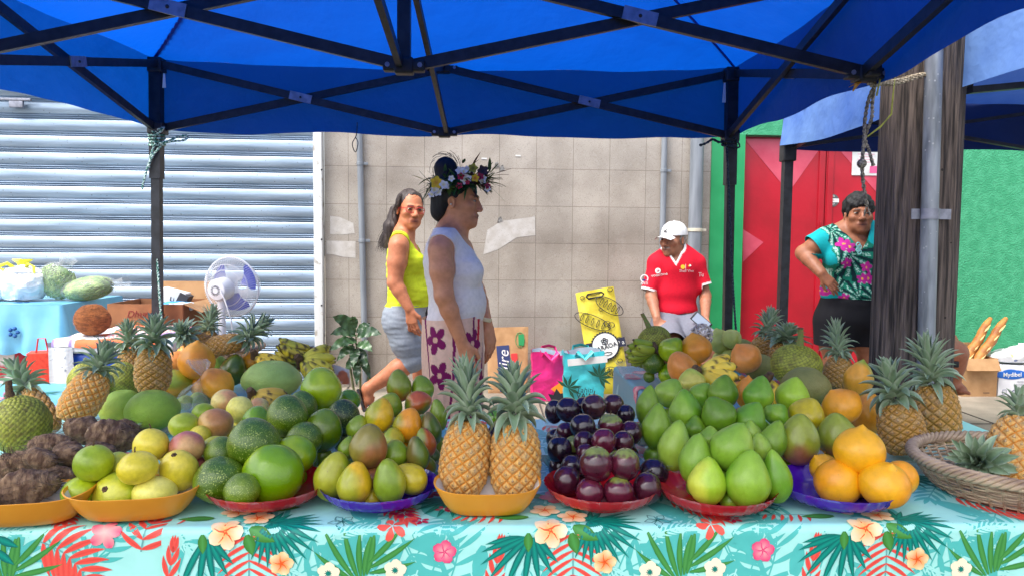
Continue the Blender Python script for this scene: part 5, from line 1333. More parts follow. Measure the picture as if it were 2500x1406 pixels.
# ------------------------------------------------------------------ people: one continuous skin each, grown from a signed distance field
def v3(p): return np.array((p[0], p[1], p[2]), dtype=np.float64)
class Body:
    def __init__(s, base): s.base = v3(base); s.pr = []; s.heads = []
    def rc(s, a, b, ra, rb, k=.02, g='', flat=None, sub=False, M=None):
        s.pr.append(('c', v3(a), v3(b), ra, rb, k, g, flat, sub, M))
    def el(s, c, r, k=.03, g='', rot=None, sub=False, M=None):
        s.pr.append(('e', v3(c), v3(r), rot, 0, k, g, None, sub, M))
    def d(s, q, Pt):
        ty, a, b, ra, rb, k, g, flat, sub, M = q
        X = Pt
        if M is not None:
            Mi = np.array(M.inverted()); X = Pt @ Mi[:3, :3].T + Mi[:3, 3]
        if ty == 'c':
            pa, ba = X - a, b - a
            if flat is not None:
                n, f = np.asarray(flat[0]), flat[1]; pa = pa + np.outer(pa @ n, n) * (1 / f - 1); ba = ba + n * (ba @ n) * (1 / f - 1)
            t = np.clip(pa @ ba / max(ba @ ba, 1e-9), 0, 1)
            return np.linalg.norm(pa - t[:, None] * ba, axis=1) - (ra + (rb - ra) * t)
        X = X - a
        if ra is not None: X = X @ np.array(ra.to_3x3() if hasattr(ra, 'to_3x3') else ra)
        k0 = np.linalg.norm(X / b, axis=1); k1 = np.linalg.norm(X / (b * b), axis=1)
        return k0 * (k0 - 1) / np.maximum(k1, 1e-6)
    def bounds(s, q):
        ty, a, b, ra, rb, k, g, flat, sub, M = q
        if ty == 'c': m = max(ra, rb) * 1.05 + k; lo, hi = np.minimum(a, b) - m, np.maximum(a, b) + m
        else: m = (b.max() if ra is not None else b) + k; lo, hi = a - m, a + m
        if M is not None:
            cs = np.array([(M @ Vector((x, y, z))) for x in (lo[0], hi[0]) for y in (lo[1], hi[1]) for z in (lo[2], hi[2])]); lo, hi = cs.min(0), cs.max(0)
        return lo, hi
    def field(s, Pt, groups=None):
        d = np.full(len(Pt), 1.0)
        for q in s.pr:
            if q[8] or (groups is not None and q[6] not in groups): continue
            e = s.d(q, Pt); k = max(q[5], 1e-4); h = np.clip(.5 + .5 * (d - e) / k, 0, 1); d = d + (e - d) * h - k * h * (1 - h)
        return d
    def mesh(s, h):
        bs = [s.bounds(q) for q in s.pr if not q[8]]
        lo = np.min([b[0] for b in bs], 0) - 3 * h; hi = np.max([b[1] for b in bs], 0) + 3 * h
        n = np.ceil((hi - lo) / h).astype(int) + 1
        vol = np.full(n, .4, dtype=np.float32); ax = [lo[i] + h * np.arange(n[i]) for i in range(3)]
        for q in s.pr:
            a, b = s.bounds(q); i0 = np.maximum(0, np.floor((a - lo) / h).astype(int) - 3); i1 = np.minimum(n, np.ceil((b - lo) / h).astype(int) + 4)
            if np.any(i1 <= i0): continue
            sl = tuple(slice(i0[i], i1[i]) for i in range(3))
            g = np.stack(np.meshgrid(*[ax[i][sl[i]] for i in range(3)], indexing='ij'), -1).reshape(-1, 3)
            e = s.d(q, g).reshape(vol[sl].shape); d = vol[sl]; k = max(q[5], 1e-4)
            if q[8]:
                hh = np.clip(.5 - .5 * (d + e) / k, 0, 1); vol[sl] = d + (-e - d) * hh + k * hh * (1 - hh)
            else:
                hh = np.clip(.5 + .5 * (d - e) / k, 0, 1); vol[sl] = d + (e - d) * hh - k * hh * (1 - hh)
        return nets(vol, lo, h)
def nets(vol, lo, h):
    ins = vol < 0; nx, ny, nz = vol.shape
    acc = np.zeros((nx - 1, ny - 1, nz - 1, 3), dtype=np.float64); cnt = np.zeros((nx - 1, ny - 1, nz - 1))
    off = [(i, j, k) for i in (0, 1) for j in (0, 1) for k in (0, 1)]
    at = lambda A, o: A[o[0]:nx - 1 + o[0], o[1]:ny - 1 + o[1], o[2]:nz - 1 + o[2]]
    for o in off:
        for axn in range(3):
            if o[axn]: continue
            p = list(o); p[axn] = 1; a, b = at(vol, o), at(vol, p); m = (at(ins, o) != at(ins, p))
            t = np.where(m, a / np.where(m, a - b, 1), 0)
            for c in range(3): acc[..., c] += m * (o[c] + (t if c == axn else 0))
            cnt += m
    cell = cnt > 0; idx = -np.ones(cell.shape, dtype=np.int64); idx[cell] = np.arange(cell.sum())
    co = np.argwhere(cell); Vv = lo + h * (co + acc[cell] / cnt[cell][:, None])
    Q = []
    for axn in range(3):
        u, w = (axn + 1) % 3, (axn + 2) % 3; p = [0, 0, 0]; p[axn] = 1
        a = ins[:nx - p[0], :ny - p[1], :nz - p[2]]; b = ins[p[0]:, p[1]:, p[2]:]
        e = np.argwhere(a != b); fl = a[tuple(e.T)]
        ok = (e[:, u] > 0) & (e[:, w] > 0) & (e[:, u] < vol.shape[u] - 1) & (e[:, w] < vol.shape[w] - 1); e, fl = e[ok], fl[ok]
        def g(du, dw):
            c = e.copy(); c[:, u] -= du; c[:, w] -= dw; return idx[tuple(c.T)]
        q = np.stack([g(1, 1), g(0, 1), g(0, 0), g(1, 0)], 1); q[~fl] = q[~fl][:, ::-1]; Q.append(q)
    return Vv, np.concatenate(Q)
def vnorm(Vv, Q):
    n = np.zeros_like(Vv); fn = np.cross(Vv[Q[:, 2]] - Vv[Q[:, 0]], Vv[Q[:, 3]] - Vv[Q[:, 1]])
    for i in range(4): np.add.at(n, Q[:, i], fn)
    return n / np.maximum(np.linalg.norm(n, axis=1), 1e-12)[:, None]
def clip(Vv, N_, Q, phi):
    """the part of a mesh where phi > 0, cut cleanly along phi = 0"""
    T_ = np.concatenate([Q[:, [0, 1, 2]], Q[:, [0, 2, 3]]]); pos = phi > 0; c = pos[T_].sum(1)
    keep = T_[c == 3]; new, nn, em, out = [], [], {}, []
    base = len(Vv)
    def cut(a, b):
        k = (min(a, b), max(a, b))
        if k not in em:
            t = phi[a] / (phi[a] - phi[b]); em[k] = base + len(new); new.append(Vv[a] + (Vv[b] - Vv[a]) * t); nn.append(N_[a] + (N_[b] - N_[a]) * t)
        return em[k]
    for t in T_[(c == 1) | (c == 2)]:
        p = [bool(pos[i]) for i in t]; s = p.index(True) if sum(p) == 1 else p.index(False); a, b, d = t[s], t[(s + 1) % 3], t[(s + 2) % 3]
        ab, ad = cut(a, b), cut(a, d)
        if sum(p) == 1: out.append((a, ab, ad))
        else: out += [(ab, b, d), (ab, d, ad)]
    F_ = np.concatenate([keep, np.array(out).reshape(-1, 3)]) if out else keep
    A = np.concatenate([Vv, np.array(new).reshape(-1, 3)]); B = np.concatenate([N_, np.array(nn).reshape(-1, N_.shape[1])])
    u, inv = np.unique(F_, return_inverse=True); return A[u], B[u], inv.reshape(-1, 3)
def garment(name, Vv, N_, Q, phi, off, m, parent, base, colour=None, wr=0.0, wsc=14, wst=(1, 1, 1), ph=0.0, trim=None):
    A, E, F_ = clip(Vv, np.column_stack([N_, phi if trim is None else trim]), Q, phi); B = E[:, :3]
    w = np.zeros(len(A))
    if wr: w = np.array([mnoise.noise(Vector((p[0] * wst[0] * wsc + ph, p[1] * wst[1] * wsc, p[2] * wst[2] * wsc))) for p in A]) * wr
    o = A + B * (off + w)[:, None]
    ed = {}
    for t in F_:
        for i in range(3):
            k = (t[i], t[(i + 1) % 3]); kk = (min(k), max(k)); ed[kk] = None if kk in ed else k
    rim = [k for k in ed.values() if k is not None]; fs = [tuple(t) for t in F_]; vs = [tuple(p - base) for p in o]; cs = None
    mp = {}
    for a, b in rim:
        for i in (a, b):
            if i not in mp: mp[i] = len(vs); vs.append(tuple(A[i] - B[i] * .002 - base))
        fs.append((b, a, mp[a], mp[b]))
    g = mesh_obj(name, vs, fs, m, parent, ang=70)
    if colour is not None:
        c = np.array(colour(A, E)); colattr(g, np.concatenate([c, c[list(mp.keys())]]) if mp else c)
    return g
def head(b, M, sc=1.0, jaw=1.0, nose=1.0, age=0.0):
    """a head in its own frame (facing -Y, eyes at z 0) placed by M"""
    M = M @ SC(sc, sc, sc); K = dict(M=M, g='head')
    b.el((0, .018, .036), (.073, .094, .080), .02, **K); b.el((0, -.026, -.022), (.061, .064, .084), .025, **K)
    b.el((0, -.040, -.076), (.045 * jaw, .045, .034), .03, **K); b.el((0, -.076, -.097), (.019, .015, .017), .02, **K)
    for s in (-1, 1):
        b.el((s * .042, -.058, -.022), (.023, .024, .020), .02, **K); b.rc((s * .012, -.088, .021), (s * .042, -.077, .020), .0085, .0075, .012, **K)
        b.el((s * .030, -.0935, .002), (.019, .016, .0115), .008, sub=True, **K)
        b.el((s * .030, -.074, .001), (.015, .015, .0125), .006, **K)
        b.el((s * .014 * nose, -.099, -.037), (.0095 * nose, .011, .0085), .008, **K)
        b.el((s * .074, .010, -.008), (.008, .019, .030), .008, rot=Euler((R(-12), 0, R(s * 22))).to_matrix(), **K)
        b.el((s * .080, .006, -.006), (.005, .010, .017), .006, sub=True, rot=Euler((R(-12), 0, R(s * 22))).to_matrix(), **K)
        b.rc((s * .020, -.094, -.042), (s * .030, -.083, -.066), .003, .002, .010, sub=True, **K)
    b.rc((0, -.086, .012), (0, -.108 * (.9 + .1 * nose), -.031), .0085, .0125 * nose, .012, **K)
    b.rc((-.020, -.086, -.0615), (.020, -.086, -.0615), .0068, .0068, .010, **K); b.rc((0, -.092, -.0615), (0, -.092, -.062), .006, .006, .010, **K)
    b.rc((-.017, -.085, -.0735), (.017, -.085, -.0735), .0075, .0075, .010, **K); b.rc((-.024, -.096, -.0672), (.024, -.096, -.0672), .0026, .0026, .004, sub=True, **K)
    b.heads.append(M)
def skin_colour(b, Vv, base, lips, brow, stubble=None):
    c = np.tile(np.array(base), (len(Vv), 1)).astype(float)
    rr = np.array([mnoise.noise(Vector(p) * 22) * .5 + mnoise.noise(Vector(p) * 60) * .3 for p in Vv]); c *= (1 + .07 * rr)[:, None]
    Mi = np.array(b.heads[0].inverted()); L = Vv @ Mi[:3, :3].T + Mi[:3, 3]
    def mixin(m, col, a): c[:] = c + (np.array(col) - c) * (np.clip(m, 0, 1) * a)[:, None]
    x, y, z = L.T; fr = (y < -.06)
    e = lambda v, w: np.exp(-(v / w) ** 2)
    mixin(fr * e(x, .025) * e(z + .067, .0105), lips, .95); mixin(fr * e(x, .025) * e(z + .0672, .0030), np.array(lips) * .25, .9)
    bx = np.abs(x) - .029; mixin(fr * (np.abs(bx) < .017) * e(z - .0235 + .006 * (bx / .017) ** 2, .0058), brow, .97)
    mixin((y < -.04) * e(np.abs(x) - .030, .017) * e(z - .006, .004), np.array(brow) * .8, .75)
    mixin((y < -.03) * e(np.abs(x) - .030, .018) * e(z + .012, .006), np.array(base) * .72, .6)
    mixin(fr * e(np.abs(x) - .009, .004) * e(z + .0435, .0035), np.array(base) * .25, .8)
    if stubble is not None: mixin(fr * (np.abs(x) < .03) * e(z + .0525, .0055), stubble, .8)
    return c
SKINM = mat('skin', (1, 1, 1, 1), .48, attr='Col', c2=(.86, .82, .8, 1), sc=40, bump=.16, bsc=130, bdist=.003, sss=.08, spec=.4)
EYEM = mat('eye', (1, 1, 1, 1), .15, attr='Col')
def eyes(b, parent, look=(0, 0)):
    M = b.heads[0]
    for s in (-1, 1):
        mb = MB(); mb.ball((0, 0, 0), (.0136, .0115, .0064), 20); cs = []
        for v in mb.v:
            d = Vector(v).normalized().dot(Vector((look[0], -1, look[1])).normalized()); cs.append(G(12, 8, 8) if d > .74 else (G(60, 36, 24) if d > .62 else G(160, 148, 138)))
        mb.v = [tuple(M @ (Vector(v) + V(s * .0305, -.0792, .002)) - Vector(b.base)) for v in mb.v]
        o = mb.build('eye', EYEM, parent); colattr(o, cs)
def hand(b, w, d, n, side, curl=25, sc=1.0, spread=6, thumb=1.0, g='arm'):
    """w wrist, d pointing direction, n the way the palm faces; five fingers of different length"""
    w, d, n = Vector(w), Vector(d).normalized(), Vector(n); n = (n - d * n.dot(d)).normalized(); s = d.cross(n) * side
    for i in range(4):
        kx = (-.027 + .018 * i) * sc; k = w + d * (.078 - .006 * abs(i - 1.2)) * sc + s * kx
        b.rc(w + d * .008 + s * kx * .55, k, .0155 * sc, .0115 * sc, .012, g=g)
        a = R(curl * (.55 + .12 * i)); p = k; dir_ = d + s * math.tan(R(spread)) * (i - 1.5) * .5; L = (.040, .045, .042, .033)[i] * sc; ra = (.0092, .0096, .0092, .008)[i] * sc
        for j in range(3):
            ang = a * (j + .6); q = p + (dir_.normalized() * math.cos(ang) + n * math.sin(ang)) * L * (1, .68, .52)[j]
            b.rc(p, q, ra * (1 - .08 * j), ra * (.92 - .1 * j), .004, g=g); p = q
    t0 = w + d * .018 * sc - s * .022 * sc; t1 = t0 + (d * .7 - s * .62 + n * .35).normalized() * .040 * sc * thumb; t2 = t1 + (d * .95 - s * .12 + n * .3).normalized() * .030 * sc; t3 = t2 + (d * .95 + n * .35).normalized() * .022 * sc
    b.rc(t0, t1, .0150 * sc, .0112 * sc, .010, g=g); b.rc(t1, t2, .0110 * sc, .0098 * sc, .006, g=g); b.rc(t2, t3, .0098 * sc, .0078 * sc, .004, g=g)
def foot(b, ankle, toe, sc=1.0, g='leg', up=None):
    a, t = Vector(ankle), Vector(toe); d = (t - a); f = V(d.x, d.y, d.z * .6).normalized(); s = f.cross(V(0, 0, 1)).normalized()
    heel = a - f * .035 * sc + V(0, 0, -.045 * sc) * (1 if up is None else up)
    b.rc(a, heel, .036 * sc, .030 * sc, .02, g=g); b.rc(a, t - f * .06 * sc, .034 * sc, .026 * sc, .03, g=g)
    b.rc(heel, t - f * .05 * sc, .028 * sc, .026 * sc, .02, g=g)
    for i in range(5):
        q = t - f * (.05 + .006 * i) * sc + s * (.034 - .017 * i) * sc; b.rc(q, q + f * (.045 - .005 * i) * sc, .012 * sc, (.0115 - .001 * i) * sc, .008, g=g)
def arm(b, sh, el, wr, r, g='arm', k=.035):
    sh, el, wr = Vector(sh), Vector(el), Vector(wr)
    b.rc(sh, sh.lerp(el, .45), r[0], r[1], k, g=g); b.rc(sh.lerp(el, .45), el, r[1], r[2], .02, g=g)
    b.rc(el, el.lerp(wr, .3), r[2], r[3], .02, g=g); b.rc(el.lerp(wr, .3), wr, r[3], r[4], .015, g=g)
def leg(b, hip, knee, ank, r, g='leg'):
    hip, knee, ank = Vector(hip), Vector(knee), Vector(ank)
    b.rc(hip, hip.lerp(knee, .5), r[0], r[1], .05, g=g); b.rc(hip.lerp(knee, .5), knee, r[1], r[2], .03, g=g)
    bk = (hip - knee).normalized().cross((ank - knee).normalized()); b.rc(knee, knee.lerp(ank, .35), r[2] * .96, r[3], .02, g=g); b.rc(knee.lerp(ank, .35), ank, r[3], r[4], .02, g=g)
def figure(b, name_label, h, cols, stub=None, look=(0, 0)):
    t = thing('person', name_label, 'person', b.base)
    Vv, Q = b.mesh(h); Nn = vnorm(Vv, Q)
    o = mesh_obj('body', Vv - b.base, Q, SKINM, t, ang=180); colattr(o, skin_colour(b, Vv, *cols, stubble=stub)); eyes(b, t, look)
    return t, Vv, Q, Nn
def hair_mesh(name, parts, h, m, parent, base, noise=.004, sc=(30, 30, 8)):
    """parts: list of calls on a scratch Body"""
    s = Body(base); parts(s); Vv, Q = s.mesh(h); Nn = vnorm(Vv, Q)
    n = np.array([mnoise.noise(Vector((p[0] * sc[0], p[1] * sc[1], p[2] * sc[2]))) + .5 * mnoise.noise(Vector((p[0] * sc[0] * 3, p[1] * sc[1] * 3, p[2] * sc[2] * 2))) for p in Vv])
    return mesh_obj(name, Vv + Nn * (n * noise)[:, None] - np.array(base), Q, m, parent, ang=180)
HAIRB = mat('black_hair', lin((10, 10, 13)), .7, c2=lin((24, 22, 25)), sc=60, stretch=(1, 1, .2), bump=.6, bsc=90, bdist=.006)
HAIRG = mat('greying_brown_hair', lin((44, 32, 30)), .55, c2=lin((104, 90, 84)), sc=30, lo=.5, hi=.78, stretch=(1, 1, .25), bump=.7, bsc=80, bdist=.008)
HAIRW = mat('grey_hair', lin((120, 116, 112)), .6, c2=lin((180, 176, 170)), sc=50, bump=.6, bsc=80, bdist=.006)
def strands(mb, pts, n, spread, r, rr, m=0):
    for _ in range(n):
        o = V(rr.gauss(0, spread), rr.gauss(0, spread), rr.gauss(0, spread)); q = [Vector(p) + o * (.3 + 1.4 * i / len(pts)) + V(rr.gauss(0, spread), rr.gauss(0, spread), rr.gauss(0, spread)) * .3 for i, p in enumerate(pts)]
        mb.tube(q, [r, r, r * .8, r * .3][:len(q)] if len(q) <= 4 else [r * (1 - .8 * i / (len(q) - 1)) for i in range(len(q))], 4, m=m, caps=False)
def ell_phi(Pt, c, r):
    X = (Pt - v3(c)) / np.array(r); return np.linalg.norm(X, axis=1) - 1     # >0 outside
def cloth_mat(name, rough=.8, attr='Col', **k): return mat(name, (1, 1, 1, 1), rough, attr=attr, c2=(.9, .9, .9, 1), sc=60, bump=.15, bsc=260, bdist=.002, spec=.25, **k)
CLOTHM = cloth_mat('woven_cloth')
# ---- woman with the flower crown, in the white tank top, facing right
def woman_white():
    D = 3.3; q = lambda x, y, dy=0.0: P(x, y, y=D + dy)
    b = Body(V(q(1108, 700).x, D, 0)); bx = b.base[0]
    b.el(q(1096, 628), (.105, .150, .13), .05, g='torso'); b.el(q(1104, 668), (.108, .14, .12), .05, g='torso')
    for dy in (-.075, .075): b.el(q(1143, 664, dy), (.062, .062, .062), .05, g='torso')
    b.el(q(1114, 728), (.112, .142, .12), .06, g='torso'); b.el(q(1130, 748), (.092, .12, .085), .06, g='torso')
    b.el(q(1104, 790), (.110, .148, .12), .05, g='torso')
    for dy in (-.08, .08): b.el(q(1084, 815, dy * .9), (.072, .07, .09), .04, g='torso')
    b.rc(q(1082, 588, -.13), q(1100, 570, 0), .052, .055, .04, g='torso'); b.rc(q(1105, 590, .14), q(1100, 570, 0), .052, .055, .04, g='torso')
    b.rc(q(1098, 585), q(1112, 520), .060, .050, .03, g='neck'); b.rc(q(1110, 575), q(1130, 545), .04, .034, .03, g='neck')
    head(b, T(*q(1117, 492)) @ RZ(80) @ RX(2), 1.0, .95, .85)
    # near arm hangs at her side, its hand lost among the pineapple leaves; far arm forward
    arm(b, q(1074, 612, -.175), q(1084, 722, -.20), q(1126, 832, -.17), (.052, .049, .039, .038, .027)); hand(b, q(1128, 838, -.17), (.25, .0, -1), (.1, 1, 0), -1, 26)
    arm(b, q(1128, 606, .17), q(1165, 712, .20), q(1190, 792, .10), (.05, .046, .036, .036, .025)); hand(b, q(1192, 798, .10), (.16, -.1, -1), (-.7, .6, 0), 1, 30)
    for s, dy in ((0, -.072), (1, .072)):
        leg(b, q(1098, 810, dy), V(bx + .01 + .05 * s, D + dy, .42), V(bx - .03 + .09 * s, D + dy, .075), (.066, .062, .052, .05, .034)); foot(b, V(bx - .03 + .09 * s, D + dy, .07), V(bx + .16 + .09 * s, D + dy, .025))
    sk = G(212, 146, 106)
    t, Vv, Q, Nn = figure(b, 'woman in a white tank top and peach sarong wearing a crown of flowers, facing right', .0055, (sk, G(120, 58, 54), G(34, 24, 22)), look=(.2, 0))
    da, dt = b.field(Vv, ('arm',)), b.field(Vv, ('torso', 'neck')); dh = b.field(Vv, ('head',))
    zb = q(1100, 778).z
    nk = q(1108, 572); phi_n = ell_phi(Vv, (nk.x + .02, nk.y, nk.z + .012), (.098, .10, .105))
    phi_n2 = ell_phi(Vv, (nk.x + .085, nk.y, nk.z - .01), (.06, .075, .075))
    sh = q(1074, 612, -.2); armh = ell_phi(Vv, (sh.x - .005, sh.y - .03, sh.z - .03), (.075, .09, .115)); sh2 = q(1128, 606, .19); armh2 = ell_phi(Vv, (sh2.x, sh2.y + .03, sh2.z - .03), (.07, .09, .11))
    ph = np.minimum.reduce([(da - dt) - .004, (Vv[:, 2] - zb) * 1.0, phi_n * .07, phi_n2 * .07, armh * .07, armh2 * .07, dh - dt, q(1100, 560).z - Vv[:, 2]])
    wht = lambda A, B: np.tile(np.array(G(234, 226, 218)), (len(A), 1))
    garment('tank_top', Vv, Nn, Q, ph, .005, CLOTHM, t, b.base, wht, .003, 11, (1, 1, 3.2))
    # sarong: wrapped skirt with folds
    mb = MB(); z0, z1 = q(1100, 770).z, .16; NU, NV = 280, 150; cs = []
    def sk_(i, j):
        a = 2 * math.pi * i; z = z0 + (z1 - z0) * j; k = j
        cx = q(1104, 790).x - bx + .012 * k; rx = .134 + .006 * math.sin(math.pi * min(1, k * 2)) - .012 * k; ry = .182 + .012 * math.sin(math.pi * min(1, k * 1.6)) - .02 * k
        f = (.010 * k + .003) * math.sin(a * 9 + 2.1 * math.sin(a * 2) + k) + .005 * math.sin(a * 17 + 3 * k) * k
        sc_ = 1 + f / .15 * (.4 + .6 * abs(math.cos(a - .4)))
        return (cx + rx * sc_ * math.cos(a), ry * sc_ * math.sin(a), z + .010 * math.cos(a) * (1 - k) - .0)
    mb.grid(sk_, NU, NV, cu=True)
    rr = random.Random(4); fl = [(4.22, .12, .5), (4.34, .34, 1.4), (5.45, .16, .2), (5.95, .45, 2.0), (4.62, .80, 1.1), (5.2, .62, .4), (.5, .3, 1), (1.5, .6, 2), (2.6, .2, 0), (3.3, .7, 1)]
    pe, mg, rd, pk = G(226, 178, 150), G(124, 22, 84), G(196, 26, 48), G(240, 206, 182)
    for j in range(NV + 1):
        for i in range(NU):
            a = 2 * math.pi * i / NU; v = j / NV; c = mix(pe, pk, .5 + .5 * mnoise.noise(V(a * 2, v * 5, 1)))
            for k_, a0 in enumerate((3.7, 4.55, 5.3, 6.1, .6, 1.9, 2.8)):
                w = a - a0 - .55 * math.sin(v * 3.2 + k_) * .5
                if abs(w) < .045: c = mg
                if k_ == 2 and abs(w - .25) < .05 and v < .5: c = rd
            for (fa, fv, fr) in fl:
                dx, dy = (a - fa) * .15, (v - fv) * .62; r_ = math.hypot(dx, dy)
                if r_ < .058 * (.45 + .55 * abs(math.cos(2.5 * (math.atan2(dy, dx) - fr)))): c = mg if r_ > .012 else pe
            cs.append(c)
    o = mb.build('sarong', CLOTHM, t, ang=180); colattr(o, cs)
    mb = MB(); kp = q(1150, 782, -.06) - Vector(b.base); mb.ball((kp.x + .02, kp.y, kp.z), (.022, .022, .018), 12); mb.tube([kp, kp + V(.02, -.01, -.03), kp + V(.012, -.012, -.075)], [.012, .016, .006], 8); mb.tube([kp, kp + V(.035, 0, -.02), kp + V(.045, 0, -.05)], [.010, .012, .005], 8)
    mb.build('sarong_knot', mat('peach_cloth', lin((226, 178, 150)), .75, c2=lin((160, 40, 90)), sc=18, lo=.55, hi=.6), t)
    # hair, bun, nape roll
    Mh = b.heads[0]
    def hp(s):
        s.el((0, .024, .040), (.079, .099, .084), .02, M=Mh); s.el((0, -.085, -.01), (.075, .072, .085), .02, sub=True, M=Mh)
        s.el((0, .075, -.035), (.055, .045, .06), .03, M=Mh); s.el(q(1088, 412), (.052, .050, .050), .02); s.el(q(1090, 440), (.04, .04, .04), .03)
        s.el(q(1080, 500), (.030, .04, .040), .02)
    hm = hair_mesh('hair', hp, .0055, HAIRB, t, b.base, .003)
    mb = MB(); rr = random.Random(8)
    for k in range(26):
        a = rr.uniform(-.5, 3.6); c0 = q(1088, 412) - Vector(b.base); r_ = rr.uniform(.05, .066); mb.tube([c0 + V(math.cos(a + d_) * r_ * (1 + .2 * d_), rr.uniform(-.03, .03), math.sin(a + d_) * r_ * (1 + .25 * d_)) for d_ in (0, .3, .6, .9)], .0008, 4, caps=False)
    for k in range(12):
        c0 = q(1074, 505) - Vector(b.base); mb.tube([c0 + V(rr.uniform(-.01, .02), rr.uniform(-.02, .02), 0), c0 + V(rr.uniform(-.03, .0), rr.uniform(-.02, .02), -.04), c0 + V(rr.uniform(-.03, .03), rr.uniform(-.02, .02), -.085)], .0007, 4, caps=False)
    mb.build('flyaway_strand', HAIRB, hm)
    hm.children[-1]['kind'] = 'stuff'
    # flower crown: tilted ring of leaves with blossoms
    Wc = q(1120, 447) - Vector(b.base); ringM = T(*Wc) @ RY(-7) @ RX(6)
    LG = mat('dark_wreath_leaf', lin((38, 84, 44)), .5, c2=lin((104, 124, 44)), sc=16, lo=.45, hi=.65); LR = mat('bronze_wreath_leaf', lin((58, 30, 32)), .5, c2=lin((90, 50, 40)), sc=18)
    mb = MB(); rr = random.Random(12)
    def blade(p, d, L, w, m=0, droop=.3):
        d = Vector(d).normalized(); s = d.cross(V(0, 0, 1)); s = s.normalized() if s.length > .1 else V(1, 0, 0); vs = []
        for i in range(6):
            u = i / 5; c = p + d * L * u + V(0, 0, -droop * L * u * u); hw = w * math.sin(math.pi * (.1 + .88 * u)) ; up = V(0, 0, w * .35)
            vs += [c - s * hw + up * .5, c, c + s * hw + up * .5]
        mb.add(vs, [(i * 3 + k, i * 3 + k + 1, i * 3 + k + 4, i * 3 + k + 3) for i in range(5) for k in (0, 1)], m)
    mb.tube([ringM @ V(.098 * math.cos(a), .10 * math.sin(a), 0) for a in np.linspace(0, 2 * math.pi, 40)], .018, 8, caps=False)
    for k in range(470):
        a = rr.uniform(0, 2 * math.pi); p = ringM @ V(.10 * math.cos(a), .10 * math.sin(a), rr.uniform(-.025, .03)); side = math.cos(a)
        d = V(math.cos(a + rr.uniform(-.9, .9)), math.sin(a + rr.uniform(-.9, .9)), rr.uniform(-.7, .9)); big = rr.random() < .16
        blade(p, d, rr.uniform(.03, .06) * (1.7 if big else 1) * (1.25 if side > .5 else 1), rr.uniform(.005, .010) * (1.1 if big else 1), 1 if (side > .35 and rr.random() < .4) else 0, rr.uniform(-.3, .6))
    for (x, y, x2, y2, m) in ((1150, 410, 1172, 372, 1), (1140, 414, 1168, 390, 1), (1195, 420, 1196, 385, 0), (1210, 425, 1246, 412, 1), (1200, 430, 1240, 425, 1), (1196, 424, 1216, 400, 0), (1035, 440, 1008, 428, 0), (1045, 465, 1008, 482, 0), (1050, 460, 1018, 470, 0), (1087, 432, 1087, 400, 0), (1185, 450, 1200, 470, 0), (1200, 440, 1226, 436, 1), (1130, 400, 1135, 388, 0), (1050, 455, 1030, 492, 0)):
        p, p2 = q(x, y, -.04) - Vector(b.base), q(x2, y2, -.06) - Vector(b.base); blade(p, p2 - p, (p2 - p).length * 1.05, .008, m, .05)
    fc = mb.build('flower_crown', [LG, LR], t, ang=60)
    def bloom(x, y, dy, r, c, cc, n=5, w=.42, up=0):
        c0 = q(x, y, dy) - Vector(b.base); nrm = (V(0, 0, CH) - q(x, y, dy)).normalized(); nrm = (nrm + V(rr.uniform(-.4, .4), 0, .25 + up)).normalized(); Mx = T(*c0) @ nrm.to_track_quat('Z', 'Y').to_matrix().to_4x4(); m_ = MB(); cs = []
        a0 = rr.uniform(0, 6); r = r * .84
        for k in range(n):
            a = a0 + 2 * math.pi * k / n; d, s = V(math.cos(a), math.sin(a), 0), V(-math.sin(a), math.cos(a), 0); vs = []
            for i in range(6):
                u = i / 5; hw = r * w * math.sin(math.pi * (.12 + .8 * u)); z = r * (.15 + .35 * u * u - .3 * u ** 3); p = d * r * u + V(0, 0, z)
                for e in (-1, 0, 1): vs.append(p + s * hw * e + V(0, 0, abs(e) * r * .10)); cs.append(mix(cc, c, u * 2.2))
            m_.add(vs, [(i * 3 + e, i * 3 + e + 1, i * 3 + e + 4, i * 3 + e + 3) for i in range(5) for e in (0, 1)], 0, Mx)
        o_ = m_.build('flower', PETAL, fc, ang=180); colattr(o_, cs)
    YE, WH, RE, CR = G(244, 200, 20), G(238, 234, 226), G(178, 20, 60), G(240, 226, 150)
    bloom(1066, 447, -.13, .034, YE, G(220, 150, 10))
    for (x, y, dy, r) in ((1083, 452, -.14, .024), (1090, 455, -.13, .02), (1060, 466, -.13, .022), (1070, 470, -.125, .024), (1054, 476, -.12, .018), (1122, 418, -.13, .022), (1130, 421, -.13, .026), (1140, 416, -.12, .022), (1102, 437, -.14, .018), (1136, 440, -.13, .026), (1142, 437, -.13, .022), (1176, 441, -.10, .022), (1180, 436, -.10, .018), (1190, 462, -.08, .018)):
        bloom(x, y, dy, r, WH, CR)
    for (x, y, dy, r) in ((1125, 432, -.14, .02), (1122, 455, -.14, .018), (1172, 432, -.11, .02), (1190, 455, -.08, .018), (1142, 446, -.14, .014)): bloom(x, y, dy, r, RE, G(120, 10, 30))
    bloom(1160, 436, -.12, .022, YE, G(230, 120, 20)); bloom(1155, 412, -.12, .026, G(170, 160, 40), G(110, 110, 20)); bloom(1178, 418, -.10, .03, G(60, 34, 40), G(30, 18, 22))
    # earring, necklace, bracelet
    mb = MB(); e = q(1101, 499, -.08) - Vector(b.base); mb.ball(e, .004, 10); mb.build('earring', mat('pearl', lin((236, 232, 226)), .25), t)
    mb = MB(); pts = []
    for k in range(17):
        a = k / 16; x = 1088 + (1148 - 1088) * a; y = 566 + 22 * math.sin(math.pi * a) * .6 + 18 * a; pts.append((x, y))
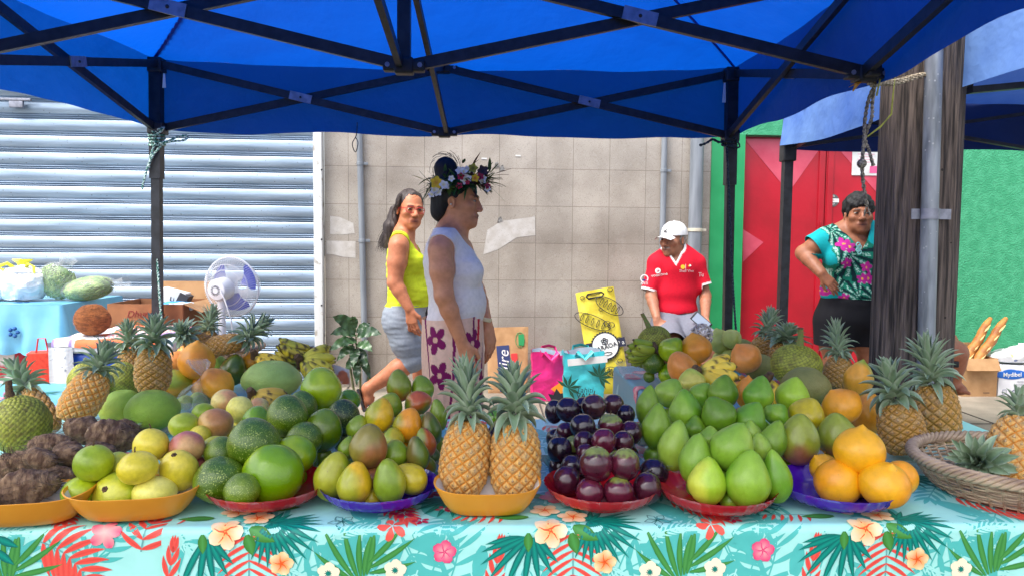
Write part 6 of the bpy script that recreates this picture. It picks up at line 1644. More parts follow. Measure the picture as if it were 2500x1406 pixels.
    br = q(1182, 777, .10) - Vector(b.base); mb = MB(); mb.lathe([(.030, -.009), (.035, -.009), (.037, 0), (.035, .009), (.030, .009), (.029, 0), (.030, -.009)], 28, M=T(br.x, br.y, br.z) @ RY(14)); mb.build('bracelet', mat('cream_shell', lin((226, 208, 164)), .4), t)
PETAL = mat('petal', (1, 1, 1, 1), .55, attr='Col', c2=(.9, .88, .86, 1), sc=90)
woman_white()
# ---- woman in the yellow top, walking, her face turned to us
def woman_yellow():
    D = 4.95; q = lambda x, y, dy=0.0: P(x, y, y=D + dy)
    b = Body(V(q(992, 700).x, D, 0))
    b.el(q(985, 625), (.105, .16, .13), .05, g='torso'); b.el(q(990, 672), (.118, .15, .13), .06, g='torso')
    for dy in (-.075, .075): b.el(q(1012, 640, dy), (.062, .065, .062), .05, g='torso')
    b.el(q(995, 718), (.125, .155, .12), .06, g='torso'); b.el(q(1008, 722), (.10, .13, .09), .06, g='torso'); b.el(q(990, 765), (.125, .17, .12), .06, g='torso')
    for dy in (-.08, .08): b.el(q(972, 775, dy), (.095, .09, .10), .05, g='torso')
    b.rc(q(975, 590, -.14), q(985, 572, 0), .055, .058, .04, g='torso'); b.rc(q(985, 588, .15), q(985, 572, 0), .055, .058, .04, g='torso')
    b.rc(q(985, 585), q(996, 535), .066, .058, .03, g='neck')
    head(b, T(*q(1002, 513)) @ RZ(24) @ RX(2) @ RY(4), 1.12, 1.12, 1.1)
    arm(b, q(973, 602, -.18), q(964, 690, -.215), q(999, 752, -.25), (.065, .060, .047, .045, .031)); hand(b, q(1001, 757, -.25), (.16, -.05, -1), (.5, 1, 0), -1, 34, 1.08)
    arm(b, q(985, 600, .19), q(1000, 690, .22), q(1040, 745, .18), (.068, .062, .046, .046, .032)); hand(b, q(1042, 750, .18), (.3, 0, -1), (-.3, -1, 0), 1, 34, 1.05)
    # near leg trails with bent knee; far leg carries her
    leg(b, q(982, 790, -.09), q(1008, 878, -.10), q(903, 945, -.10), (.118, .105, .072, .066, .040))
    foot(b, q(898, 950, -.10), q(899, 998, -.13), 1.0)
    gz = .075; leg(b, q(1000, 790, .09), q(1030, 880, .09), V(q(1030, 900).x, D + .09, gz), (.115, .10, .07, .062, .04)); foot(b, V(q(1030, 900).x, D + .09, gz - .01), V(q(1030, 900).x + .17, D + .06, .025))
    sk = G(196, 124, 88)
    t, Vv, Q, Nn = figure(b, 'woman in a yellow green tank top and grey leggings walking past, wearing red glasses', .006, (sk, G(150, 80, 70), G(90, 66, 56)))
    da, dt, dl, dh = b.field(Vv, ('arm',)), b.field(Vv, ('torso', 'neck')), b.field(Vv, ('leg',)), b.field(Vv, ('head',))
    nk = q(992, 578); zb = q(990, 746).z
    phn = ell_phi(Vv, (nk.x + .0, nk.y, nk.z + .02), (.105, .125, .125)); phn2 = ell_phi(Vv, (nk.x + .10, nk.y - .02, nk.z - .03), (.075, .085, .12))
    sh, sh2 = q(973, 602, -.2), q(985, 600, .2); a1 = ell_phi(Vv, (sh.x, sh.y - .03, sh.z - .02), (.085, .095, .12)); a2 = ell_phi(Vv, (sh2.x, sh2.y + .03, sh2.z - .02), (.085, .095, .12))
    ph = np.minimum.reduce([(da - dt) - .004, Vv[:, 2] - zb, phn * .08, phn2 * .08, a1 * .08, a2 * .08, dh - dt, q(985, 566).z - Vv[:, 2]])
    yel = np.array(G(206, 220, 44)); blk = np.array(G(60, 52, 34))
    def ycol(A, B): return np.tile(yel, (len(A), 1))
    garment('tank_top', Vv, Nn, Q, ph, .006, CLOTHM, t, b.base, ycol, .006, 9, (1, 1, 4.5), 3.0)
    # leggings to below the knee
    k1, k2 = q(1008, 878, -.10), q(903, 945, -.10); ax = np.array((k2 - k1).normalized()); cutn = (Vv - np.array(k1)) @ ax
    onnear = (np.abs(Vv[:, 1] - (D - .10)) < .1) & (cutn > 0)
    pl = np.where(Vv[:, 1] < D, .055 - cutn, Vv[:, 2] - (q(1030, 890).z))
    pl = np.where((Vv[:, 1] < D) & (Vv[:, 2] > k1.z + .02), .2, pl)
    ph = np.minimum.reduce([np.minimum(dl, dt) * 0 + zb + .012 - Vv[:, 2], pl, da - np.minimum(dt, dl) - .003])
    gr = np.array(G(142, 150, 160)); garment('leggings', Vv, Nn, Q, ph, .004, CLOTHM, t, b.base, lambda A, B: np.tile(gr, (len(A), 1)) * (1 + .10 * np.array([mnoise.noise(Vector(p) * 90) for p in A]))[:, None], .004, 12, (1, 1, 4))
    Mh = b.heads[0]
    def hp(s):
        s.el((0, .026, .042), (.079, .100, .085), .02, M=Mh); s.el((0, -.095, -.005), (.080, .082, .105), .012, sub=True, M=Mh); s.el((0, .085, -.02), (.05, .03, .05), .03, M=Mh)
        p0 = q(966, 515, .05); s.rc(p0, q(955, 555, .04), .040, .052, .02); s.rc(q(955, 555, .04), q(942, 598, .02), .052, .028, .02)
    hm = hair_mesh('hair', hp, .0065, HAIRG, t, b.base, .008, (26, 26, 7))
    mb = MB(); rr = random.Random(5); strands(mb, [q(968, 515, .04) - Vector(b.base), q(952, 550, .03) - Vector(b.base), q(940, 585, .02) - Vector(b.base), q(936, 606, .0) - Vector(b.base)], 150, .018, .0016, rr)
    strands(mb, [q(985, 474, -.02) - Vector(b.base), q(976, 484, -.05) - Vector(b.base), q(970, 500, -.05) - Vector(b.base), q(966, 518, 0) - Vector(b.base)], 70, .010, .0014, rr)
    mb.build('hair_strand', HAIRG, hm); hm.children[-1]['kind'] = 'stuff'
    # red glasses in head space
    mb = MB(); L = lambda p: tuple(Mh @ Vector(p) - Vector(b.base))
    for s in (-1, 1):
        pts = [(s * .031 + .025 * math.copysign(abs(math.cos(a)) ** .6, math.cos(a)), -.100 + .010 * abs(math.cos(a)) * (1 if math.cos(a) * s > 0 else .0), -.001 + .0165 * math.copysign(abs(math.sin(a)) ** .7, math.sin(a))) for a in np.linspace(0, 2 * math.pi, 25)]
        mb.tube([L(p) for p in pts], .0024, 6, caps=False); mb.tube([L((s * .056, -.090, .006)), L((s * .072, -.04, .006)), L((s * .078, .012, .0))], .0023, 6)
    mb.tube([L((-.007, -.102, .004)), L((.007, -.102, .004))], .0022, 6); mb.build('glasses', mat('red_spectacle_frame', lin((178, 14, 34)), .3), t)
    # flip-flop under the lifted foot, black shoulder bag behind the hip
    mb = MB(); a, c = q(884, 950, -.10) - Vector(b.base), q(897, 1004, -.14) - Vector(b.base); mb.bar(a + V(-.02, 0, -.0), c + V(-.012, 0, -.0), .085, .016, up=(1, 0, .3)); mb.tube([c + V(.012, .03, .05), c + V(.035, 0, .03), c + V(.012, -.035, .05)], .005, 6)
    mb.build('flip_flop', BLACK, t)
    mb = MB(); w = q(1040, 735, .10) - Vector(b.base); mb.box((w.x, w.y, w.z), (.03, .16, .20), bev=.012); mb.build('shoulder_bag', BLACK, t)
woman_yellow()
# ---- old man seated against the wall
def old_man():
    D = 5.45; q = lambda x, y, dy=0.0: P(x, y, y=D + dy)
    b = Body(V(q(1652, 700).x, D, 0)); c = b.base[0]
    b.el(q(1652, 660), (.15, .108, .16), .05, g='torso'); b.el(q(1651, 715), (.14, .108, .14), .05, g='torso'); b.el(q(1651, 760), (.14, .115, .10), .05, g='torso'); b.el(q(1651, 790), (.165, .12, .09), .05, g='torso')
    b.rc(q(1608, 638), q(1640, 616), .046, .05, .04, g='torso'); b.rc(q(1696, 638), q(1664, 616), .046, .05, .04, g='torso')
    b.rc(q(1652, 618, .0), q(1646, 592, -.02), .058, .056, .03, g='neck')
    head(b, T(*q(1643, 585, -.03)) @ RZ(-48) @ RX(3), 1.06, 1.05, 1.2)
    arm(b, q(1604, 642), q(1590, 722, -.05), q(1603, 775, -.20), (.046, .044, .040, .039, .029)); hand(b, q(1604, 780, -.21), (.25, -.3, -1), (0, 1, -.2), -1, 30, 1.05)
    arm(b, q(1702, 642), q(1722, 722, -.02), q(1722, 772, -.20), (.046, .044, .040, .039, .029)); hand(b, q(1721, 777, -.21), (-.35, -.5, -.8), (-.4, -.3, .6), 1, 40, 1.05)
    for s in (-1, 1):
        leg(b, V(c + s * .085, D - .03, q(1650, 790).z), V(c + s * .13, D - .46, .46), V(c + s * .12, D - .40, .08), (.095, .085, .058, .055, .038)); foot(b, V(c + s * .12, D - .40, .075), V(c + s * .14, D - .60, .025))
    sk = G(168, 114, 88)
    t, Vv, Q, Nn = figure(b, 'old man in a red football shirt and white cap sitting against the tiled wall', .0065, (sk, G(120, 72, 64), G(120, 110, 104)), stub=G(150, 142, 136), look=(.1, 0))
    # loose shirt grown as its own form
    s = Body(b.base)
    s.el(q(1652, 655), (.168, .125, .15), .06, g='t'); s.el(q(1651, 712), (.160, .125, .15), .06, g='t'); s.el(q(1651, 755), (.158, .132, .09), .05, g='t')
    s.rc(q(1604, 640), q(1640, 612), .066, .06, .05, g='t'); s.rc(q(1700, 640), q(1664, 612), .066, .06, .05, g='t')
    s.rc(q(1604, 646), q(1584, 712, -.03), .062, .064, .04, g='t'); s.rc(q(1702, 646), q(1717, 698, -.02), .062, .064, .04, g='t')
    SV, SQ = s.mesh(.007); SN = vnorm(SV, SQ)
    zb = q(1651, 762).z + .010 * np.sin((SV[:, 0] - c) * 22)
    nv = q(1652, 612, -.13); nk = np.minimum(ell_phi(SV, (nv.x, nv.y + .12, nv.z + .035), (.078, .14, .070)) * .07, .5)
    vn = (SV[:, 2] - (nv.z - .085)) ; vneck = -np.minimum(vn * .6 - np.abs(SV[:, 0] - nv.x) * 1.0, .05); vneck = np.where(SV[:, 1] < D - .02, vneck, .1)
    def sleeve(a, e, off):
        a, e = np.array(a), np.array(e); ax = (e - a) / np.linalg.norm(e - a); return off - (SV - a) @ ax
    lA, lB = q(1604, 646), q(1584, 712, -.03); rA, rB = q(1702, 646), q(1717, 698, -.02)
    sl = np.where(SV[:, 0] < c - .17, sleeve(lA, lB, (lB - lA).length * .98), .3); sr = np.where(SV[:, 0] > c + .17, sleeve(rA, rB, (rB - rA).length * .98), .3)
    body = np.where(np.abs(SV[:, 0] - c) < .175, SV[:, 2] - zb, .3)
    ph = np.minimum.reduce([body, nk, vneck, sl, sr])
    red, wh = np.array(G(204, 16, 44)), np.array(G(232, 230, 230))
    trim = np.minimum.reduce([nk, vneck, sl, sr]);
    def rc_(A, E): return red + (wh - red) * np.clip((.017 - E[:, 3]) / .003, 0, 1)[:, None]
    sh = garment('shirt', SV, SN, SQ, ph, .0, CLOTHM, t, b.base, rc_, .009, 7, (1, 1, .6), 2, trim)
    # shorts
    s = Body(b.base); s.el(q(1651, 775), (.172, .135, .07), .05); s.el(q(1651, 800), (.18, .14, .09), .05)
    for k in (-1, 1): s.rc(V(c + k * .09, D - .05, q(1650, 795).z), V(c + k * .13, D - .44, .49), .108, .088, .06)
    GV, GQ = s.mesh(.0075); GN = vnorm(GV, GQ); gr = np.array(G(116, 118, 130))
    garment('shorts', GV, GN, GQ, GV[:, 1] - (D - .46), 0, CLOTHM, t, b.base, lambda A, B: np.tile(gr, (len(A), 1)), .010, 10, (1, 1, 1.5))
    Mh = b.heads[0]
    def hp(h_): h_.el((0, .026, .012), (.077, .095, .075), .015, M=Mh); h_.el((0, -.085, -.01), (.09, .085, .12), .015, sub=True, M=Mh); h_.el((0, .03, .075), (.12, .15, .045), .01, sub=True, M=Mh)
    hair_mesh('hair', hp, .006, HAIRW, t, b.base, .006)
    # cap: dome and curved peak
    L = lambda p: tuple(Mh @ Vector(p) - Vector(b.base)); CAPM = mat('white_cap_cotton', lin((232, 232, 234)), .75, c2=lin((214, 214, 218)), sc=30, bump=.2, bsc=200)
    mb = MB(); mb.grid(lambda i, j: L((.085 * math.cos(2 * math.pi * i) * math.cos(j * 1.57) ** .8, .018 + .107 * math.sin(2 * math.pi * i) * math.cos(j * 1.57) ** .8, .030 + .096 * math.sin(j * 1.57))), 36, 14, cu=True)
    mb.grid(lambda i, j: L(((i * 2 - 1) * .074 * (1 - .12 * j), -.070 - .01 - (.078 * j) * math.sqrt(max(0, 1 - (.82 * (i * 2 - 1)) ** 2)), .036 - .012 * j - .020 * (i * 2 - 1) ** 2)), 20, 8)
    mb.grid(lambda i, j: L(((i * 2 - 1) * .074 * (1 - .12 * j), -.070 - .01 - (.078 * j) * math.sqrt(max(0, 1 - (.82 * (i * 2 - 1)) ** 2)), .0325 - .012 * j - .020 * (i * 2 - 1) ** 2)), 20, 8)
    mb.ball(L((0, .018, .127)), .006, 8); cp = mb.build('cap', CAPM, t, ang=60)
    mb = MB()
    for s_ in (-1, 1):
        for a0, a1 in (((-.014, .012), (.014, -.002)), ((-.014, -.012), (.014, .002))):
            mb.tube([L((a0[0] + .0, -.093 + .0, .062 + a0[1] + 0)), L((0, -.0925, .062)), L((a1[0], -.093, .062 + s_ * .010))], .0035, 5)
    mb.build('cap_emblem', BLACK, cp)
    # prints on the shirt: laid onto its surface
    bv = mathutils.bvhtree.BVHTree.FromObject(sh, bpy.context.evaluated_depsgraph_get())
    def onto(o, e=.0025):
        me = o.data
        for v in me.vertices:
            h_ = bv.ray_cast(V(v.co.x, -1.0, v.co.z), V(0, 1, 0))
            if h_[0] is not None: v.co.y = h_[0].y - e
        me.update(); o.parent = sh
    WI = mat('white_print', lin((236, 232, 232)), .6); YI = mat('yellow_print', lin((240, 190, 50)), .6)
    o0 = Vector(b.base)
    def pr(body, x, y, size, m=WI, rot=0, wx=1.0):
        p = q(x, y, -.2) - o0; onto(text_mesh('lettering', body, size, m, t, T(p.x, p.y, p.z) @ RY(rot) @ UP, wx=wx, bold=.015))
    pr('vodafone', 1619, 673, .031, rot=-10); pr('Shell Vivo', 1684, 663, .028); pr('AHITI', 1573, 692, .026, rot=0, wx=.8); pr('Tu', 1724, 673, .042, wx=.9)
    def disc(x, y, r1, r0, m, a0=0, a1=360, e=.0025):
        mb = MB(); p = q(x, y, -.2) - o0; n = 20
        vs = [(p.x + r * math.cos(R(a0 + (a1 - a0) * k / n)), p.y, p.z + r * math.sin(R(a0 + (a1 - a0) * k / n))) for r in (r0, r1) for k in range(n + 1)]
        mb.add(vs, [(k, k + 1, n + 2 + k, n + 1 + k) for k in range(n)]); o = mb.build('printed_emblem', m, t, smooth=False); onto(o, e)
    disc(1616, 663, .020, .010, WI); disc(1616, 663, .008, 0.001, WI, 30, 200); disc(1573, 680, .030, .021, WI, -40, 260); disc(1573, 681, .017, .001, mat('navy_print', lin((60, 60, 130)), .6), 200, 330)
    disc(1674, 653, .016, .001, YI, 0, 360); disc(1690, 653, .020, .006, WI, 20, 80); disc(1692, 654, .018, .006, YI, 90, 150)
    mb = MB(); p = q(1681, 652, -.2) - o0; mb.add([(p.x - .0015, p.y, p.z - .018), (p.x + .0015, p.y, p.z - .018), (p.x + .0015, p.y, p.z + .018), (p.x - .0015, p.y, p.z + .018)], [(0, 1, 2, 3)]); o = mb.build('printed_emblem', WI, t, smooth=False); onto(o)
    # stool he sits on and phone in his hand
    st = thing('wooden_stool', 'dark wooden stool under the old man in the red shirt, mostly hidden', 'stool', V(c, D + .02, 0)); hz = q(1650, 812).z - .06
    SM = mat('dark_stool_wood', lin((84, 60, 44)), .6, c2=lin((60, 42, 32)), sc=12)
    mb = MB(); mb.box((0, -.05, hz), (.36, .34, .035), bev=.008); mb.build('seat', SM, st)
    for a in (-1, 1):
        for e in (-1, 1): mb = MB(); mb.bar((a * .15, -.05 + e * .14, 0), (a * .13, -.05 + e * .12, hz - .016), .035, .035, up=(0, 1, 0)); mb.build('leg', SM, st)
    ph_ = thing('mobile_phone', 'dark mobile phone held in the old man\'s hand', 'phone', q(1712, 784, -.30)); mb = MB(); mb.box((0, 0, 0), (.072, .011, .145), M=RY(-48) @ RX(-20), bev=.004); mb.build('case', BLACK, ph_)
    mb = MB(); mb.box((0, -.0065, 0), (.062, .002, .12), M=RY(-48) @ RX(-20)); mb.build('screen', mat('phone_glass', lin((150, 160, 176)), .1), ph_)
import mathutils.bvhtree
old_man()
# ---- woman in the flowered turquoise top, hand on hip, half behind the pole
def woman_teal():
    D = 4.75; q = lambda x, y, dy=0.0: P(x, y, y=D + dy)
    b = Body(V(q(2085, 700).x, D, 0)); c = b.base[0]
    b.el(q(2085, 612), (.19, .14, .15), .06, g='torso'); b.el(q(2086, 665), (.18, .155, .15), .06, g='torso'); b.el(q(2084, 720), (.188, .165, .14), .06, g='torso'); b.el(q(2080, 768), (.190, .160, .12), .06, g='torso')
    for dx in (-32, 32): b.el(q(2085 + dx, 630, -.09), (.082, .075, .075), .05, g='torso')
    b.rc(q(2022, 580), q(2070, 560), .062, .07, .05, g='torso'); b.rc(q(2148, 580), q(2110, 560), .062, .07, .05, g='torso'); b.rc(q(2090, 575), q(2092, 545, -.02), .078, .074, .03, g='neck')
    head(b, T(*q(2096, 526, -.05)) @ RZ(-14) @ RX(-5), 1.08, 1.2, 1.1)
    arm(b, q(2014, 590), q(1962, 618, .06), q(2006, 668, -.10), (.066, .062, .050, .047, .034)); hand(b, q(2009, 672, -.11), (.5, -.35, -.6), (.3, .6, -.3), 1, 34, .92)
    arm(b, q(2156, 590), q(2195, 650, .04), q(2165, 720, -.08), (.072, .068, .054, .052, .036)); hand(b, q(2163, 724, -.08), (-.3, -.2, -.9), (-.5, .5, 0), -1, 30, 1.05)
    for s in (-1, 1):
        x = c + s * .105; leg(b, V(x, D, q(2080, 790).z), V(x + s * .012, D - .03, .44), V(x + s * .005, D + .02, .08), (.115, .108, .078, .072, .045)); foot(b, V(x + s * .005, D + .02, .075), V(x + s * .03, D - .17, .025), 1.05)
    sk = G(160, 104, 76)
    t, Vv, Q, Nn = figure(b, 'woman with short black hair in a turquoise flowered top and black shorts, hand on hip', .0065, (sk, G(130, 72, 64), G(30, 22, 20)), look=(.15, 0))
    s = Body(b.base)
    s.el(q(2085, 606), (.215, .165, .15), .06); s.el(q(2085, 665), (.198, .175, .15), .06); s.el(q(2083, 712), (.206, .182, .12), .06)
    for dx in (-32, 32): s.el(q(2085 + dx, 632, -.095), (.088, .08, .08), .05)
    s.rc(q(2022, 582), q(2070, 560), .075, .08, .05); s.rc(q(2148, 582), q(2110, 560), .075, .08, .05); s.rc(q(2018, 588), q(1990, 602, .02), .082, .084, .04); s.rc(q(2150, 588), q(2176, 612), .082, .084, .04)
    SV, SQ = s.mesh(.0065); SN = vnorm(SV, SQ); zb = q(2078, 727).z
    nv = q(2096, 566, -.13); nk = ell_phi(SV, (nv.x, nv.y + .12, nv.z + .03), (.105, .2, .075)) * .08
    vn = (SV[:, 2] - (nv.z - .125)); vneck = np.where(SV[:, 1] < D, np.abs(SV[:, 0] - nv.x - .0) * 1.0 - vn * .62, .1)
    up_ = SV[:, 2] > q(2000, 622).z; sl = np.where((SV[:, 0] < c - .2) & up_, (SV[:, 0] - q(2000, 600).x) * .8 + (SV[:, 2] - q(2000, 600).z) * .5 + .03, .3); sr = np.where((SV[:, 0] > c + .2) & up_, (q(2176, 610).x - SV[:, 0]) * .8 + (SV[:, 2] - q(2176, 610).z) * .5 + .02, .3)
    bd = np.where((np.abs(SV[:, 0] - c) < .235) | ~up_, SV[:, 2] - zb - .004 * np.sin(SV[:, 0] * 30), .3); ph = np.minimum.reduce([nk, vneck, sl, sr, bd])
    tq, dk, gn, wt, mg = np.array(G(10, 168, 176)), np.array(G(8, 46, 52)), np.array(G(22, 128, 104)), np.array(G(196, 232, 214)), np.array(G(196, 40, 150))
    rr = random.Random(3); fans = [(q(2020, 590), 30, .20), (q(2020, 650), 10, .22), (q(2025, 705), 50, .20), (q(2065, 720), 80, .14), (q(2105, 725), 100, .14), (q(2040, 620), -30, .2), (q(2150, 720), 120, .14), (q(2090, 690), 60, .12), (q(2015, 560), -10, .16), (q(2160, 640), 150, .1)]
    fl = [(q(2036, 597), .045), (q(2046, 603), .04), (q(2037, 640), .035), (q(2082, 650), .036), (q(2073, 677), .036), (q(2086, 676), .04), (q(2010, 710), .03), (q(2036, 722), .03), (q(2150, 690), .04)]
    def tcol(A, B):
        out = []
        for p in A:
            k = tq * (1 + .06 * mnoise.noise(Vector(p) * 12)); x, z = p[0], p[2]
            for (f, an, L) in fans:
                dx, dz = x - f.x, z - f.z; r_ = math.hypot(dx, dz); a = math.degrees(math.atan2(dz, dx)) - an; a = (a + 180) % 360 - 180
                if r_ < L * (1 - .5 * (abs(a) / 95) ** 2) and abs(a) < 95:
                    w = math.sin(R(a) * 13 + r_ * 10) ; k = dk if w < -.35 else (gn if w < .55 else (wt * .8 + tq * .2 if r_ < L * .7 and rr.random() < .6 else gn)); 
            for (f, r0) in fl:
                dx, dz = x - f.x, z - f.z; r_ = math.hypot(dx, dz)
                if r_ < r0 * (.5 + .5 * abs(math.cos(2.5 * math.atan2(dz, dx) + f.x * 9))): k = mg if r_ > r0 * .18 else np.array(G(240, 190, 60))
            out.append(k)
        return out
    garment('blouse', SV, SN, SQ, ph, 0, CLOTHM, t, b.base, tcol, .008, 7, (1, 1, .7), 1)
    s = Body(b.base); s.el(q(2082, 735), (.198, .178, .09), .05); s.el(q(2080, 772), (.218, .19, .13), .06)
    for k in (-1, 1): s.rc(V(c + k * .108, D, q(2080, 790).z), V(c + k * .118, D - .02, q(2080, 850).z), .148, .132, .05)
    GV, GQ = s.mesh(.0075); GN = vnorm(GV, GQ); gr = np.array(G(22, 22, 28))
    garment('shorts', GV, GN, GQ, np.minimum(GV[:, 2] - q(2080, 840).z, q(2080, 724).z - GV[:, 2]), 0, CLOTHM, t, b.base, lambda A, B: np.tile(gr, (len(A), 1)), .006, 9, (1, 1, .6))
    Mh = b.heads[0]
    def hp(h_): h_.el((0, .018, .050), (.086, .108, .090), .02, M=Mh); h_.el((0, -.098, -.038), (.072, .070, .085), .014, sub=True, M=Mh); h_.el((0, .07, -.02), (.066, .05, .08), .03, M=Mh)
    hair_mesh('hair', hp, .0065, HAIRB, t, b.base, .012, (34, 34, 26))
    mb = MB()
    for k in range(4): p = q(2099 + (k % 2) * 3, 598 + k * 6, -.2) - Vector(b.base); mb.tube([(p.x + .012 * math.cos(a), p.y + .02, p.z + .014 * math.sin(a)) for a in np.linspace(0, 6.28, 12)], .004, 5, caps=False)
    mb.build('neck_trim', mat('pale_braid', lin((150, 222, 218)), .6), t)
woman_teal()
# ---- person seated behind the pole: only knee, shin, foot and an elbow show
def seated():
    D = 4.55; q = lambda x, y, dy=0.0: P(x, y, y=D + dy)
    b = Body(V(q(2250, 800).x, D, 0))
    b.el(q(2232, 700), (.12, .16, .18), .06, g='torso'); b.el(q(2232, 775), (.15, .18, .14), .06, g='torso'); b.el(q(2232, 640), (.11, .15, .11), .05, g='torso')
    b.rc(q(2236, 610), q(2240, 570), .06, .055, .03, g='neck'); head(b, T(*q(2242, 545)) @ RZ(75), 1.0)
    arm(b, q(2240, 640, -.17), q(2312, 722, -.19), q(2290, 790, -.12), (.058, .056, .048, .046, .032)); hand(b, q(2292, 795, -.12), (.6, .2, -.6), (0, .3, -1), 1, 20)
    arm(b, q(2240, 640, .17), q(2270, 730, .2), q(2300, 790, .14), (.056, .054, .046, .044, .032)); hand(b, q(2302, 795, .14), (.6, -.2, -.6), (0, .3, -1), -1, 20)
    leg(b, q(2238, 830, -.09), q(2328, 862, -.10), q(2326, 935, -.08), (.105, .098, .082, .070, .042)); foot(b, q(2326, 940, -.08), q(2372, 958, -.16), 1.05)
    leg(b, q(2238, 830, .09), q(2310, 860, .10), q(2300, 935, .12), (.105, .098, .078, .068, .042)); foot(b, q(2300, 938, .12), q(2345, 955, .10), 1.05)
    t, Vv, Q, Nn = figure(b, 'person seated behind the wooden pole, bare knee and flip-flopped foot showing', .008, (G(176, 112, 82), G(130, 72, 64), G(30, 22, 20)))
    dl, da, dh = b.field(Vv, ('leg',)), b.field(Vv, ('arm',)), b.field(Vv, ('head', 'neck')); dt = b.field(Vv, ('torso',))
    ph = np.minimum.reduce([da - dt - .01, dh - dt, np.where(Vv[:, 0] > q(2285, 800).x, -1, .1)]); dk = np.array(G(40, 40, 52))
    garment('dress', Vv, Nn, Q, ph, .006, CLOTHM, t, b.base, lambda A, B: np.tile(dk, (len(A), 1)), .004)
    Mh = b.heads[0]; hair_mesh('hair', lambda h_: (h_.el((0, .024, .045), (.082, .102, .086), .02, M=Mh), h_.el((0, -.098, -.02), (.08, .080, .10), .014, sub=True, M=Mh)), .008, HAIRB, t, b.base, .006)
    mb = MB(); a = q(2318, 957, -.06) - Vector(b.base); c = q(2378, 966, -.18) - Vector(b.base); mb.bar((a.x, a.y, .012), (c.x, c.y, .012), .095, .02, up=(0, 0, 1)); mb.tube([(c.x - .10, c.y + .02, .05), (c.x - .045, c.y + .03, .055), (c.x - .09, c.y + .09, .05)], .006, 6); mb.build('flip_flop', BLACK, t)
    st = thing('low_stool', 'low dark stool under the person seated behind the pole', 'stool', V(q(2236, 850).x, D, 0)); hz = q(2238, 862).z; mb = MB(); mb.box((0, 0, hz - .04), (.34, .36, .04), bev=.01); mb.build('seat', BLACK, st)
    for a_ in (-1, 1):
        for e in (-1, 1): mb = MB(); mb.bar((a_ * .14, e * .14, 0), (a_ * .13, e * .13, hz - .06), .03, .03, up=(0, 1, 0)); mb.build('leg', BLACK, st)
seated()
# ------------------------------------------------------------------ goods behind the stall
CARD = mat('corrugated_cardboard', lin((178, 138, 96)), .85, c2=lin((160, 120, 80)), sc=10, bump=.1, bsc=60)
CARDD = mat('dark_cardboard', lin((150, 100, 64)), .85, c2=lin((128, 84, 54)), sc=10)
INK = mat('dark_ink', lin((28, 30, 40)), .6); NAVYI = mat('navy_ink', lin((34, 48, 96)), .6); REDI = mat('red_ink', lin((204, 44, 44)), .6); GRNI = mat('green_ink', lin((20, 132, 70)), .6)
def crumple(name, fn, nu, nv, m, parent, amp=.01, sc=18, ph=0.0, cu=True, ang=50):
    mb = MB()
    def g(i, j):
        p = Vector(fn(i, j)); n = mnoise.noise(p * sc + V(ph, 0, 0)) + .6 * abs(mnoise.noise(p * sc * 2.3 + V(0, ph, 0)))
        c = V(0, 0, p.z); d = (p - c); d = d.normalized() if d.length > 1e-5 else V(0, 0, 1); return p + d * n * amp + V(0, 0, n * amp * .4)
    mb.grid(g, nu, nv, cu=cu); return mb.build(name, m, parent, ang=ang)
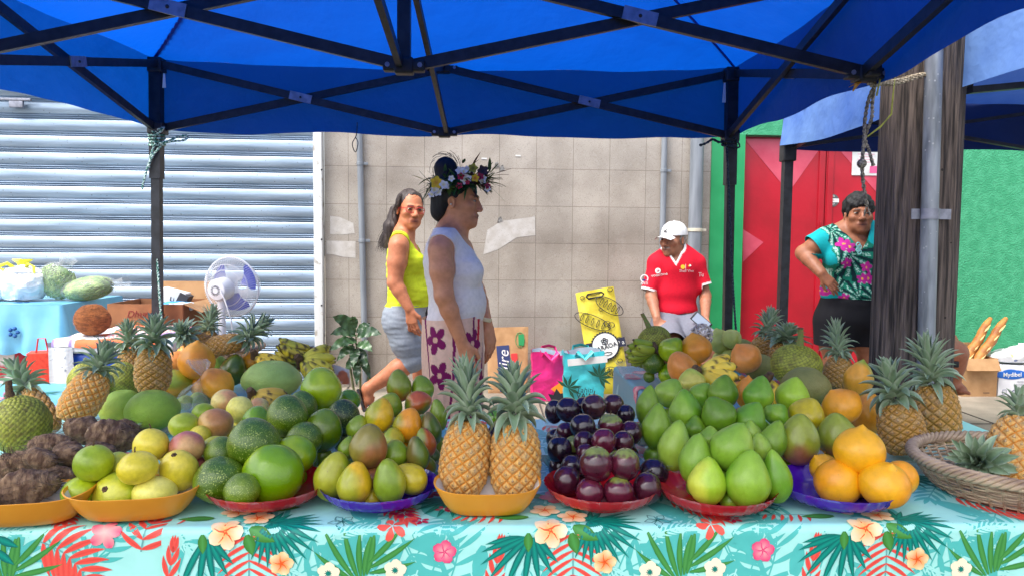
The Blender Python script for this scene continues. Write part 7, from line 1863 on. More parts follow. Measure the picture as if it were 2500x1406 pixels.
# left: second table under a pale blue cloth
def blue_table():
    X1, Y0, Y1, Zt = P(150, 752, y=4.3).x, 4.3, 5.0, .80; X0 = X1 - 1.5
    t = thing('side_table', 'table by the roller shutter under a shiny pale blue scalloped cloth', 'table', V((X0 + X1) / 2, (Y0 + Y1) / 2, 0)); o = V((X0 + X1) / 2, (Y0 + Y1) / 2, 0)
    w, d = X1 - X0, Y1 - Y0; mb = MB(); mb.box((0, 0, Zt - .02), (w, d, .03)); mb.build('tabletop', mat('table_board', lin((150, 140, 130)), .7, c2=lin((130, 120, 110)), sc=8), t)
    for a in (-1, 1):
        for e in (-1, 1): mb = MB(); mb.bar((a * (w / 2 - .08), e * (d / 2 - .08), 0), (a * (w / 2 - .08), e * (d / 2 - .08), Zt - .03), .035, .035, up=(0, 1, 0)); mb.build('leg', DARKSTEEL, t)
    SAT = mat('pale_blue_oilcloth', lin((116, 182, 212)), .3, c2=lin((94, 162, 198)), sc=5, bump=.08, bsc=12, bdist=.02)
    mb = MB(); NU, NV = 150, 26
    def fn(i, j):
        # walk round the rim: left->right front, then the right side
        L = w + d; s = i * L; drop = .27 + .015 * abs(math.sin(i * 60)) * (j > .95)
        if s < w: p, n = V(-w / 2 + s, -d / 2, 0), V(0, -1, 0)
        else: p, n = V(w / 2, -d / 2 + (s - w), 0), V(1, 0, 0)
        cd = math.exp(-((s - w) / .10) ** 2); n = (n + V(1, -1, 0) * cd * .9).normalized()
        f = .016 * math.sin(s * 34 + 2 * math.sin(s * 5)) * j + .035 * cd * j
        return p + n * (.006 + f + .05 * j * cd + .02 * j) + V(0, 0, Zt + .004 - drop * j - .07 * j * cd)
    mb.grid(fn, NU, NV); cs = [(-w / 2, -d / 2), (w / 2, -d / 2), (w / 2, d / 2), (-w / 2, d / 2)]
    mb.add([(x, y, Zt + .004) for x, y in cs], [(0, 1, 2, 3)])
    c = mb.build('blue_tablecloth', SAT, None, ang=60); c.location = o; tag(c, 'pale blue oilcloth draped over the table by the shutter', 'tablecloth')
    pr = MB()
    for k, (x, y) in enumerate(((w / 2 - .45, .0), (w / 2 - .62, -.18), (w / 2 - .3, -.22))):
        for a in range(5): pr.ball((x + .03 * math.cos(a * 1.256), y + .03 * math.sin(a * 1.256), Zt + .005), (.014, .014, .001), 8)
    for k, s in enumerate((.25, .55, .8)):
        x = w / 2 - s; y = -d / 2 - .035
        for a in range(5): pr.ball((x + .022 * math.cos(a * 1.256), y - .0, Zt - .15 + .022 * math.sin(a * 1.256)), (.012, .012, .012), 8)
    q = pr.build('printed_blossom', mat('blue_print', lin((22, 84, 150)), .4), c); q['kind'] = 'stuff'
    return X1, Zt
BTX, BTZ = blue_table()
WPL = mat('white_bag_plastic', lin((224, 226, 228)), .3, c2=lin((204, 208, 214)), sc=9, bump=.5, bsc=22, bdist=.03)
YTIE = mat('yellow_tie', lin((228, 224, 60)), .4)
def white_bag(px, w, h, label, ph):
    y = 4.55; p = P(px, 720, y=y); p.z = BTZ + .006; t = thing('white_bag', label, 'plastic bag', p, 0, 'white tied bags'); W_, H_ = w * y / F / 2, h * y / F
    def f(i, j):
        a = 2 * math.pi * i; pr = (.75 + .3 * math.sin(min(1, j * 1.25) * math.pi * .9)) if j < .8 else (.75 + .3 * math.sin(.9 * math.pi)) * (1 - (j - .8) / .2) ** .7 + .05; z = H_ * (j ** .9)
        if j == 0: pr = 0.02
        return (W_ * pr * math.cos(a), W_ * .8 * pr * math.sin(a), z)
    crumple('bag_film', f, 56, 30, WPL, t, .014, 20, ph)
    mb = MB()
    for s in (-1, 1):
        mb.tube([V(s * .03, -.02, H_ * .9), V(s * .06, -.05, H_ * 1.06), V(s * .10, -.06, H_ * .98), V(s * .12, -.09, H_ * .80)], [.012, .010, .010, .006], 6, flat=.3); mb.tube([V(0, 0, H_ * .92), V(s * .02, 0, H_ * 1.12), V(s * .06, .0, H_ * 1.16)], [.014, .02, .004], 6, flat=.4)
    mb.build('yellow_tie', YTIE, t)
white_bag(58, 104, 84, 'white plastic bag with yellow ties standing next to the bagged greens', 1.0)
white_bag(-14, 90, 74, 'white plastic bag with yellow ties cut by the left edge of the picture', 5.0)
def greens(px, w, h, roll, label, sd):
    y = 4.6; p = P(px, 720, y=y); p.z = BTZ + .006; t = thing('bagged_greens', label, 'bag of greens', p, 0, 'clear bags of green leaves'); W_, H_ = w * y / F, h * y / F; rr = random.Random(sd)
    GM = [mat('green_leaf_a', lin((104, 142, 58)), .5, c2=lin((146, 172, 90)), sc=20), mat('green_leaf_b', lin((70, 112, 40)), .5, c2=lin((110, 146, 60)), sc=20)]
    mb = MB(); M = T(0, 0, H_ * .5) @ RY(roll)
    mb.ball((0, 0, 0), (W_ * .42, W_ * .28, H_ * .40), 20, 1, M)
    for k in range(330):
        u, a = rr.uniform(-.9, .9), rr.uniform(0, 6.28); pts = []
        for i in range(5):
            x = u * .3 + (i / 4 - .5) * 1.1 ; x = max(-.98, min(.98, x)); r = math.sqrt(max(.02, 1 - x * x)); aa = a + .5 * math.sin(i + k) + rr.uniform(-.12, .12)
            pts.append((x * W_ * .5, math.cos(aa) * r * W_ * .33, math.sin(aa) * r * H_ * .48))
        mb.tube(pts, [.004, .006, .006, .005, .002], 4, m=rr.choice((0, 0, 1)), M=M, flat=.6)
    q = mb.build('leaves', GM, t, ang=80); q['kind'] = 'stuff'
    def f(i, j):
        a = 2 * math.pi * i; c = -math.cos(math.pi * min(1, j * 1.12)); s = math.sin(math.pi * min(1, j * 1.12)) if j < .8 else math.sin(math.pi * .896) * (1 + (j - .8) * 2.2)
        x = c * .54 + max(0, j - .8) * 1.0; v = M @ Vector((x * W_, s * W_ * .36 * math.cos(a), s * H_ * .53 * math.sin(a))); return v
    crumple('bag_film', f, 40, 26, BAGF, t, .008, 24, sd)
greens(140, 88, 88, -62, 'upright clear bag of green leaves between the white bag and the lying bag', 3)
greens(218, 120, 56, -10, 'clear bag of long green leaves lying at the right end of the blue cloth', 6)
# gift bags under that table
def gift_bag(px, y, w, h, label, m, rz=0, z=0.0):
    p = P(px, 900, y=y); p.z = z; t = thing('gift_bag', label, 'bag', p, rz, 'red bags under the blue table'); mb = MB(); mb.box((0, 0, h / 2), (w, .10, h), bev=.004); mb.build('paper_body', m, t)
    mb = MB(); mb.tube([(-w * .2, -.03, h), (-w * .12, -.035, h + .07), (w * .12, -.035, h + .07), (w * .2, -.03, h)], .004, 6); mb.build('handle', REDI, t)
    return t
RW = mat('red_white_paper', lin((196, 20, 52)), .5, c2=lin((234, 226, 226)), sc=7, det=1, lo=.49, hi=.53)
gift_bag(22, 4.45, .24, .52, 'red and white flowered gift bag at the left edge under the blue table', RW); gift_bag(72, 4.5, .22, .56, 'red and white gift bag with a bow, second from the left under the blue table', RW, 8); gift_bag(108, 4.6, .16, .56, 'narrow red and white gift bag nearest the leg of the blue table', RW, -6)
g_ = gift_bag(108, 3.75, .13, .46, 'orange red net bag in front of the white hanging cloth', mat('orange_net', lin((232, 70, 44)), .6, c2=lin((206, 48, 30)), sc=60), 20, .16)
# low bench, cooler, towel, coconut, carton with goods
def cooler():
    y = 3.28; x0, x1 = P(150, 900, y=y).x, P(420, 900, y=y).x; cx = (x0 + x1) / 2; w = x1 - x0; zb, zt = .36, .735
    bn = thing('low_bench', 'low plank bench carrying the blue cooler and the brown carton', 'bench', V(cx + .1, 3.75, 0)); BW = mat('bench_wood', lin((120, 92, 66)), .7, c2=lin((96, 72, 52)), sc=8, stretch=(1, 5, 5))
    mb = MB(); mb.box((0, -.02, .335), (.95, 1.16, .04)); mb.build('seat', BW, bn)
    for a in (-1, 1):
        for e in (-1, 1): mb = MB(); mb.box((a * .42, e * .48, .157), (.05, .05, .315)); mb.build('leg', BW, bn)
    t = thing('cool_box', 'blue cool box with white lid beside the pineapples', 'cooler', V(cx, y + .16, zb)); d = .32
    BL = mat('blue_cooler_plastic', lin((18, 72, 168)), .35, c2=lin((14, 62, 152)), sc=8); WL = mat('white_cooler_lid', lin((226, 228, 230)), .4)
    mb = MB(); mb.box((0, 0, (zt - zb - .05) / 2), (w, d, zt - zb - .05), bev=.02); mb.build('cooler_body', BL, t)
    mb = MB(); mb.box((0, 0, zt - zb - .022), (w + .025, d + .025, .055), bev=.014); mb.build('lid', WL, t)
    mb = MB(); mb.tube([(-w / 2 - .01, -.1, .28), (-w / 2 - .035, -.1, .22), (-w / 2 - .035, .1, .22), (-w / 2 - .01, .1, .28)], .012, 8); mb.build('handle', WL, t)
    text_mesh('lettering', 'ICE', .04, BL, t, T(-w / 2 + .09, -d / 2 - .003, .23) @ UP)
    # towel over the lid: orange border, red and white checks
    tw = mat('checked_towel', (1, 1, 1, 1), .9, attr='Col', c2=(.92, .92, .92, 1), sc=50, bump=.2, bsc=200)
    mb = MB(); NU, NV = 90, 60; cs = []
    def f(i, j):
        x = -w / 2 - .03 + (w * .95) * i; yy = -d / 2 - .03 + (d + .25) * j; z = zt + .008 + .004 * math.sin(i * 14 + j * 5) + .003 * math.sin(j * 19)
        e = -d / 2 - .012
        if yy < e: z -= (e - yy) * 1.4 + .004; yy = e - .008
        return (x, yy, z)
    mb.grid(f, NU, NV)
    for j in range(NV + 1):
        for i in range(NU + 1):
            u, v = i / NU, j / NV; c = G(232, 218, 214)
            if .22 < u < .34 or .1 > v: c = G(238, 118, 72)
            elif u >= .36: c = G(226, 92, 84) if (int(u * 46) % 2) ^ (int(v * 30) % 2) else G(240, 228, 224)
            if u > .86: c = G(150, 130, 178) if u < .93 else c
            if u < .22: c = G(232, 226, 222) if (int(v * 20) + int(u * 30)) % 5 else G(150, 130, 180)
            cs.append(c)
    o = mb.build('towel', tw, None, ang=80); colattr(o, cs); o.location = V(cx, y + .16, 0); tag(o, 'red and white checked towel with orange border on the cool box lid', 'towel')
    # white embroidered cloth hanging at its left side
    mb = MB(); x = cx - w / 2 - .045; NUx = 20
    mb.grid(lambda i, j: (x + .012 * math.sin(i * 9 + j * 4) - .02 * j, y - .02 + .22 * i, zt - .0 - .40 * j), NUx, 20); mb.grid(lambda i, j: (x + .006 + (.10 + .02 * j) * i, y - .026 + .008 * math.sin(i * 7), zt - .40 * j - .02), 14, 20)
    o = mb.build('white_cloth', mat('embroidered_cotton', lin((226, 226, 224)), .9, c2=lin((120, 126, 140)), sc=26, lo=.62, hi=.66, bump=.3, bsc=90), None, ang=80); tag(o, 'white embroidered cloth hanging down the left side of the blue cool box', 'cloth')
    # coconut on the towel
    p = P(225, 764, y=y + .16); r = 40 * depth_of(p) / F; p.z = zt + .012 + r * .92
    c = fruit_mesh('coconut', 'passion', 'bread', 'pombrown', 77, lumps=.03); c.data.materials.clear(); c.data.materials.append(mat('coconut_husk', lin((206, 124, 64)), .9, c2=lin((150, 84, 40)), sc=5, det=8, stretch=(1, 1, 3), bump=1, bsc=26, bdist=.05))
    c.scale = (2.06 * r, 2 * r, 1.92 * r); c.location = p; tag(c, 'husked orange brown hairy coconut sitting on the checked towel', 'coconut')
    mb = MB(); rr = random.Random(1)
    for k in range(700):
        a, u = rr.uniform(0, 6.28), rr.uniform(-.95, 1); n = V(math.cos(a) * math.sqrt(1 - u * u), math.sin(a) * math.sqrt(1 - u * u), u); s = n.cross(V(rr.uniform(-1, 1), rr.uniform(-1, 1), rr.uniform(-1, 1))).normalized(); b_ = n * .49
        mb.add([b_ - s * .006, b_ + s * .006, b_ + n * rr.uniform(.02, .05) + n.cross(s) * rr.uniform(-.07, .07)], [(0, 1, 2)])
    h = mb.build('husk_fibre', mat('coir', lin((222, 138, 72)), .9, c2=lin((170, 98, 50)), sc=20), c, smooth=False); h['kind'] = 'stuff'
    # brown carton with raised flaps
    y1 = 3.86; a, b = P(262, 740, y=y1), P(446, 740, y=y1); cw = b.x - a.x; zc = P(300, 742, y=y1).z
    t = thing('carton', 'open brown carton with raised flaps between the steel post and the fan', 'box', V((a.x + b.x) / 2, y1 + .18, .356)); H = zc - .356
    for (c_, s_) in (((0, -.18, H / 2), (cw, .006, H)), ((0, .18, H / 2), (cw, .006, H)), ((-cw / 2, 0, H / 2), (.006, .354, H)), ((cw / 2, 0, H / 2), (.006, .354, H))): pass
    mb = MB(); mb.box((0, -.18, H / 2), (cw, .006, H)); mb.box((0, .18, H / 2), (cw, .006, H)); mb.box((-cw / 2, 0, H / 2), (.006, .354, H)); mb.box((cw / 2, 0, H / 2), (.006, .354, H)); mb.box((0, 0, .004), (cw, .35, .006)); mb.build('carton_body', CARDD, t, smooth=False)
    mb = MB(); mb.box((.06, .20, .07), (cw - .02, .006, .14), M=T(0, 0, H) @ RX(-12)); mb.build('flap', CARD, t, smooth=False)
    mb = MB(); mb.box((.05, 0, 0), (.10, .34, .006), M=T(cw / 2 + .004, 0, H) @ RY(24)); mb.build('flap', CARD, t, smooth=False)
    text_mesh('lettering', 'Dhumme', .05, mat('red_pen', lin((120, 40, 34)), .7), t, T(.0, -.185, H - .05) @ RY(-2) @ UP, shear=.3)
    s = thing('soap_box', 'white and dark soap box sticking out of the brown carton', 'box', V((a.x + b.x) / 2 - .04, y1 + .16, .366)); mb = MB(); mb.box((0, 0, H / 2 + .04), (.13, .07, H + .06), M=RY(14), bev=.003); mb.build('box_body', WHITE, s)
    mb = MB(); mb.box((-.078, 0, H / 2 + .04), (.05, .072, H + .04), M=RY(28)); mb.build('dark_panel', mat('dark_print', lin((60, 58, 62)), .5), s)
    Mx = RY(14) @ T(0, -.0365, H + .01); text_mesh('lettering', 'Li', .034, INK, s, Mx @ T(0, 0, .012) @ UP); text_mesh('lettering', 'SAVON DE', .017, INK, s, Mx @ T(0, 0, -.018) @ UP); text_mesh('lettering', 'MARSEILLE', .017, INK, s, Mx @ T(0, 0, -.036) @ UP)
    p = P(436, 748, y=y1 + .1); k = thing('blue_packet', 'small shiny blue and white packet lying on the carton flap', 'packet', p); crumple('foil', lambda i, j: (.085 * math.cos(2 * math.pi * i) * math.sin(math.pi * j) ** .6, .04 * math.sin(2 * math.pi * i) * math.sin(math.pi * j) ** .6, .028 * -math.cos(math.pi * j)), 36, 20, mat('packet_foil', lin((60, 150, 206)), .25, c2=lin((222, 232, 236)), sc=14, det=1, lo=.5, hi=.54), k, .010, 30)
    return t
cooler()
# pedestal fan
def fan():
    y = 4.05; c = P(566, 700, y=y); t = thing('pedestal_fan', 'white pedestal fan with blue blades and wire cage in front of the shutter', 'fan', V(c.x - .03, y, 0)); o = V(c.x - .03, y, 0); r = 71 * y / F; cl = c - o
    WF = mat('white_fan_plastic', lin((228, 230, 232)), .35); WIRE = mat('white_wire', lin((222, 224, 228)), .4); BB = mat('blue_blade', lin((24, 50, 176)), .25, spec=.6)
    Mx = T(*cl) @ RZ(-14) @ RX(4)    # its back is turned to us: cage towards the shutter
    mb = MB()
    for k in range(76):
        a = 2 * math.pi * k / 76; a2 = a + .22; mb.tube([Mx @ V(.05 * math.cos(a), -.045, .05 * math.sin(a)), Mx @ V(r * .6 * math.cos(a + .1), -.055, r * .6 * math.sin(a + .1)), Mx @ V(r * .93 * math.cos(a2), -.03, r * .93 * math.sin(a2)), Mx @ V(r * math.cos(a2), 0, r * math.sin(a2))], .0014, 4, caps=False)
        mb.tube([Mx @ V(.03 * math.cos(a), .10, .03 * math.sin(a)), Mx @ V(r * .75 * math.cos(a2), .09, r * .75 * math.sin(a2)), Mx @ V(r * math.cos(a2), 0, r * math.sin(a2))], .0014, 4, caps=False)
    for rr_, yy, w in ((r, 0, .005), (r * .6, -.055, .002), (r * .78, -.045, .002)): mb.tube([Mx @ V(rr_ * math.cos(a), yy, rr_ * math.sin(a)) for a in np.linspace(0, 2 * math.pi, 60)], w, 6, caps=False)
    g = mb.build('wire_cage', WIRE, t); g['kind'] = 'stuff'
    for k in range(3):
        a0 = 2 * math.pi * k / 3 + .5; mb = MB()
        def bl(i, j, a0=a0):
            rr_ = .04 + (r * .84 - .04) * i; wdt = (.30 + .75 * i) * (1 - .5 * max(0, i - .75) * 4 * abs(j - .5)); a = a0 + (j - .5) * 2 * wdt * .75; return Mx @ V(rr_ * math.cos(a), .03 + .035 * (j - .5), rr_ * math.sin(a))
        mb.grid(bl, 14, 12); mb.build('blade', BB, t, ang=180)
    mb = MB(); mb.lathe([(0, -.15), (.035, -.15), (.052, -.142), (.058, -.12), (.06, -.07), (.05, -.05), (0, -.045)], 28, M=Mx @ RX(-90)); mt = MB(); mt.lathe([(0, 0), (.03, 0), (.05, .006), (.058, .02), (.060, .085), (.05, .10), (0, .10)], 28, M=Mx @ T(0, -.15, 0) @ RX(-90)); m_ = mt.build('motor_housing', WF, t)
    mb = MB()
    for k in range(18): a = 2 * math.pi * k / 18; mb.tube([Mx @ V(.016 * math.cos(a), -.1515, .016 * math.sin(a)), Mx @ V(.028 * math.cos(a), -.1515, .028 * math.sin(a))], .0016, 4)
    mb.build('vent_slots', INK, m_)
    hx = (Mx @ V(0, -.10, -.05)); mb = MB(); mb.tube([hx, V(hx.x, hx.y, cl.z - .13)], .022, 14); mb.tube([V(hx.x, hx.y, cl.z - .12), V(hx.x, hx.y, .04)], .019, 16); mb.build('pole', WF, t)
    mb = MB(); mb.lathe([(0, 0), (.19, 0), (.19, .02), (.05, .045), (.03, .08), (0, .08)], 36, M=T(hx.x, hx.y, 0)); mb.build('base', WF, t)
    mb = MB(); mb.tube([Mx @ V(.03, -.15, .0), Mx @ V(.06, -.16, -.05), Mx @ V(.075, -.14, -.15), Mx @ V(.07, -.12, -.26)], .004, 6); mb.build('cord', WF, t)
fan()
# plant by the wall
def plant():
    b = P(880, 955, y=5.78); b.z = 0; t = thing('leafy_plant', 'dark green broad-leaved plant growing at the foot of the tiled wall', 'plant', b); y = 5.75; LM = mat('glossy_dark_leaf', lin((34, 62, 38)), .35, c2=lin((64, 96, 56)), sc=9, spec=.6, bump=.2, bsc=30, bdist=.01); SM = mat('plant_stem', lin((96, 100, 62)), .7, c2=lin((70, 76, 46)), sc=20)
    hub = P(869, 836, y=y) - b; top = P(869, 800, y=y) - b
    for k, dx in enumerate((-.05, .0, .05)): mb = MB(); mb.tube([V(dx, 0, 0), V(dx * 1.5, -.02, hub.z * .5), hub + V(dx * .5, 0, 0), top + V(dx, 0, -.05 * k)], [.010, .009, .008, .005], 6); mb.build('stem', SM, t)
    def lf(x0, y0, x1, y1, w, dy, cup=.3):
        a, e = P(x0, y0, y=y) - b, P(x1, y1, y=y + dy) - b; d = e - a; L = d.length; s = d.cross(V(0, -1, .4)).normalized(); n = s.cross(d).normalized(); mb = MB()
        def f(i, j):
            u = i; hw = w * .66 * math.sin(math.pi * min(.995, .03 + u ** .85 * .97)) ** .85; k = j * 2 - 1; arch = .16 * L * math.sin(math.pi * u * .9)
            return a + d * u + V(0, 0, arch) + s * hw * k + n * (abs(k) * hw * cup * .4 + .010 * math.sin(u * 22) * abs(k))
        mb.grid(f, 16, 6); mb.build('leaf', LM, t, ang=180)
    for q in ((868, 812, 812, 776, .075, -.1), (868, 818, 806, 820, .06, -.15), (870, 830, 802, 862, .06, -.12), (872, 820, 932, 820, .065, -.1), (870, 812, 905, 792, .045, .05), (872, 840, 910, 862, .06, -.15), (866, 845, 822, 885, .055, -.1), (870, 850, 862, 900, .06, -.15), (874, 850, 896, 905, .055, -.08), (868, 835, 835, 850, .055, -.2), (868, 800, 860, 772, .045, -.05), (872, 870, 842, 915, .05, -.05), (876, 870, 905, 930, .05, -.03), (870, 880, 872, 945, .05, -.06)): lf(*q)
plant()
# cardboard sheet, shopping bags
def quad_bag(pts, thick, m, name, parent, o, wr=.008, ph=0.0, nu=24, nv=40):
    """slightly puffed flat bag through four corners (tl, tr, br, bl)"""
    tl, tr, br, bl = [Vector(p) - o for p in pts]; n = ((tr - tl).cross(bl - tl)).normalized(); n = n if n.y < 0 else -n
    for sgn in (1, -1):
        pass
    mb = MB()
    def f(i, j, s):
        p = tl.lerp(tr, i).lerp(bl.lerp(br, i), j); e = min(1, min(i, 1 - i, j + .15, 1 - j) * 7); q = mnoise.noise(V(i * 3 + ph, j * 6, 0)) + .5 * mnoise.noise(V(i * 7, j * 13 + ph, 3)); return p + n * (s * thick * e ** .5 + (wr * q if s > 0 else 0))
    mb.grid(lambda i, j: f(i, j, 1), nu, nv); mb.grid(lambda i, j: f(1 - i, j, -1), nu, nv)
    mb.grid(lambda i, j: f(0, j, 1).lerp(f(0, j, -1), i), 1, nv); mb.grid(lambda i, j: f(1, j, -1).lerp(f(1, j, 1), i), 1, nv)
    return mb.build(name, m, parent, ang=60), tl, tr, br, bl, n
def on_quad(q, u, v, e=.006):
    tl, tr, br, bl, n = q; p = tl.lerp(tr, u).lerp(bl.lerp(br, u), v) + n * e; x = (tr - tl).normalized(); z = (tl - bl).normalized(); z = (z - x * x.dot(z)).normalized(); y = z.cross(x)
    return Matrix(((x.x, y.x, z.x, p.x), (x.y, y.y, z.y, p.y), (x.z, y.z, z.z, p.z), (0, 0, 0, 1)))
def outline(mb, M, pts, w=.003, closed=True):
    P_ = [M @ V(a, 0, b) for a, b in pts]; mb.tube(P_ + ([P_[0]] if closed else []), w, 4, caps=False)
def bags():
    y = 5.72
    # cardboard sheet
    pts = [P(1188, 800, y=5.86), P(1290, 797, y=5.86), P(1287, 960, y=5.72), P(1192, 962, y=5.72)]; o = (pts[2] + pts[3]) / 2; t = thing('cardboard_sheet', 'flattened brown cardboard box leaning on the tiled wall behind the woman in white', 'cardboard', o)
    k = quad_bag(pts, .012, CARD, 'board', t, o, .002); q = k[1:]
    mb = MB(); M = on_quad(q, .42, .62, .016); mb.box((0, 0, 0), (.10, .004, .36), 0, M @ RY(-3)); mb.box((.085, -.001, -.03), (.05, .004, .28), 1, M @ RY(-3)); mb.build('printed_panel', [NAVYI, REDI], t, smooth=False)
    text_mesh('lettering', 'aire', .12, WHITE, t, M @ T(0, -.004, .05) @ RY(-90) @ UP, shear=.25)
    mb = MB(); M = on_quad(q, .80, .20, .016); outline(mb, M, [(.035 * math.cos(a), .06 * math.sin(a)) for a in np.linspace(0, 6.28, 20)], .0025); mb.box((.01, 0, 0), (.045, .003, .09), 0, M); mb.build('green_stamp', GRNI, t, smooth=False)
    # tall yellow bread bag
    pts = [P(1405, 716, y=5.90), P(1498, 699, y=5.90), P(1540, 958, y=5.70), P(1448, 968, y=5.70)]; o = (pts[2] + pts[3]) / 2; YB = mat('yellow_woven_bag', lin((214, 198, 60)), .45, c2=lin((186, 168, 40)), sc=6, bump=.3, bsc=30, bdist=.01)
    t = thing('bread_bag', 'tall yellow bag printed with loaves leaning on the tiled wall', 'bag', o); k = quad_bag(pts, .02, YB, 'bag_body', t, o, .010); q = k[1:]; e = .034
    mb = MB(); M = on_quad(q, .48, .055, e - .010)
    outline(mb, M, [(x, z) for x, z in ((-.055, .018), (.055, .018), (.07, 0), (.055, -.018), (-.055, -.018), (-.07, 0))], .006); mb.build('handle_slot', INK, t)
    mb = MB()
    def loaf(u, v, L, w, an):
        M = on_quad(q, u, v, e) @ RY(an); outline(mb, M, [(L * math.cos(a), w * math.sin(a)) for a in np.linspace(0, 6.28, 20)][:-1], .0035)
        for x in np.linspace(-.6, .6, 5): outline(mb, M, [(x * L + .3 * w * math.sin(a) * .5, w * .6 * math.cos(a)) for a in np.linspace(0, 6.28, 10)][:-1], .0028)
    loaf(.30, .30, .15, .05, 32); loaf(.80, .18, .12, .055, 40); loaf(.62, .80, .07, .04, 30)
    for (u, v, r) in ((.66, .34, .026), (.76, .36, .028), (.16, .52, .015), (.88, .03, .02), (.14, .06, .018), (.56, .20, .014), (.9, .5, .02), (.84, .70, .02)):
        outline(mb, on_quad(q, u, v, e), [(r * math.cos(a), r * .8 * math.sin(a)) for a in np.linspace(0, 6.28, 12)][:-1], .003)
    mb.build('printed_drawings', INK, t)
    mb = MB(); M = on_quad(q, .55, .535, e - .002); mb.box((0, 0, 0), (.31, .004, .072), M=M); mb.build('printed_band', mat('navy_band', lin((30, 34, 60)), .6), t, smooth=False)
    mb = MB(); n = 60; M = on_quad(q, .52, .545, e + .004); ring = [M @ V(r * math.cos(a), 0, r * math.sin(a)) for i, a in enumerate(np.linspace(0, 2 * math.pi, n, endpoint=False)) for r in ((.118 if i % 2 else .108),)]; mb.add(ring + [M @ V(0, 0, 0)], [(i, (i + 1) % n, n) for i in range(n)]); mb.build('round_badge', INK, t, smooth=False)
    mb = MB(); M = on_quad(q, .52, .545, e + .008); mb.add([M @ V(.100 * math.cos(a), 0, .100 * math.sin(a)) for a in np.linspace(0, 2 * math.pi, n, endpoint=False)] + [M @ V(0, 0, 0)], [(i, (i + 1) % n, n) for i in range(n)]); mb.build('round_badge', WHITE, t, smooth=False)
    text_mesh('lettering', '.FARAOA.', .048, INK, t, on_quad(q, .52, .555, e + .012) @ RY(-7) @ UP, bold=.01)
    text_mesh('lettering', 'P a', .05, WHITE, t, on_quad(q, .93, .535, e + .004) @ RY(-5) @ UP); text_mesh('lettering', 'ps', .045, WHITE, t, on_quad(q, .10, .545, e + .004) @ UP)
    mb = MB(); M = on_quad(q, .52, .50, e + .011)
    for a in range(5): aa = 2 * math.pi * a / 5 + .3; outline(mb, M, [(.018 * math.cos(aa) + .012 * math.cos(b), .018 * math.sin(aa) + .009 * math.sin(b)) for b in np.linspace(0, 6.28, 8)][:-1], .003)
    M = on_quad(q, .54, .62, e + .011); outline(mb, M, [(.038 * math.cos(b), .012 * math.sin(b)) for b in np.linspace(0, 6.28, 14)][:-1], .0025); mb.build('badge_drawing', INK, t)
    # open shoppers
    def shopper(x0, x1, yt, yb, yy, m, inner, label, hand, sd):
        a, b = P(x0, yb, y=yy), P(x1, yb, y=yy); zt = P(x0, yt, y=yy).z; w = b.x - a.x; o = V((a.x + b.x) / 2, yy + .10, 0); t = thing('shopping_bag', label, 'shopping bag', o)
        def f(i, j):
            s = (i * 4) % 4; k = int(s); fr = s - k; C = [(-1, -1), (1, -1), (1, 1), (-1, 1)]; A, B = C[k % 4], C[(k + 1) % 4]; x = (A[0] + (B[0] - A[0]) * fr) * w / 2; yv = (A[1] + (B[1] - A[1]) * fr) * .10
            fl = 1 + .10 * j * math.sin(i * 12 + sd); return (x * (.94 + .06 * fl), yv * fl, zt * j * (1 + (.04 * math.sin(i * 19 + sd) if j > .9 else 0)) + .004)
        bd = crumple('bag_body', f, 64, 24, m, t, .012, 16, sd, ang=35)
        crumple('lining', lambda i, j: (lambda p: (p[0] * .96, p[1] * .94, p[2] if j > .1 else p[2] + .02))(f(1 - i, .55 + .45 * j)), 64, 8, inner, t, .010, 16, sd)
        for s_ in (-1, 1):
            mb = MB(); mb.tube([V(-w * .22, s_ * .10, zt * .95), V(-w * .18, s_ * .13, zt + .02), V(0, s_ * .13 - .02, zt + .035 * s_), V(w * .18, s_ * .13, zt + .02), V(w * .22, s_ * .10, zt * .95)], .016, 6, flat=.25); mb.build('handle', hand, t)
        return t, o, w, zt
    PK = mat('pink_woven_bag', lin((226, 40, 128)), .4, c2=lin((206, 24, 110)), sc=5, bump=.4, bsc=24, bdist=.02); TQ = mat('turquoise_woven_bag', lin((72, 196, 204)), .4, c2=lin((54, 176, 188)), sc=5, bump=.4, bsc=24, bdist=.02); LN = mat('grey_bag_lining', lin((176, 190, 204)), .5)
    t, o, w, zt = shopper(1300, 1388, 864, 970, 5.42, PK, LN, 'bright pink shopping bag beside the turquoise one', PK, 1.0)
    mb = MB(); mb.prism([(.0, .10), (w * .48, .19), (w * .48, .06), (.1, .02)], .003, 0, T(0, -.125, 0)); mb.prism([(-.03, .0), (-.06, .06), (-.02, .05), (0, .10), (.03, .06), (.09, .08), (.07, .03), (.10, .0)], .003, 1, T(.04, -.130, .005)); mb.build('sunset_print', [mat('orange_print', lin((244, 150, 40)), .5), INK], t, smooth=False)
    t, o, w, zt = shopper(1376, 1474, 862, 972, 5.36, TQ, LN, 'turquoise shopping bag printed with dark palm leaves by the yellow bag', TQ, 3.0)
    mb = MB(); mb.box((0, 0, 0), (w * .98, .004, .05), 0, T(.02, -.126, zt - .05) @ RY(-6)); mb.build('white_band', WHITE, t, smooth=False)
    mb = MB()
    for bx, bz, n_ in ((w * .36, .20, 8), (-w * .40, .12, 7)):
        for k in range(n_): a = R(-60 + 240 * k / n_); mb.prism([(bx, bz), (bx + .05 * math.cos(a) - .012 * math.sin(a), bz + .05 * math.sin(a) + .012 * math.cos(a)), (bx + .105 * math.cos(a), bz + .105 * math.sin(a)), (bx + .05 * math.cos(a) + .012 * math.sin(a), bz + .05 * math.sin(a) - .012 * math.cos(a))], .002, 0, T(0, -.128, 0))
    mb.build('palm_print', mat('dark_green_print', lin((22, 76, 56)), .5), t, smooth=False)
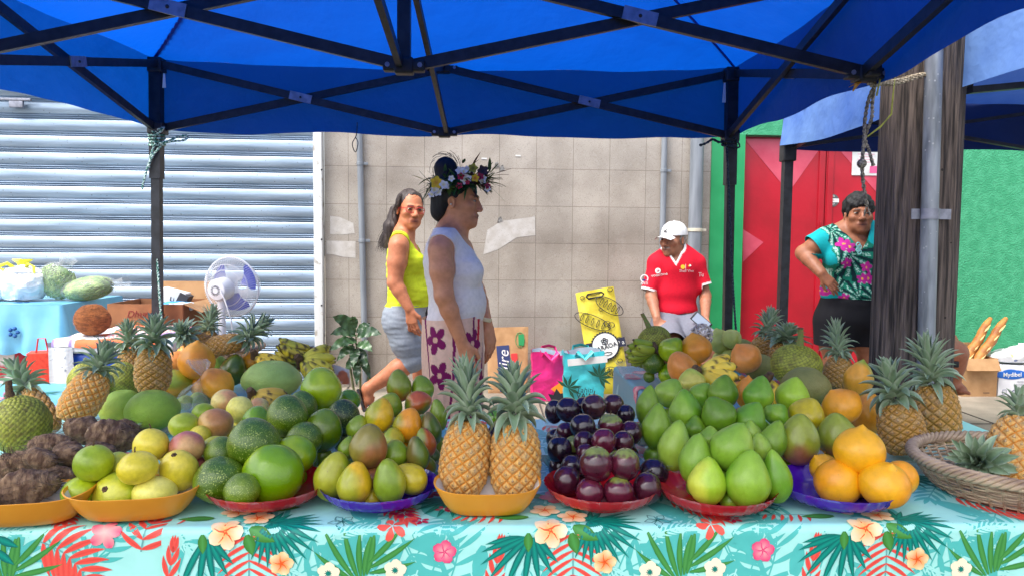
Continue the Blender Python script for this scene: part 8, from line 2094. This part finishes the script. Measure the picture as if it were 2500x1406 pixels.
    text_mesh('lettering', 'Tahiti', .055, INK, t, T(.0, -.132, .105) @ UP, shear=.2); text_mesh('lettering', "VA'A", .055, INK, t, T(.0, -.132, .062) @ UP, bold=.01)
    mb = MB(); mb.ball((0, -.130, .022), (.022, .004, .014), 12); mb.build('round_emblem', REDI, t)
bags()
# right: cartons, baguettes, bag on the box
def right_goods():
    y = 5.62; a, b = P(2348, 960, y=y), P(2432, 960, y=y); w = b.x - a.x; zt = P(2390, 875, y=y).z; o = V((a.x + b.x) / 2, y + .12, 0)
    t = thing('bread_carton', 'open brown carton holding two baguettes by the green wall', 'box', o); mb = MB()
    for c_, s_ in (((0, -.12, zt / 2), (w, .006, zt)), ((0, .12, zt / 2 + .02), (w, .006, zt + .04)), ((-w / 2, 0, zt / 2), (.006, .234, zt)), ((w / 2, 0, zt / 2), (.006, .234, zt)), ((0, 0, .004), (w, .23, .006))): mb.box(c_, s_)
    mb.build('carton_body', CARD, t, smooth=False)
    mb = MB(); mb.box((0, -.05, 0), (w * .98, .10, .005), M=T(0, -.12, zt) @ RX(62)); mb.build('flap', CARD, t, smooth=False); mb = MB(); mb.box((0, 0, .03), (w * .9, .005, .07), M=T(0, .125, zt + .03)); mb.build('flap', CARD, t, smooth=False)
    mb = MB()
    for k in range(2): outline(mb, T(w * .28 + k * .03, -.1245, zt - .05), [(-.008, -.012), (.008, -.012), (.008, .012), (-.008, .012)], .0012)
    mb.box((w * .2, -.1242, .03), (.05, .002, .004)); mb.build('carton_marks', INK, t, smooth=False)
    BR = mat('baguette_crust', lin((180, 120, 54)), .6, c2=lin((136, 80, 32)), sc=12, det=6, bump=.5, bsc=40, bdist=.006, stretch=(1, 1, 1))
    for (x0, y0, x1, y1, lb, dy) in ((2368, 862, 2418, 776, 'left baguette standing in the brown carton', .04), (2396, 866, 2456, 776, 'right baguette standing in the brown carton', .0)):
        p, e = P(x0, y0, y=y + .1 + dy), P(x1, y1, y=y + .2 + dy); d = (e - p); p = p - d * 1.5 if False else p - d.normalized() * min(.22, (p.z - .02)); g = thing('baguette', lb, 'baguette', p, 0, 'baguettes in the carton'); n = 26; pts = [V(0, 0, 0).lerp(e - p, i / n) + V(.006 * math.sin(i * .5), 0, 0) for i in range(n + 1)]
        mb = MB(); mb.tube(pts, [.034 * math.sin(math.pi * min(1, max(.0, .05 + .93 * i / n))) ** .35 * (1 + .05 * math.sin(i * 1.7)) + .002 for i in range(n + 1)], 14); mb.build('crust', BR, g, ang=80)
        mb = MB()
        for k in range(4):
            u = .3 + .17 * k; c = (e - p) * u + V(0, -.034, .0); dd = d.normalized(); mb.tube([c - dd * .045 + V(-.012, .006, 0), c, c + dd * .045 + V(.012, .006, 0)], [.003, .008, .003], 6)
        mb.build('slash', mat('pale_crumb', lin((226, 186, 124)), .7), g)
    # white printed box with a plastic sack on it
    a = P(2440, 960, y=y); zt = P(2450, 893, y=y).z; w = .34; o = V(a.x + w / 2, y + .14, 0); t = thing('white_carton', 'white printed carton with a blue brand cloud at the right edge', 'box', o, -3); mb = MB(); mb.box((0, 0, zt / 2), (w, .28, zt), bev=.004); mb.build('carton_body', mat('white_card', lin((222, 222, 226)), .6, c2=lin((208, 208, 214)), sc=8), t)
    BC = mat('brand_blue', lin((24, 96, 184)), .5); mb = MB()
    for (x, z, rx, rz) in ((-.10, .0, .06, .028), (-.03, .015, .07, .03), (.04, .012, .06, .026), (.08, .0, .05, .022), (-.02, -.012, .09, .024)): mb.ball((x * .8 + P(2474, 910, y=y).x - o.x + .012, -.142, zt - .07 + z), (rx, .002, rz), 20)
    mb.build('brand_cloud', BC, t)
    text_mesh('lettering', 'Mydibel', .046, WHITE, t, T(P(2474, 910, y=y).x - o.x, -.1455, zt - .068) @ RY(-2) @ UP, bold=.012)
    for k, s_ in enumerate(('FRITES', 'ROYAL FRIES', '10 KG')): text_mesh('lettering', s_, .018, mat('grey_ink', lin((150, 152, 160)), .6), t, T(.0 + .02 * k, -.1425, zt - .125 - .022 * k) @ UP)
    mb = MB(); outline(mb, T(-.04, -.142, .03), [(.022 * math.cos(a), .022 * math.sin(a)) for a in np.linspace(0, 6.28, 16)][:-1], .003); outline(mb, T(-.12, -.142, .035), [(-.014, -.018), (.014, -.018), (.014, .018), (-.014, .018)], .0016); mb.build('carton_marks', NAVYI, t)
    s = thing('plastic_sack', 'white plastic sack with yellow and blue spots lying on the white carton', 'plastic sack', V(o.x + .03, o.y, zt + .004))
    def f(i, j): q = math.pi * j; return (.24 * math.sin(q) ** .6 * math.cos(2 * math.pi * i) + .03, .13 * math.sin(q) ** .6 * math.sin(2 * math.pi * i), (.065 - .06 * math.cos(q)) * (1 + .25 * math.cos(2 * math.pi * i)))
    crumple('bag_film', f, 60, 30, mat('printed_sack', lin((226, 228, 230)), .3, c2=lin((210, 200, 120)), sc=9, det=1, lo=.60, hi=.64, bump=.6, bsc=20, bdist=.03, speck=(lin((40, 80, 150)), 9, .10, .8)), s, .020, 16, 2.0)
right_goods()
# printed paper at the corner of the left back table
p_ = P(826, 918, y=2.98); mb = MB(); a_, b_, c_, d_ = [P(x, yy, y=3.0) for x, yy in ((802, 888), (854, 900), (852, 940), (806, 930))]
mb.grid(lambda i, j: a_.lerp(b_, i).lerp(d_.lerp(c_, i), j) + V(0, .012 * math.sin(i * 5 + j * 3), 0), 12, 10); mb.grid(lambda i, j: a_.lerp(b_, 1 - i).lerp(d_.lerp(c_, 1 - i), j) + V(0, .012 * math.sin((1 - i) * 5 + j * 3) + .002, 0), 12, 10)
o_ = mb.build('printed_paper', mat('flower_print_paper', lin((206, 200, 198)), .7, c2=lin((196, 110, 80)), sc=12, det=2, lo=.55, hi=.62, speck=(lin((60, 120, 90)), 14, .14, .8))); tag(o_, 'pale flower-printed paper hanging at the corner below the overripe bananas', 'paper')
# ------------------------------------------------------------------ ropes and strings
def rope_mat(n, c, c2): return mat(n, c, .9, c2=c2, sc=120, bump=.8, bsc=160, bdist=.004, lo=.45, hi=.55)
RG = rope_mat('green_white_rope', lin((190, 214, 204)), lin((40, 110, 96))); RB = rope_mat('dark_rope', lin((24, 40, 52)), lin((60, 74, 80))); RT = rope_mat('tan_rope', lin((190, 176, 150)), lin((132, 116, 94))); RD = rope_mat('grey_rope', lin((160, 150, 132)), lin((104, 96, 84)))
def twisted(mb, pts, r, tw=60):
    """two-strand rope along smoothed points"""
    P_ = [Vector(p) for p in pts]; Q_ = []
    for i in range(len(P_) - 1):
        a, b, c, d = P_[max(0, i - 1)], P_[i], P_[i + 1], P_[min(len(P_) - 1, i + 2)]
        n = max(3, int((c - b).length / (r * 1.2)))
        for k in range(n):
            t = k / n; Q_.append(.5 * (2 * b + (c - a) * t + (2 * a - 5 * b + 4 * c - d) * t * t + (3 * b - a - 3 * c + d) * t ** 3))
    Q_.append(P_[-1])
    for s in (0, math.pi):
        L = 0; out = []
        for i, p in enumerate(Q_):
            d = (Q_[min(i + 1, len(Q_) - 1)] - Q_[max(0, i - 1)]).normalized(); u = d.orthogonal().normalized(); w = d.cross(u); L += (p - Q_[i - 1]).length if i else 0; a = L / r * 1.1 + s
            out.append(p + (u * math.cos(a) + w * math.sin(a)) * r * .5)
        mb.tube(out, r * .62, 6)
def ropes():
    y = 3.76
    q = lambda x, py, dy=0: P(x, py, y=y + dy)
    mb = MB(); c = q(383, 338, .04)
    for k in range(5): twisted(mb, [(c.x + .036 * math.cos(a), c.y + .036 * math.sin(a), c.z + .03 - .016 * k + .004 * math.sin(a)) for a in np.linspace(0, 6.3, 13)], .006)
    twisted(mb, [q(388, 352), q(410, 345), q(440, 333), q(457, 332), q(452, 342), q(420, 346), q(395, 352)], .006); twisted(mb, [q(392, 358), q(375, 378), q(362, 405), q(352, 440), q(347, 462)], .006); twisted(mb, [q(380, 350), q(374, 362), q(368, 385), q(363, 410)], .006)
    twisted(mb, [q(384, 318), q(400, 312), q(392, 322), q(380, 330)], .006)
    o = mb.build('tied_rope', RG); tag(o, 'green and white rope knotted round the left tent post with a loop and tail', 'rope')
    mb = MB(); twisted(mb, [q(382, 420, .03), q(383, 600, .03), q(388, 700, .0), q(394, 780, -.02)], .006); o = mb.build('hanging_rope', RG); tag(o, 'green and white rope running down beside the left tent post', 'rope')
    mb = MB(); c = q(1781, 345, .04)
    for k in range(3): twisted(mb, [(c.x + .036 * math.cos(a), c.y + .036 * math.sin(a), c.z + .02 - .02 * k + .01 * math.sin(a)) for a in np.linspace(0, 6.3, 13)], .007)
    twisted(mb, [q(1770, 346), q(1755, 348), q(1740, 341), q(1725, 350), q(1708, 356)], .007); twisted(mb, [q(1790, 336), q(1800, 345), q(1806, 358), q(1796, 362), q(1786, 355)], .005)
    o = mb.build('tied_rope', RB); tag(o, 'dark rope knotted round the right tent post', 'rope')
    mb = MB(); twisted(mb, [q(1774, 360, -.02), q(1780, 470, -.02), q(1786, 620, -.03), q(1792, 740, -.05), q(1798, 820, -.06)], .006); o = mb.build('hanging_rope', RB); tag(o, 'dark speckled rope hanging down the right tent post', 'rope')
    # tent tied to the pole
    y2 = 2.4; r = lambda x, py, dy=0: P(x, py, y=y2 + dy); mb = MB()
    for k in (0, 1): twisted(mb, [r(2128, 198 + 4 * k, -.02), r(2180, 200 - 6 * k + 6, .10), r(2250, 186 - 3 * k, .155), r(2300, 176 + 6 * k, .19), r(2336, 168 + 8 * k, .30), r(2334, 164 + 6 * k, .50)], .0075)
    twisted(mb, [r(2120, 196, -.04), r(2138, 186, -.03), r(2150, 200, .0), r(2136, 212, -.02), r(2122, 204, -.04)], .0075)
    o = mb.build('tie_rope', RT); tag(o, 'tan rope tying the tent frame to the wooden pole', 'rope')
    mb = MB(); twisted(mb, [r(2138, 205, .0), r(2122, 240, .02), r(2112, 290, .02), r(2110, 340, .01), r(2105, 400, .0), r(2108, 450, .0), r(2116, 500, .0)], .0065); twisted(mb, [r(2136, 208, .0), r(2130, 250, .02), r(2128, 290, .0), r(2112, 335, .02), r(2122, 370, .0), r(2132, 405, .0)], .006)
    mb.ball(r(2104, 400, 0), .016, 10)
    for k in range(14): p = r(2116, 498); mb.tube([p, p + V(.012 * math.sin(k * 2.1), .01 * math.cos(k * 2.1), -.03 - .004 * (k % 4))], .0012, 4)
    o = mb.build('hanging_rope', RD); tag(o, 'frayed grey rope dangling in front of the red door and the pole', 'rope')
    mb = MB()
    for pts in ([r(2150, 150, -.02), r(2150, 190, -.05), r(2140, 235, -.04)], [r(2186, 185, -.02), r(2180, 235, -.03), r(2176, 280, .05), r(2150, 310, .0), r(2118, 334, -.01)]): mb.tube(pts, [.002, .006, .008, .006, .003][:len(pts)], 6, flat=.25)
    o = mb.build('dry_leaf_strip', mat('yellow_green_leaf_strip', lin((176, 178, 70)), .6, c2=lin((130, 130, 50)), sc=20)); tag(o, 'yellow green leaf strips tangled in the rope at the pole', 'leaf strip')
    mb = MB(); mb.tube([r(2108, 192, -.03), r(2092, 206, -.04), r(2082, 224, -.03)], [.006, .007, .002], 6, flat=.3); mb.tube([r(2106, 196, -.03), r(2072, 214, -.03)], [.005, .001], 6, flat=.3); o = mb.build('ribbon', mat('orange_ribbon', lin((222, 150, 40)), .5)); tag(o, 'orange ribbon end tied to the tent joint by the pole', 'ribbon')
    mb = MB(); twisted(mb, [q(872, 300, .02), q(870, 330, .02), q(860, 352, .02), q(868, 372, .02), q(874, 350, .02), q(868, 336, .02)], .0025); o = mb.build('dangling_string', RB); tag(o, 'thin dark string loop dangling from the tent edge by the wall pipe', 'string')
ropes()
